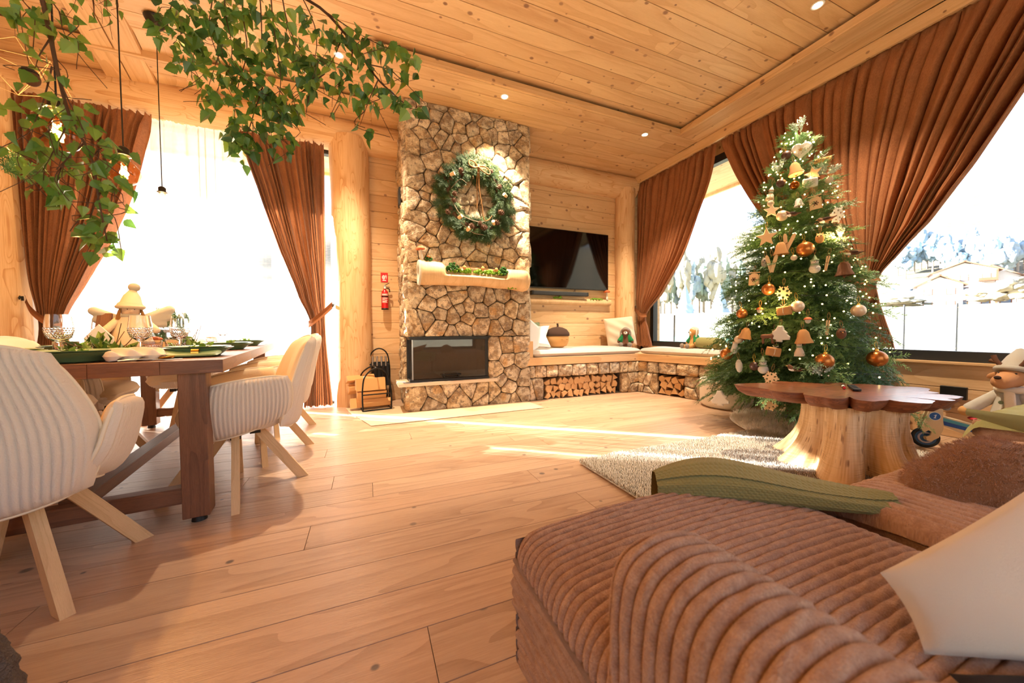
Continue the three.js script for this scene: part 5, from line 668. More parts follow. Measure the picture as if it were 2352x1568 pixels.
// centrepiece: long low wooden stand, greenery, plush angel
{
  const r = RNG(71), st = thing('wooden_stand', 'low brown wooden stand with a slanted end along the table centre', 'stand', tp(-0.08, 1.35, 0.762), TA);
  part('stand_top', box(0.17, 0.022, 1.0, 0, 0.135, 0, { r: 0.003, grain: 'z' }), M.walnut, st); for (const z of [-0.44, 0.42]) for (const x of [-0.06, 0.06]) part('stand_leg', box(0.024, 0.125, 0.03, x, 0.0625, z, { r: 0.002, grain: 'y' }), M.walnut, st); part('slanted_end', T(box(0.06, 0.1, 0.014, 0, 0, 0, { r: 0.002, grain: 'y' }), -0.05, 0.19, 0.53, -0.35, 0, 0), M.walnut, st);
  part('stand_board', box(0.2, 0.016, 1.05, 0.0, 0.012, 0, { r: 0.002, grain: 'z' }), M.walnut, st);
  const h = thing('toy_house', 'small white wooden house ornament in the table greenery', 'ornament', tp(-0.1, 0.68, 0.762), TA + 0.3); part('house_body', T(extrude([[-0.05, 0], [0.05, 0], [0.05, 0.1], [0, 0.17], [-0.05, 0.1]], 0.05, 0.002), 0, 0, -0.025), M.white, h); for (const x of [-0.02, 0.02]) part('tiny_window', box(0.014, 0.02, 0.004, x, 0.07, 0.028), M.greyFelt, h);
  const garland = (label, x, t, n, L, m) => { const g = thing('garland', label, 'greenery', tp(x, t, 0.775), r() * 6); const lg = leafGeo(0.045, 0.028, { teeth: false, stalk: 0.15 }); part('stems', Array.from({ length: 6 }, (_, k) => tube([[0, 0, 0], [Math.cos(k) * L * 0.5, 0.04, Math.sin(k) * L * 0.4], [Math.cos(k) * L, 0.06 + 0.02 * k, Math.sin(k) * L * 0.7]], 0.002, 8, 4)), M.twig, g); for (let k = 0; k < n; k++) { const a = r() * TAU, q = Math.sqrt(r()) * L, l = part('leaf', lg, m[k % m.length], g); l.position.set(Math.cos(a) * q, rr(0.0, 0.09, r) * (1.2 - q / L), Math.sin(a) * q * 0.7); l.rotation.set(rr(-1, 1, r), r() * TAU, rr(-1.2, 1.2, r)); l.scale.setScalar(rr(0.7, 1.3, r)); } };
  garland('leafy green garland on the table before the plush angel', -0.02, 0.48, 90, 0.17, [M.leaf2, M.leaf, M.leaf3]); garland('bright green sprigs in the table centre behind the tumblers', 0.12, 1.25, 36, 0.12, [M.leaf3, M.leaf]); garland('dark green garland at the far part of the table centre', -0.05, 1.75, 60, 0.16, [M.leaf2, M.leaf]);
  for (const [l, x, t, y] of [['bushy dark conifer sprig standing on the wooden stand right of the angel', 0.0, 1.25, 0.905], ['smaller conifer sprig at the far end of the wooden stand', 0.02, 1.62, 0.905]]) { const g = thing('conifer_sprig', l, 'greenery', tp(x, t, y)); const fg = firGeo(0.15, 5, { side: 5, needles: 40, len: 0.016 }); for (let k = 0; k < 16; k++) { const b = part('branch', fg, k % 3 ? M.fir : M.frost, g); b.position.y = 0.01; b.rotation.set(rr(-1.2, 1.2, r), r() * TAU, rr(-1.3, 1.3, r)); b.scale.setScalar(rr(0.7, 1.2, r)); } }
  solo('moss_clump', mossGeo(0.12, 0.03, 0.06, 60, 51, 0.016), M.moss, 'flat moss patch under the wooden stand on the table', 'moss', tp(0.06, 0.98, 0.765)); for (const [x, t, n] of [[0.08, 0.9, 'left'], [0.1, 1.02, 'right']]) solo('wooden_heart', T(new THREE.CylinderGeometry(0.035, 0.035, 0.012, 22), 0, 0.036, 0, PI / 2 - 0.2, 0, 0), M.paleSlice ?? M.plywood, n + ' of two round wood slices leaning before the table moss', 'wood slice', tp(x, t, 0.763), TA);
  mushroom('red capped mushroom in the greenery of the table centre', tp(0.05, 0.95, 0.766), 0.09, 0);
  const a = thing('plush_angel', 'cream plush angel doll with a pompom hat standing in the table centre', 'doll', tp(-0.03, 0.85, 0.762), TA + 0.35); // faces +z
  part('gown', lathe([[0.001, 0], [0.1, 0.005], [0.095, 0.06], [0.06, 0.2], [0.04, 0.235], [0.001, 0.24]], 28), M.cream, a); part('head', blob([[0, 0.255, 0, 0, 0.262, 0.004, 0.042, 0.042], [0, 0.252, 0.04, 0, 0.252, 0.044, 0.006, 0.006]], { N: 24, k: 0.01 }), mat(0xe2bfa0, 0.9), a); for (const s of [-1, 1]) part('eye', ball(0.003, s * 0.014, 0.262, 0.042), M.black, a);
  part('hair', [-1, 1].flatMap((s) => [0, 1, 2].map((k) => tube([[s * 0.03, 0.285, 0.02 - k * 0.012], [s * 0.045, 0.25, 0.02], [s * (0.045 + 0.006 * k), 0.2, 0.03]], 0.007, 12, 6))), M.rope, a);
  part('hat', [T(lathe([[0.052, -0.004], [0.06, 0.005], [0.056, 0.02], [0.047, 0.03], [0.036, 0.07], [0.016, 0.105], [0.001, 0.11]], 26), 0, 0.272, 0, 0, 0, -0.12), T(new THREE.TorusGeometry(0.052, 0.012, 8, 26), 0, 0.278, 0, PI / 2)], M.cream, a); part('pompom', ball(0.026, 0.018, 0.395, 0), M.offWhite, a);
  part('wing', blob([[-0.03, 0.2, -0.03, -0.14, 0.25, -0.04, 0.02, 0.024], [-0.03, 0.19, -0.03, -0.13, 0.2, -0.04, 0.02, 0.02], [-0.03, 0.18, -0.03, -0.11, 0.16, -0.04, 0.018, 0.018]], { N: 30, k: 0.02 }), M.offWhite, a); part('wing', blob([[0.03, 0.2, -0.03, 0.17, 0.27, -0.04, 0.02, 0.026], [0.03, 0.19, -0.03, 0.16, 0.22, -0.04, 0.02, 0.022], [0.03, 0.18, -0.03, 0.14, 0.175, -0.04, 0.018, 0.018]], { N: 30, k: 0.02 }), M.offWhite, a);
  for (const s of [-1, 1]) part('arm', blob([[s * 0.045, 0.21, 0.01, s * 0.1, 0.14, 0.04, 0.018, 0.02]], { N: 18 }), M.cream, a); part('scarf', T(new THREE.TorusGeometry(0.04, 0.014, 8, 24), 0, 0.222, 0, PI / 2), M.offWhite, a);
}
// ---------------------------------------------------------------- pendant bulbs, birch branches and hanging ornaments
function pendant(label, [x, y, z], top, amber, power, size = 1) {
  const t = thing('pendant_lamp', label, 'pendant lamp', [x, y, z]), s = size;
  const gl = new THREE.MeshPhysicalMaterial({ color: amber ? 0xffe2b8 : 0xfffaf2, roughness: 0, transmission: 1, thickness: 0, ior: 1.45 });
  part('glass_globe', T(lathe([[0.001, -0.062], [0.025, -0.058], [0.05, -0.038], [0.062, -0.006], [0.058, 0.022], [0.042, 0.045], [0.024, 0.062], [0.018, 0.082]], 36), 0, 0, 0, 0, 0, 0, s), gl, t);
  const k = part('socket', [lathe([[0.001, 0.13 * s], [0.012 * s, 0.128 * s], [0.022 * s, 0.118 * s], [0.022 * s, 0.09 * s], [0.03 * s, 0.088 * s], [0.03 * s, 0.083 * s], [0.019 * s, 0.08 * s], [0.019 * s, 0.07 * s], [0.001, 0.07 * s]], 24)], M.black, t);
  part('filament_stem', rod([0, 0.02 * s, 0], [0, 0.075 * s, 0], 0.004, 0.006, 8), gl, t); part('filament', [0, 1, 2, 3].map((i) => { const a = i * PI / 2 + 0.4; return rod([Math.cos(a) * 0.012 * s, -0.025 * s, Math.sin(a) * 0.012 * s], [Math.cos(a) * 0.008 * s, 0.03 * s, Math.sin(a) * 0.008 * s], 0.0045 * s, 0.0045 * s, 6); }).concat([ball(0.013 * s, 0, 0, 0, [1, 2.1, 1], 10)]), M.warmGlow, t);
  part('cord', tube([[0, 0.125 * s, 0], [0.001, (top - y) * 0.4, 0.003], [0, top - y, 0]], 0.0035, 30, 6), M.black, t);
  part('ceiling_cup', T(lathe([[0.001, 0], [0.012, 0], [0.03, 0.01], [0.055, 0.04], [0.075, 0.085], [0.075, 0.09], [0.001, 0.09]], 28), 0, top - y - 0.09, 0), M.black, t);
  const l = new THREE.PointLight(new THREE.Color(1, 0.66, 0.3), power, 0, 2); l.name = 'pendant_light'; l.position.set(0, 0.005, 0); l.castShadow = true; t.add(l);
}
pendant('lit globe pendant bulb tangled in the left hanging birch leaves', [-1.18, 1.72, -2.1], 3.46, true, 2.5, 1.15);
pendant('lit amber globe pendant bulb hanging before the left curtain', [-1.28, 1.81, -2.75], 3.46, true, 2.5, 1.15);
pendant('clear globe pendant bulb hanging before the bright dining window', [-1.56, 1.96, -3.85], 3.46, false, 2, 1.1);
const lines = (s) => s.split(' | ').map((t) => t.split(' ').map((p) => V3(...p.split(',').map(Number))));
function birch(label, L, seed, { per = 70, size = 0.045, most = 290, mats: ms = [M.leaf, M.leaf, M.leaf2, M.leaf3], top }) {
  const r = RNG(seed), t = thing('birch_branch', label, 'branch'), geos = [leafGeo(1, 0.86), leafGeo(1, 0.78, { fold: 0.3, curl: 0.3 }), leafGeo(1, 0.95, { fold: 0.1, curl: 0.05 })];
  L.forEach((p, i) => { const c = new THREE.CatmullRomCurve3(p), len = c.getLength(), n = Math.max(6, Math.round(len * 26)), R = i ? 0.0024 : 0.007; part(i ? 'twig' : 'stem', surf(6, n, (u, v) => { const q = c.getPoint(v), a = u * TAU, k = R * (1 - 0.75 * v); return [q.x + Math.cos(a) * k, q.y + 0.3 * k * Math.sin(a), q.z + Math.sin(a) * k]; }, { closeU: true }), M.twig, t);
    for (let k = 0; k < 3; k++) { const q = c.getPoint(rr(0.3, 0.95, r)); part('twig', tube([q.toArray(), [q.x + rr(-0.05, 0.05, r), q.y - rr(0, 0.06, r), q.z + rr(-0.04, 0.04, r)], [q.x + rr(-0.09, 0.09, r), q.y - rr(0.02, 0.14, r), q.z + rr(-0.06, 0.06, r)]], 0.0011, 8, 4), M.twig, t); } });
  if (top) part('stem', top.map((q) => tube(q, 0.011, 20, 6)), M.twig, t);
  const all = []; L.forEach((p, i) => { const c = new THREE.CatmullRomCurve3(p), n = Math.round(c.getLength() * per * (i > 5 ? 1 : i ? 0.7 : 0.45)); for (let k = 0; k < n; k++) { const q = c.getPoint(clamp((i ? 0.15 : 0.35) + 0.85 * r()));
    if (q.y > 2.5) continue; const down = rr(0.15, 0.9, r), a = r() * TAU, d = V3(Math.cos(a) * (1 - down), -down, Math.sin(a) * (1 - down)).normalize(), n0 = V3(r() - 0.5, 0.35 * (r() - 0.3), r() - 0.2).normalize(), x = d.clone().cross(n0).normalize(), z = x.clone().cross(d); const s = size * rr(0.6, 1.15, r); q.add(V3(rr(-0.035, 0.035, r), rr(-0.02, 0.02, r), rr(-0.035, 0.035, r)));
    all.push([new THREE.Matrix4().makeBasis(x, d, z).scale(V3(s, s, s)).setPosition(q.addScaledVector(d, s * 0.3)), (r() * 3) | 0, (r() * ms.length) | 0]); } });
  all.slice(0, most).forEach(([m, g, k]) => { const l = part('leaf', geos[g], ms[k], t); m.decompose(l.position, l.quaternion, l.scale); });
  if (all.length > most) for (let k = 0; k < ms.length; k++) { const q = all.slice(most).filter((a) => a[2] === k).map((a) => a[0]); if (q.length) stuff('more_leaves', geos[k % 3], ms[k], q, t); }
  return t;
}
birch('leafy birch branch hanging over the middle of the room before the ceiling', lines('-0.38,2.26,-1.56 -0.26,2.1,-1.47 -0.12,1.99,-1.39 -0.03,1.87,-1.34 0.05,1.75,-1.31 0.1,1.7,-1.29 0.14,1.66,-1.27 | -0.12,1.99,-1.39 0,1.86,-1.28 0.08,1.82,-1.25 0.15,1.79,-1.21 | -0.03,1.87,-1.34 -0.04,1.77,-1.35 -0.09,1.74,-1.39 -0.1,1.67,-1.39 | 0.05,1.75,-1.31 0.02,1.67,-1.3 -0.01,1.58,-1.3 | 0.03,1.8,-1.32 0.09,1.78,-1.29 0.13,1.74,-1.27 0.17,1.75,-1.26 | -0.06,1.92,-1.36 -0.08,1.84,-1.36 -0.12,1.77,-1.38 | -0.26,2.1,-1.47 -0.23,1.93,-1.43 -0.19,1.83,-1.41 -0.18,1.75,-1.4 | -0.3,2.16,-1.52 -0.29,1.98,-1.51 -0.27,1.79,-1.5 -0.28,1.67,-1.49 -0.27,1.54,-1.49 | -0.34,2.2,-1.54 -0.33,2.01,-1.53 -0.33,1.84,-1.52 -0.33,1.71,-1.52 -0.31,1.61,-1.5 | -0.38,2.26,-1.56 -0.39,2.04,-1.55 -0.38,1.89,-1.55 -0.41,1.76,-1.55 -0.42,1.62,-1.55 -0.37,1.52,-1.53 | -0.43,2.23,-1.58 -0.43,1.99,-1.51 -0.41,1.85,-1.5 -0.44,1.74,-1.51 | -0.47,2.23,-1.59 -0.47,2.02,-1.53 -0.48,1.92,-1.53 -0.45,1.8,-1.52 -0.47,1.65,-1.52 | -0.53,2.28,-1.68 -0.54,2.09,-1.62 -0.57,1.98,-1.62 -0.55,1.89,-1.61 -0.58,1.8,-1.63 | -0.61,2.28,-1.71 -0.62,2.07,-1.65 -0.64,2,-1.66 -0.62,1.93,-1.64 | -0.21,2.1,-1.45 -0.16,2.02,-1.51 -0.16,1.91,-1.51 -0.2,1.81,-1.52 | -0.33,1.76,-1.52 -0.36,1.67,-1.53 -0.38,1.57,-1.5 -0.42,1.53,-1.49 | -0.28,1.76,-1.5 -0.25,1.7,-1.48 -0.28,1.62,-1.49 | -0.12,1.77,-1.38 -0.18,1.72,-1.4 -0.22,1.68,-1.42'), 81, { per: 125, size: 0.042, top: [[[-0.38, 2.26, -1.56], [-0.45, 2.4, -1.62], [-0.6, 2.6, -1.7], [-0.7, 3.46, -1.75]], [[-0.45, 2.4, -1.62], [-0.53, 2.28, -1.68]], [[-0.6, 2.6, -1.7], [-0.61, 2.28, -1.71]]] });
birch('leafy birch branch hanging at the left edge around the lit bulb', lines('-0.88,2.01,-1.48 -0.85,1.88,-1.47 -0.82,1.73,-1.45 -0.8,1.61,-1.44 -0.77,1.5,-1.42 -0.72,1.39,-1.4 -0.7,1.28,-1.38 -0.68,1.15,-1.37 | -0.82,1.73,-1.45 -0.85,1.68,-1.46 -0.86,1.64,-1.46 | -0.8,1.61,-1.44 -0.77,1.54,-1.42 -0.74,1.47,-1.41 -0.73,1.42,-1.4 | -0.82,1.65,-1.45 -0.84,1.55,-1.45 -0.85,1.47,-1.43 -0.86,1.41,-1.43 | -0.83,1.47,-1.45 -0.87,1.43,-1.46 -0.91,1.4,-1.47 -0.92,1.41,-1.48 | -0.77,1.5,-1.42 -0.8,1.44,-1.43 -0.83,1.38,-1.44 -0.85,1.35,-1.45 | -0.74,1.43,-1.41 -0.79,1.37,-1.42 -0.81,1.3,-1.43 -0.8,1.27,-1.43 | -0.72,1.39,-1.4 -0.69,1.42,-1.39 -0.65,1.41,-1.37 | -0.71,1.34,-1.39 -0.67,1.32,-1.38 -0.66,1.25,-1.37 | -0.7,1.29,-1.39 -0.72,1.23,-1.39 -0.73,1.19,-1.39 | -0.88,2.01,-1.48 -0.92,1.88,-1.52 -0.88,1.81,-1.5 -0.89,1.78,-1.5 | -0.85,1.88,-1.47 -0.8,1.81,-1.45 -0.79,1.76,-1.44 -0.77,1.71,-1.43'), 83, { per: 110, size: 0.04, mats: [M.leaf, M.leaf3, M.leaf3, M.leaf], top: [[[-0.88, 2.01, -1.48], [-0.92, 2.3, -1.5], [-0.95, 3.46, -1.55]]] });
birch('few thin birch twigs hanging from the ceiling beside the sloping beam', lines('-1.66,3.24,-3.26 -1.62,3.05,-3.23 -1.62,2.95,-3.23 | -1.55,3.24,-3.21 -1.54,3,-3.2 -1.52,2.94,-3.19 | -1.75,3.24,-3.29 -1.73,3.07,-3.28 -1.75,3.03,-3.29 | -1.49,3.24,-3.19 -1.48,2.98,-3.17').map((l) => l.map((p) => V3(p.x, p.y, p.z))), 85, { per: 0, size: 0.045, top: [[[-1.66, 3.24, -3.26], [-1.6, 3.35, -3.23], [-1.58, 3.46, -3.23]], [[-1.49, 3.24, -3.19], [-1.55, 3.35, -3.2], [-1.58, 3.46, -3.23]], [[-1.75, 3.24, -3.29], [-1.58, 3.46, -3.23]], [[-1.55, 3.24, -3.21], [-1.58, 3.46, -3.23]]] });
{ const r = RNG(88), t = scene.getObjectByName('birch_branch_002'), g = leafGeo(1, 0.8); for (const [x, y, z] of [[-1.62, 2.99, -3.23], [-1.62, 2.95, -3.23], [-1.54, 3.0, -3.2], [-1.52, 2.94, -3.19], [-1.75, 3.05, -3.29], [-1.71, 3.1, -3.28], [-1.6, 3.08, -3.22], [-1.47, 3.0, -3.17], [-1.53, 3.07, -3.2], [-1.49, 3.1, -3.18]]) { const l = part('leaf', g, M.leaf, t); l.position.set(x, y, z); l.rotation.set(PI + rr(-0.5, 0.5, r), r() * 6, rr(-0.6, 0.6, r)); l.scale.setScalar(0.055); } }
{ // straw geometric mobile and felt acorn at the left edge
  const t = thing('straw_mobile', 'thin geometric straw mobile hanging at the upper left edge', 'ornament', [-1.46, 2.08, -2.38]); const P = [[0, 0.16, 0], [-0.1, 0.06, 0.06], [0.12, 0.07, 0.02], [0.02, 0.05, -0.1], [0, -0.1, 0], [-0.14, -0.04, -0.04], [0.15, -0.05, -0.05]];
  const E = [[0, 1], [0, 2], [0, 3], [1, 2], [2, 3], [1, 3], [1, 4], [2, 4], [3, 4], [1, 5], [4, 5], [2, 6], [4, 6]]; for (const [a, b] of E) part('straw', rod(P[a], P[b], 0.001, 0.001, 6), M.plywood, t); part('thread', rod([0, 0.16, 0], [0, 1.39, 0], 0.0008, 0.0008, 4), M.twig, t);
  const a = thing('felt_acorn', 'brown felt acorn ornament hanging in the birch leaves at the upper left', 'ornament', [-0.955, 1.69, -1.6]); part('nut', ball(0.019, 0.004, -0.01, 0, [1, 1.2, 1]), M.brownFelt, a); part('cup', T(lathe([[0.001, 0.018], [0.01, 0.015], [0.019, 0.006], [0.02, 0], [0.001, 0]], 20), 0, 0.004, 0), M.darkBrown, a); part('thread', tube([[0, 0.03, 0], [0.0, 0.14, 0.02], [0.04, 0.3, 0.09]], 0.001, 12, 4), M.twig, a);
  const f = thing('conifer_sprig', 'small fir sprig hanging at the left edge before the log column', 'greenery', [-1.28, 1.49, -1.98]); const g = firGeo(0.12, 9, { side: 3 }); for (let k = 0; k < 5; k++) { const b = part('branch', g, M.fir, f); b.rotation.set(k * 0.5, k, -1.2 + k * 0.3); } part('thread', rod([0, 0.02, 0], [0, 1.97, 0], 0.0008, 0.0008, 4), M.twig, f);
}
// ---------------------------------------------------------------- christmas tree, its lights and ornaments
const TX = 3.52, TZ = -1.95, trad = (y) => Math.max(0.03, 0.72 * Math.pow(Math.max(0, 2.72 - y) / 2.45, 0.72)), faceCam = (x, z) => Math.atan2(-x, -z);
{
  const r = RNG(101), t = thing('christmas_tree', 'tall decorated christmas tree with fir branches before the right window', 'christmas tree', [TX, 0, TZ]);
  part('trunk', T(surf(12, 20, (u, v) => { const a = u * TAU, k = lerp(0.035, 0.006, v); return [Math.cos(a) * k, v * 2.55, -Math.sin(a) * k]; }, { closeU: true }), 0, 0.05, 0), M.twig, t); part('tree_stand', [T(new THREE.CylinderGeometry(0.06, 0.09, 0.12, 20), 0, 0.06, 0), ...[0, 1, 2, 3].map((k) => bar([0, 0.03, 0], [Math.cos(k * PI / 2 + 0.5) * 0.3, 0.015, Math.sin(k * PI / 2 + 0.5) * 0.3], 0.04, 0.02))], M.black, t);
  const G = [1, 2, 3, 4].map((s) => firGeo(0.36, 110 + s, { side: 5, needles: 44, len: 0.021, wid: 0.0034, droop: 0.25 })), G2 = [firGeo(0.2, 130, { side: 4, needles: 34, len: 0.019, wid: 0.0034 }), firGeo(0.2, 131, { side: 4, needles: 34, len: 0.019, wid: 0.0034 })];
  const cam = Math.atan2(-TZ, -TX), all = [];
  for (let lev = 0; lev < 30; lev++) { const f = lev / 29, y = 0.34 + 2.22 * f, R = trad(y), n = Math.max(4, Math.round(R * 34 + 2));
    for (let k = 0; k < n; k++) { const a = (k + r() * 0.9 + lev * 0.37) / n * TAU, tilt = lerp(-0.3, 0.75, Math.pow(f, 1.3)) + rr(-0.25, 0.25, r), L = clamp(R * 0.95, 0.15, 0.42) * rr(0.75, 1.15, r), tipR = R * (r() < 0.3 ? rr(1.08, 1.26, r) : rr(0.8, 1.04, r)), yy = y + rr(-0.04, 0.04, r);
      for (const [inw, kk] of R > 0.38 ? [[0, 1], [0.24, 0.95], [0.45, 0.8]] : [[0, 1], [0.15, 0.8]]) { const l = L * kk, b = tipR - l * Math.cos(tilt) - inw * R * 0.75; if (b < -0.05) continue; const aa = a + (inw ? rr(-0.15, 0.15, r) : 0); let rel = Math.abs(((aa - cam + PI * 5) % TAU) - PI); all.push({ d: V3(Math.cos(tilt) * Math.cos(aa), Math.sin(tilt), Math.cos(tilt) * Math.sin(aa)), p: V3(Math.cos(aa) * Math.max(0, b), yy - l * Math.sin(tilt) * 0.4 + inw * 0.1, Math.sin(aa) * Math.max(0, b)), l, rel: rel + inw * 9 - (1 - kk), roll: rr(-0.5, 0.5, r) }); } } }
  for (let k = 0; k < 9; k++) { const a = k * 2.4; all.push({ d: V3(0.45 * Math.cos(a), 1, 0.45 * Math.sin(a)).normalize(), p: V3(0, 2.4 + k * 0.012, 0), l: 0.2 * rr(0.7, 1, r), rel: 0, roll: 0 }); } all.push({ d: V3(0, 1, 0), p: V3(0, 2.5, 0), l: 0.2, rel: 0, roll: 0 });
  const m4 = ({ d, p, l, roll }) => { let x = d.clone().cross(V3(0, 1, 0)); if (x.length() < 0.05) x = V3(1, 0, 0); x.normalize(); x.applyAxisAngle(d, roll); const z = x.clone().cross(d), s = l / 0.36; return new THREE.Matrix4().makeBasis(x, d, z).scale(V3(s, s, s)).setPosition(p); };
  all.sort((a, b) => a.rel - b.rel); const mats = [M.fir, M.fir, M.firTip, M.fir];
  all.slice(0, 296).forEach((o, i) => { const b = part('branch', G[i % 4], mats[(r() * 4) | 0], t); m4(o).decompose(b.position, b.quaternion, b.scale); });
  const rest = all.slice(296); [0, 1, 2, 3].forEach((k) => stuff('inner_branches', G[k], mats[k], rest.filter((_, i) => i % 4 === k).map(m4), t));
  console.log('tree branches', all.length);
  for (let k = 0; k < 5; k++) { const y = 0.5 + k * 0.45; part('inner_mass', T(new THREE.ConeGeometry(trad(y) * 0.42, 0.6, 9), 0, y + 0.1, 0), M.fir, t); }
  // fairy lights
  const L = thing('string_lights', 'warm fairy lights wound round the christmas tree', 'string lights', [TX, 0, TZ]), bg = new THREE.SphereGeometry(0.0062, 8, 6), wire = [];
  for (let k = 0; k < 250; k++) { const f = Math.pow(k / 250, 0.8), y = 0.55 + 2.05 * f, a = cam + rr(-1.75, 1.75, r), R = trad(y) * rr(0.84, 0.98, r) + 0.005, b = part('bulb', bg, M.fairyGlow, L); b.position.set(R * Math.cos(a), y + rr(-0.03, 0.03, r), R * Math.sin(a)); }
  for (let k = 0; k < 220; k++) { const f = k / 219, y = 0.5 + 2.1 * f, a = f * TAU * 11, R = trad(y) * 0.9; wire.push([R * Math.cos(a), y, R * Math.sin(a)]); } part('wire', tube(wire, 0.0016, 900, 4), M.black, L);
  for (const [y, a] of [[2.2, 0], [1.7, 0.6], [1.6, -0.7], [1.1, 0.2]]) { const l = new THREE.PointLight(new THREE.Color(1, 0.6, 0.2), 0.35, 0, 2), R = trad(y) + 0.02; l.name = 'fairy_light'; l.position.set(R * Math.cos(cam + a), y, R * Math.sin(cam + a)); l.shadow.radius = 1; L.add(l); }
}
{ // ornaments, one builder per kind; each hangs facing the room
  const r = RNG(140), loop = (t, h, m = M.rope) => part('hanger', tube([[0, h, 0], [0.008, h + 0.03, 0], [0, h + 0.06, -0.01], [-0.008, h + 0.03, 0], [0, h, 0]], 0.0013, 16, 4), m, t);
  const globe = (R, m) => (t) => { part('ball', ball(R, 0, 0, 0, [1, 1, 1], 24), m, t); part('cap', T(new THREE.CylinderGeometry(R * 0.2, R * 0.22, R * 0.22, 12), 0, R * 1.06, 0), M.gold, t); loop(t, R * 1.15, M.gold); };
  const plate = (pts, d, m, h, b = 0.003, holes) => (t) => { part('cut_out', T(extrude(pts, d, b, holes), 0, 0, -d / 2), m, t); loop(t, h); };
  const bell = (m, k = 1) => (t) => { part('bell_body', T(lathe([[0.046, -0.045], [0.05, -0.042], [0.036, -0.01], [0.03, 0.025], [0.016, 0.045], [0.001, 0.048]].map((q) => [q[0] * k, q[1] * k]), 24)), m, t); part('clapper', ball(0.009 * k, 0, -0.048 * k, 0), M.brownFelt, t); loop(t, 0.048 * k); };
  const flakePts = []; for (let k = 0; k < 6; k++) { const a = k * PI / 3, P = (R, o) => [R * Math.cos(a) - o * Math.sin(a), R * Math.sin(a) + o * Math.cos(a)]; flakePts.push(P(0.014, -0.008), P(0.026, -0.004), P(0.034, -0.016), P(0.04, -0.012), P(0.036, -0.004), P(0.05, -0.003), P(0.05, 0.003), P(0.036, 0.004), P(0.04, 0.012), P(0.034, 0.016), P(0.026, 0.004), P(0.014, 0.008)); }
  const heart = Array.from({ length: 30 }, (_, i) => { const a = i / 30 * TAU; return [0.0036 * 16 * Math.sin(a) ** 3, 0.0036 * (13 * Math.cos(a) - 5 * Math.cos(2 * a) - 2 * Math.cos(3 * a) - Math.cos(4 * a))]; });
  const treePts = [[-0.012, -0.055], [-0.012, -0.04], [-0.058, -0.035], [-0.06, -0.022], [-0.036, 0.0], [-0.04, 0.01], [-0.02, 0.028], [-0.01, 0.055], [0.01, 0.055], [0.02, 0.028], [0.04, 0.01], [0.036, 0.0], [0.06, -0.022], [0.058, -0.035], [0.012, -0.04], [0.012, -0.055]];
  const bird = (t) => { part('body', blob([[0.03, 0, 0, -0.015, -0.004, 0, 0.015, 0.019], [-0.03, 0.012, 0, -0.03, 0.012, 0, 0.013, 0.013], [0.03, 0.0, 0, 0.07, 0.01, 0, 0.01, 0.004]], { N: 26, k: 0.014 }), M.brownFelt, t); part('breast', ball(0.017, -0.012, -0.007, 0.002, [1.3, 0.9, 1]), M.white, t); part('beak', T(new THREE.ConeGeometry(0.004, 0.014, 8), -0.048, 0.012, 0, 0, 0, PI / 2), M.tan, t); for (const s of [-1, 1]) part('eye', ball(0.002, -0.036, 0.017, s * 0.011), M.black, t); part('wing', ball(0.018, 0.012, 0.004, 0.013, [1.5, 0.7, 0.35]), M.darkBrown, t); };
  const snow = (t) => { part('body', ball(0.036, 0, -0.032, 0, [1, 0.95, 1], 20), M.offWhite, t); part('head', ball(0.024, 0, 0.018, 0, [1, 1, 1], 18), M.offWhite, t); part('scarf', T(new THREE.TorusGeometry(0.021, 0.008, 8, 20), 0, -0.001, 0, PI / 2), M.sage, t); part('hat', [T(new THREE.ConeGeometry(0.022, 0.05, 16), 0, 0.055, 0), T(new THREE.TorusGeometry(0.021, 0.007, 8, 20), 0, 0.033, 0, PI / 2)], M.sage, t); part('nose', T(new THREE.ConeGeometry(0.004, 0.018, 8), 0, 0.016, 0.03, PI / 2), M.tan, t); for (const s of [-1, 1]) part('eye', ball(0.0026, s * 0.008, 0.023, 0.022), M.black, t); loop(t, 0.078); };
  const owl = (m) => (t) => { part('body', ball(0.03, 0, 0, 0, [0.95, 1.3, 0.9], 18), m, t); for (const s of [-1, 1]) { part('eye', ball(0.0045, s * 0.011, 0.016, 0.024), M.black, t); part('ear', T(new THREE.ConeGeometry(0.008, 0.02, 8), s * 0.016, 0.036, 0.004, 0, 0, -s * 0.4), m, t); } part('beak', T(new THREE.ConeGeometry(0.004, 0.012, 8), 0, 0.007, 0.03, PI / 2 + 0.5), M.tan, t); loop(t, 0.04); };
  const skis = (t) => { for (const s of [-1, 1]) part('ski', T(extrude([[-0.011, -0.07], [0.011, -0.07], [0.012, 0.05], [0.008, 0.068], [0, 0.074], [-0.008, 0.068], [-0.012, 0.05]], 0.004, 0.001), s * 0.016, 0, s * 0.004, 0, 0, -s * 0.24), M.plywood, t); part('cord_wrap', T(new THREE.TorusGeometry(0.012, 0.003, 6, 16), 0, -0.012, 0, 0.3), M.rope, t); loop(t, 0.06); };
  const gift = (m) => (t) => { part('parcel', T(pad({ w: 0.1, h: 0.07, t: 0.05, k: 0.15, p: 4 })), m, t); part('tie', [T(new THREE.TorusGeometry(0.037, 0.002, 6, 24), 0.0, 0, 0, 0, PI / 2, 0, [0.8, 1, 1]), tube([[0, 0.034, 0.01], [-0.02, 0.05, 0.015], [0, 0.036, 0.012], [0.024, 0.052, 0.015], [0, 0.034, 0.01]], 0.002, 20, 5)], M.offWhite, t); loop(t, 0.035); };
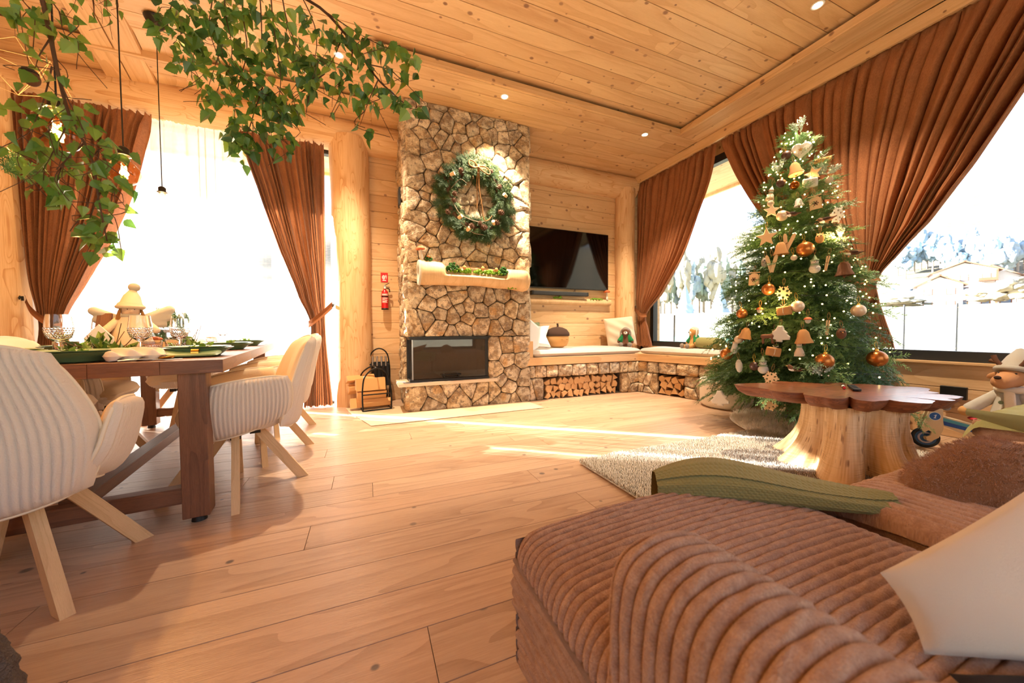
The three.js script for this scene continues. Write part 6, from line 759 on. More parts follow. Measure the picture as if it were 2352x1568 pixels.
  const figure = (body, hat) => (t) => { part('gown', lathe([[0.001, -0.06], [0.034, -0.058], [0.03, -0.03], [0.014, 0.012], [0.001, 0.014]], 18), body, t); part('head', ball(0.017, 0, 0.026, 0), M.linen, t); part('hat', T(new THREE.ConeGeometry(0.018, 0.04, 14), 0, 0.054, 0), hat, t); part('scarf', T(new THREE.TorusGeometry(0.014, 0.006, 8, 18), 0, 0.012, 0, PI / 2), M.sage, t); for (const s of [-1, 1]) part('eye', ball(0.002, s * 0.006, 0.029, 0.016), M.black, t); loop(t, 0.072); };
  const deer = (t) => { part('body', blob([[-0.03, 0, 0, 0.03, 0, 0, 0.017, 0.018], [0.03, 0.005, 0, 0.045, 0.04, 0, 0.012, 0.009], [0.045, 0.042, 0, 0.066, 0.036, 0, 0.01, 0.006], [-0.03, -0.01, 0.007, -0.034, -0.055, 0.007, 0.008, 0.005], [0.028, -0.01, 0.007, 0.032, -0.055, 0.007, 0.008, 0.005], [-0.03, -0.01, -0.007, -0.028, -0.055, -0.007, 0.008, 0.005], [0.028, -0.01, -0.007, 0.026, -0.055, -0.007, 0.008, 0.005]], { N: 34, k: 0.008 }), M.brownFelt, t); part('antlers', [-1, 1].flatMap((s) => [tube([[0.045, 0.05, s * 0.005], [0.04, 0.075, s * 0.016], [0.046, 0.095, s * 0.02]], 0.002, 10, 5), rod([0.041, 0.072, s * 0.015], [0.052, 0.085, s * 0.02], 0.0016)]), M.darkBrown, t); };
  const mush = (t) => { part('stem', ball(0.018, 0, -0.012, 0, [1, 1.1, 1]), M.offWhite, t); part('cap', T(new THREE.SphereGeometry(0.026, 18, 9, 0, TAU, 0, PI / 2), 0, -0.004, 0, 0, 0, 0, [1, 0.8, 1]), M.mushroomRed, t); loop(t, 0.018); };
  const sprig = (t) => { const g = firGeo(0.11, 3, { side: 3, needles: 20, len: 0.012, wid: 0.004 }); for (let k = 0; k < 5; k++) { const b = part('frosted_twig', g, M.frost, t); b.rotation.set(rr(-0.3, 1, r), r() * 6, -1.2 + k * 0.6); } for (let k = 0; k < 8; k++) part('berry', ball(0.005, rr(-0.05, 0.05, r), rr(0, 0.07, r), rr(0.01, 0.05, r), [1, 1, 1], 8), M.white, t); };
  const tagO = (t) => { const pts = [[-0.032, -0.05], [0.032, -0.05], [0.032, 0.03], [0.02, 0.045], [0, 0.05], [-0.02, 0.045], [-0.032, 0.03]]; part('board', T(extrude(pts, 0.004, 0.001), 0, 0, -0.002), M.plywood, t); part('snowflake_mark', T(extrude(flakePts.map((p) => [p[0] * 0.42, p[1] * 0.42]), 0.0012), 0, -0.004, 0.0026), M.darkBrown, t); for (const s of [-1, 1]) part('sled_runner', bar([s * 0.036, -0.05, -0.006], [s * 0.036, 0.04, -0.006], 0.004, 0.01), M.plywood, t); part('crossbar', bar([-0.042, 0.056, 0], [0.042, 0.056, 0], 0.006), M.plywood, t); loop(t, 0.056); };
  const peg = (t) => { for (const s of [-1, 1]) part('stick', bar([s * 0.004, -0.06, 0], [s * 0.007, 0.05, 0], 0.008, 0.006), M.plywood, t); part('cord_wrap', T(new THREE.TorusGeometry(0.008, 0.0025, 6, 14), 0, 0, 0, PI / 2), M.rope, t); loop(t, 0.05); };
  const bundle = (t) => { for (let k = 0; k < 5; k++) part('cinnamon_stick', rod([-0.055, (k % 3) * 0.012 - 0.012, (k > 2 ? 0.012 : 0)], [0.055, (k % 3) * 0.012 - 0.008, (k > 2 ? 0.012 : 0)], 0.008), M.tan, t); part('straw_bow', tube([[0, 0.02, 0.02], [-0.02, 0.06, 0.02], [0.01, 0.03, 0.025], [0.035, 0.05, 0.02], [0, 0.02, 0.02]], 0.002, 20, 5), M.offWhite, t); };
  const coneO = (t) => { part('felt_cone', T(lathe([[0.001, -0.055], [0.016, -0.045], [0.026, -0.01], [0.024, 0.02], [0.012, 0.05], [0.001, 0.056]], 20)), M.offWhite, t); for (let k = 0; k < 4; k++) part('ridge', T(new THREE.TorusGeometry(0.024 - Math.abs(k - 1.5) * 0.004, 0.002, 5, 20), 0, -0.03 + k * 0.022, 0, PI / 2), M.linen, t); loop(t, 0.056); };
  const mitten = (t) => { part('mitten_body', blob([[0, -0.03, 0, 0, 0.03, 0, 0.024, 0.018], [0.016, -0.012, 0, 0.034, 0.004, 0, 0.01, 0.009]], { N: 24, k: 0.01 }), M.offWhite, t); part('cuff', T(new THREE.TorusGeometry(0.016, 0.008, 8, 18), 0, 0.042, 0, PI / 2), M.linen, t); loop(t, 0.05); };
  const D = [
    ['white_heart', plate(heart, 0.02, M.offWhite, 0.02, 0.012), 3.40, 2.39, -1.84, 'heart', 'white felt heart with a star near the top of the tree', (t) => part('star_mark', T(extrude(starPts(5, 0.018, 0.008), 0.002), 0, -0.004, 0.025), M.tan, t)],
    ['bauble', globe(0.037, M.chocolate), 3.34, 2.37, -1.92, 'bauble', 'dark brown bauble just left of the white heart'], ['bell_ornament', bell(M.burlap, 1.1), 3.32, 2.22, -1.84, 'bell', 'burlap bell below the white heart'], ['cinnamon_bundle', bundle, 3.51, 2.28, -1.74, 'ornament', 'orange cinnamon bundle with a straw bow at the upper right of the tree'],
    ['star_ornament', plate(starPts(5, 0.06, 0.026), 0.006, M.plywood, 0.06, 0.001), 3.38, 2.15, -1.74, 'star', 'plywood star under the cinnamon bundle'], ['parcel_ornament', gift(M.offWhite), 3.34, 2.07, -1.74, 'ornament', 'white felt parcel below the upper plywood star'], ['bauble', globe(0.026, M.linen), 3.48, 2.09, -1.68, 'bauble', 'small cream ball right of the white felt parcel'],
    ['bauble', globe(0.034, M.chocolate), 3.26, 2.12, -1.91, 'bauble', 'matt brown bauble left of the shiny amber bauble'], ['bauble', globe(0.034, mat(0x8a4a12, 0.06, { metalness: 0.8 })), 3.28, 2.07, -1.82, 'bauble', 'shiny amber bauble left of the white felt parcel'], ['sled_ornament', tagO, 3.32, 1.89, -1.69, 'ornament', 'plywood sled ornament with a snowflake in the upper middle of the tree'],
    ['angel_ornament', figure(M.linen, M.offWhite), 3.24, 2.05, -1.98, 'ornament', 'small cream figure at the upper left edge of the tree'], ['bauble', globe(0.026, M.linen), 3.21, 1.96, -1.96, 'bauble', 'cream ball under the small cream figure at the upper left'], ['bauble', globe(0.042, M.beigeShine), 3.18, 1.82, -1.85, 'bauble', 'beige satin bauble in the upper left of the tree'],
    ['bird_ornament', bird, 3.20, 1.82, -1.80, 'bird', 'brown felt bird right beside the upper beige bauble'], ['bird_ornament', bird, 3.33, 1.74, -1.63, 'bird', 'brown bird with a white breast below the plywood sled ornament'], ['snowflake_ornament', plate(flakePts.map((p) => [p[0] * 0.8, p[1] * 1.3]), 0.008, M.white, 0.06), 3.43, 1.78, -1.60, 'snowflake', 'white snowflake pendant at the upper right edge of the tree'],
    ['star_ornament', plate(starPts(5, 0.055, 0.024), 0.008, M.linen, 0.055), 3.19, 1.89, -1.94, 'star', 'pale felt star above the upper beige bauble'], ['bell_ornament', bell(M.offWhite, 0.7), 3.25, 1.91, -1.77, 'bell', 'small white bell above the upper beige bauble'], ['star_ornament', plate(starPts(5, 0.075, 0.032), 0.01, M.plywood, 0.075), 3.13, 1.66, -1.94, 'star', 'brown star at the left edge in the middle of the tree'],
    ['bell_ornament', bell(M.burlap, 1.1), 3.12, 1.54, -1.82, 'bell', 'burlap bell beside the upper wooden skis'], ['ski_ornament', skis, 3.14, 1.58, -1.78, 'ornament', 'pair of small wooden skis left of the big copper bauble'], ['bauble', globe(0.058, M.copper), 3.18, 1.51, -1.68, 'bauble', 'big copper bauble in the middle of the tree'], ['owl_ornament', owl(M.tan), 3.27, 1.59, -1.63, 'owl', 'tan owl ornament above right of the big copper bauble'],
    ['owl_ornament', owl(M.greyFelt), 3.07, 1.44, -1.91, 'owl', 'grey white owl ornament left of the lower wooden skis'], ['ski_ornament', skis, 3.07, 1.42, -1.86, 'ornament', 'second pair of wooden skis beside the grey white owl'], ['bauble', globe(0.022, M.linen), 3.13, 1.45, -1.73, 'bauble', 'tiny cream ball below left of the big copper bauble'], ['snowman_ornament', snow, 3.19, 1.38, -1.62, 'snowman', 'snowman with a green hat in the middle of the tree'],
    ['stick_ornament', peg, 3.25, 1.39, -1.57, 'ornament', 'thin wooden sticks hanging right of the middle snowman'], ['bird_ornament', bird, 3.44, 1.47, -1.51, 'bird', 'small brown bird at the right edge of the tree'], ['bell_ornament', bell(M.brownFelt, 1.15), 3.35, 1.34, -1.51, 'bell', 'dark brown bell right of the thin wooden sticks'], ['tag_ornament', tagO, 3.04, 1.31, -1.98, 'ornament', 'white wooden mitten tag with a snowflake at the left edge of the tree'],
    ['bauble', globe(0.047, M.copper), 3.02, 1.21, -1.85, 'bauble', 'copper bauble left of the plywood snowflake'], ['snowflake_ornament', plate(flakePts.map((p) => [p[0] * 1.05, p[1] * 1.25]), 0.004, M.plywood, 0.06, 0.0005), 3.04, 1.17, -1.75, 'snowflake', 'plywood snowflake in the middle of the tree'], ['bauble', globe(0.044, M.beigeShine), 3.06, 1.06, -1.66, 'bauble', 'beige glitter bauble below right of the plywood snowflake'], ['parcel_ornament', gift(M.burlap), 3.02, 1.03, -1.73, 'ornament', 'burlap parcel below the plywood snowflake'],
    ['bauble', globe(0.042, M.copper), 2.97, 1.02, -2.03, 'bauble', 'copper bauble at the left edge, middle height'], ['mushroom_ornament', mush, 2.98, 1.05, -1.89, 'mushroom', 'small red mushroom ornament above the burlap bell at the left'], ['bauble', globe(0.044, M.beigeShine), 3.35, 1.02, -1.42, 'bauble', 'beige ribbed bauble at the right edge of the tree'], ['mushroom_ornament', mush, 3.08, 0.96, -1.60, 'mushroom', 'red mushroom ornament above the burlap bell in the middle'],
    ['bell_ornament', bell(M.burlap, 1.05), 2.93, 0.85, -1.97, 'bell', 'burlap bell at the left of the lower tree'], ['bauble', globe(0.034, M.beigeShine), 2.92, 0.80, -2.02, 'bauble', 'pink beige bauble under the left burlap bell'], ['tree_ornament', plate(treePts, 0.016, M.offWhite, 0.055, 0.008), 2.97, 0.85, -1.73, 'ornament', 'white felt tree in the lower middle of the christmas tree'], ['bell_ornament', bell(M.burlap, 1.15), 3.03, 0.83, -1.60, 'bell', 'burlap bell right of the white felt tree'],
    ['deer_ornament', deer, 2.94, 0.83, -1.80, 'ornament', 'dark brown deer left of the white felt tree'], ['santa_ornament', figure(M.linen, M.mushroomRed), 3.00, 0.74, -1.61, 'ornament', 'round bearded figure below the middle burlap bell'], ['parcel_ornament', gift(M.burlap), 2.93, 0.71, -1.75, 'ornament', 'burlap parcel with a white bow in the lower tree'], ['bauble', globe(0.05, M.copper), 2.91, 0.67, -2.12, 'bauble', 'copper bauble at the far left bottom of the tree'],
    ['mitten_ornament', mitten, 2.91, 0.73, -2.05, 'ornament', 'white felt mitten beside the far left copper bauble'], ['cone_ornament', coneO, 2.87, 0.58, -1.98, 'ornament', 'white felt cone at the lower left of the tree'], ['bauble', globe(0.036, M.chocolate), 2.88, 0.59, -1.86, 'bauble', 'dark brown bauble beside the lower snowman'], ['snowman_ornament', snow, 2.89, 0.60, -1.80, 'snowman', 'snowman at the lower left beside the dark brown bauble'],
    ['snowflake_ornament', plate(flakePts, 0.008, M.plywood, 0.05), 2.89, 0.51, -1.74, 'snowflake', 'plywood snowflake just above the left tip of the stump table'], ['bird_ornament', bird, 2.96, 0.59, -1.62, 'bird', 'brown bird just above the stump table'], ['bauble', globe(0.058, M.copper), 3.08, 0.65, -1.49, 'bauble', 'big copper bauble just above the stump table'], ['bauble', globe(0.058, M.copper), 3.40, 0.67, -1.33, 'bauble', 'big copper bauble at the right bottom of the tree'],
    ['snowflake_ornament', plate(flakePts, 0.008, M.plywood, 0.05), 2.85, 0.31, -1.72, 'snowflake', 'plywood snowflake hanging lowest below the stump table top'], ['tree_ornament', plate(treePts, 0.018, M.offWhite, 0.055, 0.01), 2.82, 0.29, -2.11, 'ornament', 'white felt tree hanging lowest before the white planter'], ['bauble', globe(0.04, M.offWhite), 2.97, 0.17, -1.46, 'bauble', 'white ball near the floor behind the stump table'], ['stick_ornament', peg, 3.15, 0.90, -1.51, 'ornament', 'bundle of thin sticks in the lower right of the tree'], ['owl_ornament', owl(M.brownFelt), 3.20, 0.85, -1.45, 'owl', 'brown feathered owl in the lower right of the tree'],
    ['frosted_sprig', sprig, 3.38, 1.58, -1.56, 'sprig', 'frosted white sprig at the right of the tree'], ['frosted_sprig', sprig, 3.30, 2.23, -1.95, 'sprig', 'frosted sprig at the upper left edge of the tree'], ['frosted_sprig', sprig, 3.46, 2.58, -1.88, 'sprig', 'frosted sprig at the very top of the tree'], ['frosted_sprig', sprig, 3.46, 2.13, -1.70, 'sprig', 'frosted sprig beside the small cream ball'], ['frosted_sprig', sprig, 3.05, 0.55, -1.49, 'sprig', 'frosted sprig just above the stump table'],
  ];
  for (const [name, make, x, y, z, cat, label, extra] of D) { const t = thing(name, label, cat, [x, y, z], faceCam(x, z) + rr(-0.35, 0.35, r)); make(t); if (extra) extra(t); t.rotation.z = rr(-0.18, 0.18, r); }
}
{ // planter and fur beneath the tree
  const p = thing('planter', 'round white planter pot on the floor left of the christmas tree', 'planter', [3.8, 0, -2.77]); part('pot', lathe([[0.001, 0], [0.21, 0], [0.24, 0.015], [0.265, 0.06], [0.272, 0.3], [0.262, 0.315], [0.25, 0.31], [0.246, 0.24], [0.001, 0.24]], 48), mat(0xe9e2d6, 0.8), p); part('soil', T(new THREE.CylinderGeometry(0.245, 0.245, 0.01, 32), 0, 0.246, 0), M.darkBrown, p);
  const r = RNG(150), f = thing('fur_rug', 'white fur rug lying round the foot of the christmas tree', 'fur rug'), P = [[3.35, -2.4], [3.06, -2.05], [2.96, -1.8], [3.2, -1.66], [3.42, -1.6], [3.75, -1.65], [4.0, -1.9], [3.95, -2.3], [3.7, -2.5]].map((q) => new THREE.Vector3(q[0], 0, q[1])), c = new THREE.CatmullRomCurve3(P, true), at = (u, v) => { const q = c.getPoint(u % 1), k = Math.sqrt(v), x = lerp(3.5, q.x, k), z = lerp(-2.0, q.z, k); return [x, 0.006 + 0.03 * Math.pow(1 - v, 0.35) * (0.5 + n2(x * 9, z * 9)) + 0.03 * n2(x * 20, z * 20) * (1 - v), z]; };
  part('hide', surf(80, 16, at, { closeU: true }), M.hide, f); const blade = (() => { const g = new THREE.BufferGeometry(); g.setAttribute('position', new THREE.Float32BufferAttribute([-0.0025, 0, 0, 0.0025, 0, 0, -0.0015, 0.5, 0.12, 0.0015, 0.5, 0.12, 0, 1, 0.6].map((v, i) => v), 3)); g.setIndex([0, 1, 2, 1, 3, 2, 2, 3, 4]); g.computeVertexNormals(); return clean(g); })();
  const ms = []; for (let k = 0; k < 4500; k++) { const q = at(r(), r()), l = rr(0.025, 0.05, r); ms.push(M4(V3(...q), QE(rr(-0.3, 0.7, r), r() * TAU, rr(-0.4, 0.4, r), 'YXZ'), V3(1, l, l))); } stuff('pile', blade, M.fur, ms, f);
}
// ---------------------------------------------------------------- rug, stump table
{
  const r = RNG(160), g = thing('shaggy_rug', 'cream shaggy rug under the stump table and the sofa', 'rug'), x0 = 1.28, x1 = 3.53, z0 = -1.95, z1 = 0.3;
  part('backing', T(pad({ w: x1 - x0, h: z1 - z0, t: 0.024, k: 0.0, p: 12, nu: 60, nv: 50 }), (x0 + x1) / 2, 0.013, (z0 + z1) / 2, -PI / 2, 0, 0), M.rug, g);
  const tuft = (() => { const pos = [], idx = []; for (let k = 0; k < 3; k++) { const a = k * 2.1, c = Math.cos(a) * 0.0035, s = Math.sin(a) * 0.0035, o = pos.length / 3; pos.push(-c, 0, -s, c, 0, s, s * 1.6 + c * 0.5, 1, -c * 1.6 + s * 0.5); idx.push(o, o + 1, o + 2); } const q = new THREE.BufferGeometry(); q.setAttribute('position', new THREE.Float32BufferAttribute(pos, 3)); q.setIndex(idx); q.setAttribute('normal', new THREE.Float32BufferAttribute(pos.flatMap((_, i) => (i % 3 ? [] : [0, 1, 0])), 3)); return clean(q); })();
  const ms = []; for (let k = 0; k < 120000; k++) { const x = rr(x0, x1, r), z = z0 + (z1 - 0.5 - z0) * r(), l = rr(0.018, 0.034, r); ms.push(M4(V3(x, 0.019, z), QE(rr(-0.5, 0.5, r), r() * TAU, rr(-0.5, 0.5, r)), V3(1, l, 1))); } stuff('pile', tuft, M.rug, ms, g);
}
{
  const t = thing('stump_table', 'coffee table of a carved tree stump with a live edge slab top', 'coffee table', [2.78, 0, -1.2]);
  const lob = (a, v) => { let k = 0; for (const [c, w, s] of [[2.85, 0.34, 1.15], [3.6, 0.3, 0.62], [-1.75, 0.32, 0.85], [-0.85, 0.3, 0.55], [0.35, 0.34, 0.8], [1.3, 0.3, 0.6], [1.95, 0.3, 0.75], [-2.4, 0.24, 0.4]]) { let d = Math.abs(a - c) % TAU; d = Math.min(d, TAU - d); k += s * Math.exp(-d * d / (w * w)); } return k; };
  part('stump', surf(220, 60, (u, v) => { const a = u * TAU, fl = Math.pow(1 - v, 2.6), L = lob(a, v), groove = 0.13 * smooth(0.55, 0.1, L) * (0.35 + 0.65 * (1 - v)); let R = 0.19 + 0.03 * v + 0.06 * L * (1 - 0.5 * v) + 0.23 * fl * L - groove; R *= 1 + 0.05 * (n2(Math.cos(a) * 6 + 4, v * 2.2 + Math.sin(a) * 6) - 0.5); R += 0.008 * (n2(a * 14, v * 4) - 0.5) + 0.005 * (n2(a * 40, v * 7) - 0.5); return [Math.cos(a) * R, 0.022 + v * 0.41 , Math.sin(a) * R]; }, { closeU: true, flip: true, uvs: [1.6, 0.5] }), M.stump, t);
  const edge = (a) => 0.43 * (1 + 0.2 * Math.cos(a * 2 - 0.9) * 0.6 + 0.14 * (n2(Math.cos(a) * 2.2 + 7, Math.sin(a) * 2.2 + 3) - 0.5) * 2) - [[0.1, 0.05, 0.05], [0.75, 0.12, 0.05], [1.22, 0.05, 0.06], [1.55, 0.17, 0.035], [2.25, 0.07, 0.1], [2.75, 0.15, 0.05], [3.3, 0.1, 0.06], [3.62, 0.05, 0.08], [4.4, 0.13, 0.06], [4.85, 0.06, 0.05], [5.35, 0.16, 0.05], [5.9, 0.07, 0.08]].reduce((q, [c, dep, w]) => { let e = Math.abs(a - c); e = Math.min(e, TAU - e); return q + dep * Math.exp(-Math.abs(e) / w); }, 0) - 0.03 * (n2(Math.cos(a) * 9, Math.sin(a) * 9) - 0.5) + 0.16 * Math.exp(-Math.pow((((a - 3.95 + PI) % TAU) - PI) / 0.16, 2)) + 0.12 * Math.exp(-Math.pow((((a - 0.25 + PI) % TAU) - PI) / 0.2, 2));
  const N = 260, ring = (s, y, w) => (u) => { const a = u * TAU, R = (edge(a) - s) * (1 + w * (n2(a * 9, y * 40) - 0.5)); return [Math.cos(a) * R + 0.04, y, Math.sin(a) * R - 0.02]; };
  part('table_top', surf(N, 1, (u, v) => v ? [0.04, 0.503, -0.02] : ring(0, 0.5, 0)(u), { uvs: [1, 1], flip: true }), M.burl, t); { const g = t.children[t.children.length - 1].geometry, p = g.attributes.position, uv = g.attributes.uv; for (let i = 0; i < p.count; i++) uv.setXY(i, p.getX(i), p.getZ(i)); }
  const levels = [[0, 0.5, 0], [0.006, 0.488, 0.03], [0.025, 0.46, 0.08], [0.07, 0.43, 0.1], [0.2, 0.42, 0]]; part('live_edge', surf(N, 4, (u, v) => { const k = Math.round(v * 4); return ring(...levels[k])(u); }, { closeU: true, uvs: [6, 0.3] }), M.burlEdge, t);
  const q = thing('remote_control', 'slim black remote control lying on the stump table', 'remote control', [2.85, 0.505, -1.22], 0.55); part('remote_body', box(0.2, 0.014, 0.04, 0, 0.008, 0, { r: 0.005, seg: 2 }), M.black, q); part('keys', [...Array(8).keys()].map((k) => box(0.008, 0.003, 0.02, -0.07 + k * 0.018, 0.0155, 0)), M.anthracite, q);
  const e = thing('marker_pen', 'dark pen with a red end lying behind the remote control', 'pen', [2.86, 0.505, -1.28], 0.5); part('barrel', rod([-0.07, 0.008, 0], [0.05, 0.008, 0], 0.007), M.black, e); part('red_end', rod([-0.085, 0.008, 0], [-0.07, 0.008, 0], 0.0072), M.red, e); part('pale_band', rod([-0.03, 0.008, 0], [0.01, 0.008, 0], 0.0074), M.white, e);
}
// ---------------------------------------------------------------- corduroy sofa; ribs of 2 cm are part of its shape
const ribH = (s, pitch, A) => { const f = s / pitch - Math.floor(s / pitch), q = 2 * f - 1; return A * Math.sqrt(Math.max(0, 1 - Math.pow(Math.abs(q), 2.6))); };
// profile: list of [x, y] swept along z from z0 to z1, ribs across the sweep
function sweepRibs(profile, z0, z1, { pitch = 0.02, A = 0.006, n = 40, sub = 10, sag = () => 0, endRound = 0.05, wob = 0.003 }) {
  const c = new THREE.SplineCurve(profile.map((p) => new THREE.Vector2(p[0], p[1]))), ribs = Math.round((z1 - z0) / pitch), nv = ribs * sub;
  const pts = Array.from({ length: n + 1 }, (_, i) => c.getPointAt(i / n)), nor = pts.map((_, i) => { const a = pts[Math.max(0, i - 1)], b = pts[Math.min(n, i + 1)], d = b.clone().sub(a).normalize(); return new THREE.Vector2(-d.y, d.x); });
  return surf(n, nv, (u, v) => { const i = Math.round(u * n), s = v * (z1 - z0), e = Math.min(s, (z1 - z0) - s), er = e < endRound ? endRound - Math.sqrt(Math.max(0, endRound ** 2 - (endRound - e) ** 2)) : 0, p = pts[i], m = nor[i], h = ribH(s + 0.0001, pitch, A) - er + sag(p.x, z0 + s) + wob * (n2(p.x * 30 + s * 90, p.y * 30) - 0.5); return [p.x + m.x * h, p.y + m.y * h, z0 + s + 0.003 * (n2(p.x * 12 + 3, s * 20) - 0.5)]; }, { uvs: [1, (z1 - z0)], flip: true });
}
{
  const t = thing('corduroy_sofa', 'large brown ribbed corduroy sofa in the foreground', 'sofa');
  // chaise seat cushion, ribs run across it
  part('seat_cushion', sweepRibs([[0.33, 0.31], [0.325, 0.34], [0.34, 0.375], [0.38, 0.395], [0.5, 0.402], [0.75, 0.404], [1.0, 0.4], [1.12, 0.392], [1.17, 0.36], [1.18, 0.3]], -0.8, 0.7, { pitch: 0.0205, A: 0.0105, n: 70, sag: (x, z) => 0.012 * Math.sin((x - 0.33) * 3.6) - 0.01 }), M.corduroy, t);
  const band = (x, y0, y1, n, bul) => surf(110, n * 10, (u, v) => { const z = lerp(-0.785, 0.7, u), s = v * (y1 - y0), p = (y1 - y0) / n, k = Math.sin(v * PI); return [x - ribH(s, p, 0.011) - bul * k + 0.006 * (n2(z * 18, v * 7) - 0.5), y0 + s + 0.005 * Math.sin(z * 9), z + (u < 0.03 ? 0.0 : 0)]; }, { uvs: [1.5, 0.3] });
  part('cushion_band', band(0.335, 0.205, 0.315, 4, 0.006), M.corduroy, t); part('sofa_base', [band(0.35, 0.045, 0.2, 6, 0.008), box(0.82, 0.3, 1.46, 0.765, 0.2, -0.045), box(0.82, 0.04, 1.4, 0.765, 0.06, -0.04)], M.corduroy, t); part('seam_piping', tube([[0.33, 0.318, -0.79], [0.326, 0.314, -0.4], [0.326, 0.316, 0], [0.33, 0.316, 0.6]], 0.006, 60, 6), M.corduroy, t);
  const front = surf(60, 60, (u, v) => { const y = lerp(0.05, 0.37, v); return [lerp(0.335, 1.175, u), y, -0.79 - ribH(v * 0.32, 0.032, 0.008)]; }); part('sofa_front', front, M.corduroy, t);
  part('armrest', sweepRibs([[0.345, 0.06], [0.335, 0.2], [0.332, 0.4], [0.336, 0.5], [0.352, 0.542], [0.39, 0.56], [0.44, 0.562], [0.485, 0.548], [0.505, 0.51], [0.508, 0.42], [0.508, 0.36]], -0.44, 0.75, { pitch: 0.0225, A: 0.0115, n: 90, endRound: 0.045, wob: 0.004 }), M.corduroy, t);
  part('armrest_end', T(pad({ w: 0.155, h: 0.44, t: 0.06, k: 0.3, p: 5 }), 0.42, 0.33, -0.4), M.corduroy, t);
  // second seat to the right, ribs run towards the viewer
  const seat2 = sweepRibs([[-0.62, 0.05], [-0.62, 0.3], [-0.6, 0.375], [-0.55, 0.41], [-0.4, 0.42], [-0.1, 0.42], [0.3, 0.42]], 0, 1.25, { pitch: 0.032, A: 0.013, n: 60 }); { const p = seat2.attributes.position; for (let i = 0; i < p.count; i++) p.setXYZ(i, 1.22 + p.getZ(i), p.getY(i), p.getX(i)); seat2.index.array.reverse(); seat2.computeVertexNormals(); } part('second_seat', seat2, M.corduroy, t);
  part('second_base', box(1.2, 0.34, 0.85, 1.84, 0.2, -0.15), M.corduroy, t);
}
{ // honeycomb throw on the chaise
  const A = V3(0.79, -0.01, -0.79), e1 = V3(0.825, 0, 0.565), e2 = V3(0.565, 0, -0.825), L = 0.6, hex = (a, b) => { const p = 0.0135, q = p * 0.866; let best = 9; const r0 = Math.round(b / q); for (let j = r0 - 1; j <= r0 + 1; j++) { const o = (j & 1) * 0.5, i = Math.round(a / p - o); for (let k = i - 1; k <= i + 1; k++) { const d = Math.hypot(a - (k + o) * p, b - j * q); if (d < best) best = d; } } return 0.0042 * Math.sqrt(Math.max(0, 1 - Math.pow(best / (p * 0.58), 2))); };
  const prof = [[-0.004, 0.004], [-0.016, 0.02], [-0.012, 0.045], [0.01, 0.056], [0.4, 0.07], [0.8, 0.06], [1, 0.045], [1.08, 0.0], [1.12, -0.1]], g = surf(330, 190, (u, v) => { const s = v * (prof.length - 1), i = Math.min(prof.length - 2, Math.floor(s)), f = s - i, w = 0.05 + 0.14 * Math.pow(Math.sin(PI * clamp(u * 0.94 + 0.05)), 0.8); let d = lerp(prof[i][0], prof[i + 1][0], f), y = lerp(prof[i][1], prof[i + 1][1], f); if (i >= 3) d *= d > 0.02 ? w : 1; const th = lerp(1, 0.8, u); y = 0.392 + y * th * (0.8 + 0.45 * Math.sin(PI * clamp(u * 1.1))) + 0.012 * Math.sin(u * 7) * smooth(0.1, 0.5, v);
    const a = u * L, b = v * 0.36, h = hex(a, b), out = v < 0.3 ? 1 : 0; return [A.x + e1.x * a + e2.x * (d - h * out), y + h * (out ? 0.3 : 1), A.z + e1.z * a + e2.z * (d - h * out)]; }, { uvs: [0.6, 0.36] });
  solo('throw_blanket', g, M.green, 'folded olive green honeycomb throw on the near sofa', 'blanket');
}
const teddyGeo = T(blob([[-0.07, -0.02, 0, 0.02, 0.03, 0, 0.085, 0.1], [0.02, 0.03, 0, 0.12, -0.01, 0, 0.1, 0.11], [0.02, -0.06, 0, 0.1, -0.08, 0, 0.09, 0.09], [-0.06, -0.05, 0.03, -0.03, -0.06, 0.03, 0.06, 0.06]], { N: 54, k: 0.035, noise: 0.003 }));
const teddy = solo('teddy_cushion', teddyGeo, M.teddy, 'soft brown teddy plush cushion at the right edge of the sofa', 'cushion', [1.56, 0.445, -0.385], -1.0);
{ // its pile
  const r = RNG(170), p = teddyGeo.attributes.position, n = teddyGeo.attributes.normal, ms = [], g = new THREE.ConeGeometry(0.0009, 1, 3, 1, true); T(g, 0, 0.5, 0);
  for (let k = 0; k < 14000; k++) { const i = (r() * p.count) | 0, N = V3().fromBufferAttribute(n, i), q = V3().fromBufferAttribute(p, i).add(V3(rr(-0.004, 0.004, r), rr(-0.004, 0.004, r), rr(-0.004, 0.004, r))); N.add(V3(rr(-0.7, 0.7, r), rr(-0.9, 0.5, r), rr(-0.7, 0.7, r))).normalize(); const l = rr(0.007, 0.014, r); ms.push(M4(q, new THREE.Quaternion().setFromUnitVectors(V3(0, 1, 0), N), V3(1, l, 1))); }
  stuff('pile', g, M.teddyPile, ms, teddy);
}
// a cushion between four corners (lower left, lower right, upper left, upper right), t thick towards `n`
const cornerPad = (A, B, C, D, t, n, p) => pad({ w: 2, h: 2, t, k: -0.0, p, nu: 30, nv: 30, warp: ([x, y, z], u, v) => { const a = (u + 1) / 2, b = (v + 1) / 2, L = (i) => lerp(lerp(A[i], B[i], a), lerp(C[i], D[i], a), b), s = 1 - 0.05 * (1 - u * u) * Math.abs(v) - 0.05 * (1 - v * v) * Math.abs(u); const m = [0, 1, 2].map((i) => (A[i] + B[i] + C[i] + D[i]) / 4); return [0, 1, 2].map((i) => lerp(m[i], L(i), s) + n[i] * z); } });
solo('cream_cushion', cornerPad([0.727, 0.425, -0.225], [1.06, 0.41, -0.05], [0.755, 0.497, -0.285], [1.19, 0.6, -0.225], 0.07, [-0.55, 0.6, 0.58], 1.5), M.cream, 'cream cushion lying tilted on the near sofa at the right edge', 'cushion');
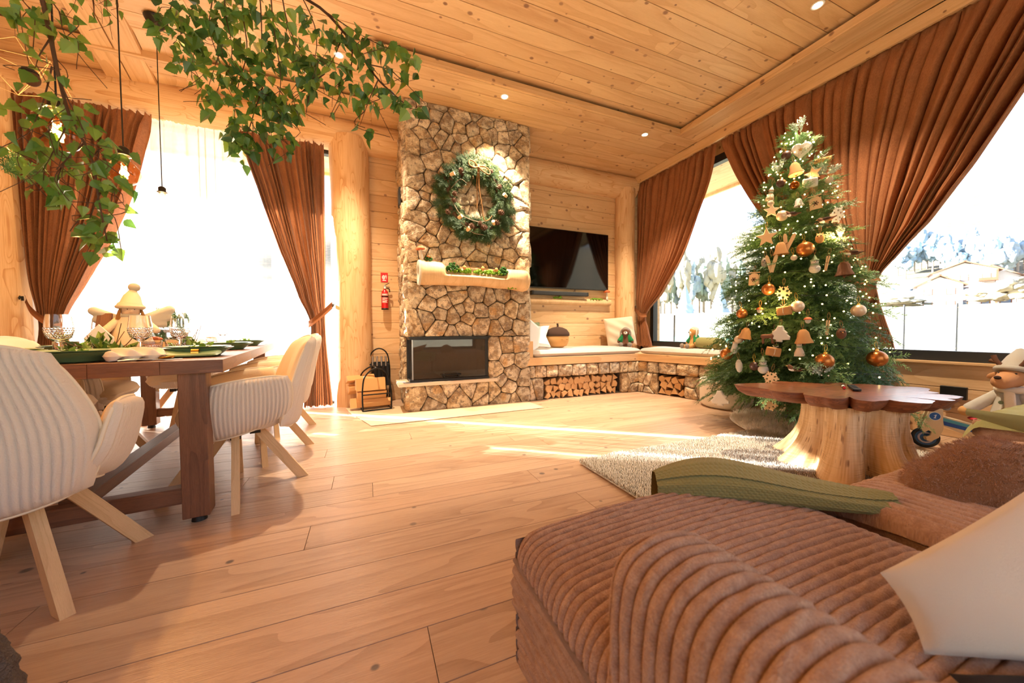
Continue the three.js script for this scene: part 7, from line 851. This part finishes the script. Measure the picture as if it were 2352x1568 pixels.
solo('dark_cushion', cornerPad([0.62, 0.4, -0.06], [0.9, 0.4, 0.1], [0.715, 0.425, -0.2], [1.03, 0.42, -0.06], 0.05, [0, 1, 0.1], 1.7), mat(0x231c18, 0.95), 'dark cushion below the cream one in the lower right corner', 'cushion');
{ // ottoman with a green throw
  const t = thing('corduroy_ottoman', 'brown ribbed corduroy sofa block at the right edge by the wall', 'ottoman'); const X = 2.56, Z = -0.66;
  const side = (y0, y1, n, o) => surf(80, n * 7, (u, v) => { const y = lerp(y0, y1, v), h = ribH(v * (y1 - y0), (y1 - y0) / n, 0.011), a = u < 0.5 ? [X - o - h, lerp(0.3, Z, u * 2)] : [lerp(X, 3.5, u * 2 - 1), Z - o - h]; return [a[0], y + 0.004 * Math.sin(u * 30), a[1]]; }, { uvs: [1.6, 0.3], flip: true });
  part('upper_block', [side(0.28, 0.47, 5, 0.0), box(0.94, 0.2, 0.95, 3.03, 0.375, -0.185, { r: 0.02 })], M.corduroy, t); part('lower_block', [side(0.03, 0.27, 6, -0.025), box(0.9, 0.24, 0.9, 3.03, 0.15, -0.18)], M.corduroy, t);
  part('ruffle_trim', [...Array(26).keys()].map((k) => T(new THREE.ConeGeometry(0.012, 0.03, 6), X - 0.014, 0.276, Z + 0.01 + k * 0.036, 0, 0, 1.9)), M.corduroy, t);
  solo('throw_blanket', merge([surf(90, 60, (u, v) => { const x = lerp(X - 0.03, 3.4, u), z = lerp(Z - 0.03, 0.3, v), e = Math.max(0, 0.1 - u) * 3, f = Math.max(0, 0.04 - v) * 4; return [x - 0.02 * e, 0.49 + 0.05 * Math.sin(u * 3) * Math.sin(v * 3) + 0.012 * n2(u * 5, v * 5) - 0.55 * e * e - f * 0.4 + 0.003 * Math.sin(u * 260) * Math.sin(v * 220), z]; }, { flip: true, uvs: [1, 1] }), surf(60, 16, (u, v) => [X - 0.03 - 0.012 * Math.sin(v * 3), 0.5 - v * lerp(0.03, 0.26, u) + 0.02, lerp(Z - 0.02, 0.2, u)], { flip: true })]), M.green, 'light green woven throw draped over the far sofa block', 'blanket');
}
// dark rough bark at the lower left corner of the picture
solo('bark_trunk', surf(60, 60, (u, v) => { const a = u * TAU, R = 0.07 + 0.13 * Math.pow(1 - v, 1.2) + 0.03 * (n2(Math.cos(a) * 5 + 2, v * 9 + Math.sin(a) * 5) - 0.5) + 0.02 * (n2(Math.cos(a) * 14, v * 30 + Math.sin(a) * 14) - 0.5); return [Math.cos(a) * R, v * 0.52, -Math.sin(a) * R]; }, { closeU: true, uvs: [1.2, 0.8] }), M.bark, 'dark rough barked stump at the lower left corner of the picture', 'stump', [-0.8, 0, -0.95]);
// ---------------------------------------------------------------- things on the bench, toys by the wall
{
  solo('star_cushion', T(extrude(starPts(5, 0.2, 0.105), 0.04, 0.035)), mat(0xe4e6ea, 0.95), 'pale grey star shaped cushion at the left end of the bench', 'cushion', [2.06, 0.8, -4.2], -0.15).rotation.set(-0.25, -0.15, 0.25);
  const c = solo('green_cushion', pad({ w: 0.36, h: 0.36, t: 0.11, k: 0.02, p: 1.7 }), M.sage, 'small sage green cushion behind the grey star cushion', 'cushion', [2.15, 0.82, -4.52]); c.rotation.set(-0.2, 0.1, 0.05);
  const a = thing('acorn_cushion', 'round plush acorn cushion with a dark brown cap on the bench', 'cushion', [2.5, 0.635, -4.36]);
  part('nut', lathe([[0.001, 0], [0.07, 0.004], [0.13, 0.035], [0.158, 0.1], [0.16, 0.16], [0.15, 0.2], [0.001, 0.2]], 40), M.tan, a); part('cap', lathe([[0.165, 0.17], [0.17, 0.185], [0.165, 0.215], [0.13, 0.262], [0.07, 0.29], [0.02, 0.298], [0.001, 0.3]], 40), M.darkBrown, a); part('cap_stalk', tube([[0, 0.29, 0], [0.003, 0.32, 0], [-0.004, 0.345, 0]], 0.014, 10, 8), M.darkBrown, a); for (const s of [-1, 1]) part('stitched_eye', T(new THREE.TorusGeometry(0.012, 0.0025, 6, 12, PI), s * 0.04 + 0.02, 0.13, 0.158, 0, 0, PI), M.rope, a);
  const p = solo('linen_cushion', pad({ w: 0.46, h: 0.46, t: 0.14, k: -0.06, p: 1.6, nu: 26, nv: 26, dent: (u, v) => 0.006 * Math.sin(u * 6 + v * 9) }), M.linen, 'square beige linen cushion in the corner of the bench', 'cushion', [3.72, 0.855, -4.5]); p.rotation.set(-0.22, -0.35, 0.02);
  // sitting plush bear; made once, copied for the second
  function sitting(label, pos, turn, fur, jacket, hatM, ears) {
    const t = thing('plush_bear', label, 'plush toy', pos, turn);
    part('body', blob([[0, 0.05, 0, 0, 0.14, 0, 0.062, 0.045], [0, 0.21, 0.005, 0, 0.225, 0.005, 0.058, 0.058], [-0.035, 0.03, 0.03, -0.06, 0.022, 0.12, 0.026, 0.024], [0.035, 0.03, 0.03, 0.06, 0.022, 0.12, 0.026, 0.024], [-0.05, 0.14, 0.01, -0.1, 0.07, 0.04, 0.022, 0.02], [0.05, 0.14, 0.01, 0.1, 0.07, 0.04, 0.022, 0.02]], { N: 48, k: 0.02 }), fur, t);
    part('jacket', [-1, 1].map((s) => blob([[s * 0.045, 0.15, -0.004, s * 0.09, 0.09, 0.03, 0.028, 0.028], [s * 0.045, 0.15, 0, s * 0.05, 0.075, 0, 0.034, 0.04]], { N: 28, k: 0.02 })), jacket, t);
    part('muzzle', ball(0.026, 0, 0.205, 0.05, [1.1, 0.95, 1]), M.white, t); part('nose', ball(0.009, 0, 0.215, 0.076), M.black, t); for (const s of [-1, 1]) { part('eye', ball(0.005, s * 0.022, 0.235, 0.052), M.black, t); part('foot', ball(0.032, s * 0.062, 0.03, 0.135, [1, 1.1, 0.8]), M.greyFelt, t); part('ear', ears ? tube([[s * 0.045, 0.262, 0], [s * 0.07, 0.22, 0.01], [s * 0.075, 0.15, 0.02]], 0.011, 12, 8) : ball(0.02, s * 0.048, 0.272, 0), hatM, t); }
    part('hat', T(new THREE.SphereGeometry(0.06, 22, 10, 0, TAU, 0, 1.4), 0, 0.232, -0.002), hatM, t);
    return t;
  }
  sitting('brown plush bear in a green jacket sitting in the bench corner', [3.64, 0.635, -4.28], -0.75, M.brownFelt, M.greenFelt, M.greyFelt, true);
  sitting('plush animal with a pale hat sitting on the bench before the window', [4.06, 0.635, -3.42], -1.9, M.tan, M.greenFelt, M.offWhite, true);
  solo('bolster_cushion', T(merge([T(new THREE.CapsuleGeometry(0.075, 0.34, 8, 24), 0, 0, 0, PI / 2, 0, 0)])), M.green, 'olive green bolster cushion on the bench under the window', 'cushion', [4.0, 0.71, -3.14], -0.26);
}
{ // balance bike
  const b = thing('balance_bike', 'small wooden balance bike with blue wheels and a red seat by the wall', 'toy bike', [3.83, 0, -1.22], -0.98); // +x runs to the rear
  const wheel = (x) => { const w = part('wheel', [T(new THREE.TorusGeometry(0.064, 0.012, 10, 36), x, 0.076, 0)], M.rubber, b); part('disc', T(new THREE.CylinderGeometry(0.058, 0.058, 0.016, 32), x, 0.076, 0, PI / 2), M.blue, w); part('pale_ring', T(new THREE.TorusGeometry(0.036, 0.0065, 8, 32), x, 0.076, 0.007, 0, 0, 0, [1, 1, 0.5]), mat(0xb9b4c4, 0.6), w); part('hub', T(new THREE.CylinderGeometry(0.014, 0.014, 0.05, 16), x, 0.076, 0, PI / 2), M.bikeWood, w); };
  wheel(0); wheel(0.36);
  const fork = [[-0.045, 0.13], [-0.02, 0.135], [-0.01, 0.115], [0.012, 0.11], [0.022, 0.13], [0.03, 0.1], [0.018, 0.065], [0.045, 0.06], [0.07, 0.1], [0.075, 0.17], [0.06, 0.34], [0.02, 0.345]];
  for (const z of [-0.034, 0.022]) part('fork', T(extrude([[-0.03, 0.14], [-0.015, 0.12], [0.005, 0.14], [0.022, 0.13], [0.018, 0.1], [-0.006, 0.085], [0.0, 0.062], [0.02, 0.06], [0.055, 0.09], [0.075, 0.15], [0.07, 0.33], [0.02, 0.335]], 0.012, 0.002), 0, 0, z), M.bikeWood, b);
  const badge = canvasTex(128, 128, (c) => { c.fillStyle = '#e8edf2'; c.fillRect(0, 0, 128, 128); c.fillStyle = '#1f5a9e'; c.beginPath(); c.arc(64, 64, 58, 0, 6.3); c.fill(); c.fillStyle = '#e8edf2'; c.font = 'italic bold 80px serif'; c.textAlign = 'center'; c.textBaseline = 'middle'; c.fillText('1', 60, 68); });
  const bg = new THREE.CircleGeometry(0.03, 32); part('number_badge', [T(bg, 0.034, 0.245, 0.0365)], new THREE.MeshPhysicalMaterial({ map: badge, roughness: 0.4 }), b);
  part('handlebar', [rod([0.045, 0.335, -0.14], [0.045, 0.335, 0.14], 0.011)], M.steel, b); for (const s of [-1, 1]) part('grip', [rod([0.045, 0.335, s * 0.1], [0.045, 0.335, s * 0.17], 0.015), ball(0.022, 0.045, 0.335, s * 0.172, [1, 1, 0.6])], M.greyFelt, b);
  for (const z of [-0.03, 0.018]) { part('frame_board', T(extrude([[0.06, 0.25], [0.08, 0.18], [0.24, 0.1], [0.36, 0.05], [0.4, 0.06], [0.4, 0.1], [0.3, 0.19]], 0.012, 0.002), 0, 0, z), M.bikeWood, b); }
  part('teal_stripe', T(extrude([[0.07, 0.24], [0.3, 0.175], [0.31, 0.155], [0.075, 0.215]], 0.002), 0, 0, 0.033), M.cyan, b); part('blue_stripe', T(extrude([[0.075, 0.214], [0.31, 0.154], [0.32, 0.13], [0.08, 0.185]], 0.002), 0, 0, 0.033), M.navy, b);
  part('seat', T(pad({ w: 0.2, h: 0.09, t: 0.022, k: 0.5, p: 4 }), 0.3, 0.245, 0, -PI / 2, 0, 0), M.bikeRed, b); part('seat_post', rod([0.3, 0.16, 0], [0.3, 0.24, 0], 0.012), M.bikeWood, b); part('red_disc', T(new THREE.CylinderGeometry(0.032, 0.032, 0.008, 28), 0.345, 0.11, 0.036, PI / 2), mat(0x8a1622, 0.4), b); part('star_mark', T(extrude(starPts(5, 0.02, 0.009), 0.002), 0.345, 0.11, 0.04), M.tan, b);
}
{ // plush reindeer behind the sofa block
  const t = thing('plush_reindeer', 'tall plush reindeer in a white hat and coat standing by the wall', 'plush toy', [3.98, 0, -0.88], -1.75);
  part('head', blob([[0, 0.56, 0, 0, 0.56, 0, 0.062, 0.062], [0, 0.545, 0.03, 0, 0.53, 0.11, 0.055, 0.046]], { N: 38, k: 0.03 }), mat(0xb98458, 0.95, { sheen: 0.4 }), t); part('nose', ball(0.014, 0, 0.56, 0.152, [1.2, 0.9, 0.8]), M.darkBrown, t); for (const s of [-1, 1]) { part('eye', ball(0.006, s * 0.035, 0.585, 0.056), M.black, t); part('ear', T(ball(0.03, 0, 0, 0, [1.3, 0.7, 0.4]), s * 0.085, 0.56, -0.01, 0, 0, -s * 0.5), mat(0xb98458, 0.95), t); part('antler', [tube([[s * 0.03, 0.62, 0.02], [s * 0.06, 0.66, 0.03], [s * 0.075, 0.7, 0.03]], 0.014, 12, 8), tube([[s * 0.05, 0.65, 0.03], [s * 0.09, 0.665, 0.03]], 0.012, 8, 8)], M.brownFelt, t); }
  part('hat', [T(lathe([[0.075, 0], [0.078, 0.02], [0.07, 0.04], [0.05, 0.1], [0.02, 0.16], [0.001, 0.17]], 26), 0, 0.59, -0.015, -0.35), T(new THREE.TorusGeometry(0.07, 0.018, 8, 26), 0, 0.6, -0.01, PI / 2 - 0.35)], M.offWhite, t);
  part('coat', T(lathe([[0.001, 0.14], [0.105, 0.145], [0.11, 0.17], [0.095, 0.26], [0.07, 0.4], [0.05, 0.47], [0.001, 0.48]], 30)), M.offWhite, t); part('scarf', [T(new THREE.TorusGeometry(0.055, 0.022, 8, 24), 0, 0.475, 0.005, PI / 2), T(pad({ w: 0.05, h: 0.22, t: 0.02 }), 0.03, 0.36, 0.085, 0.15)], M.cream, t); part('coat_hem', T(new THREE.TorusGeometry(0.105, 0.02, 8, 30), 0, 0.155, 0, PI / 2), M.cream, t);
  for (const s of [-1, 1]) { part('arm', blob([[s * 0.06, 0.43, 0.01, s * 0.16, 0.32, 0.05, 0.034, 0.036]], { N: 22 }), M.offWhite, t); part('hand', ball(0.036, s * 0.18, 0.295, 0.06), M.tan, t); part('leg', blob([[s * 0.045, 0.15, 0, s * 0.05, 0.03, 0.01, 0.034, 0.03], [s * 0.05, 0.025, 0.01, s * 0.05, 0.025, 0.05, 0.026, 0.028]], { N: 26, k: 0.02 }), M.linen, t); }
  for (const y of [0.3, 0.39]) part('heart_button', T(ball(0.012, 0, 0, 0, [1, 1, 0.4]), -0.01, y, 0.088), M.sage, t);
  solo('wall_socket', box(0.03, 0.1, 0.14, 0, 0, 0, { r: 0.004 }), M.black, 'black box on the boards behind the right tip of the stump table', 'socket', [4.335, 0.37, -1.235]);
}
renderer.render(scene, camera);
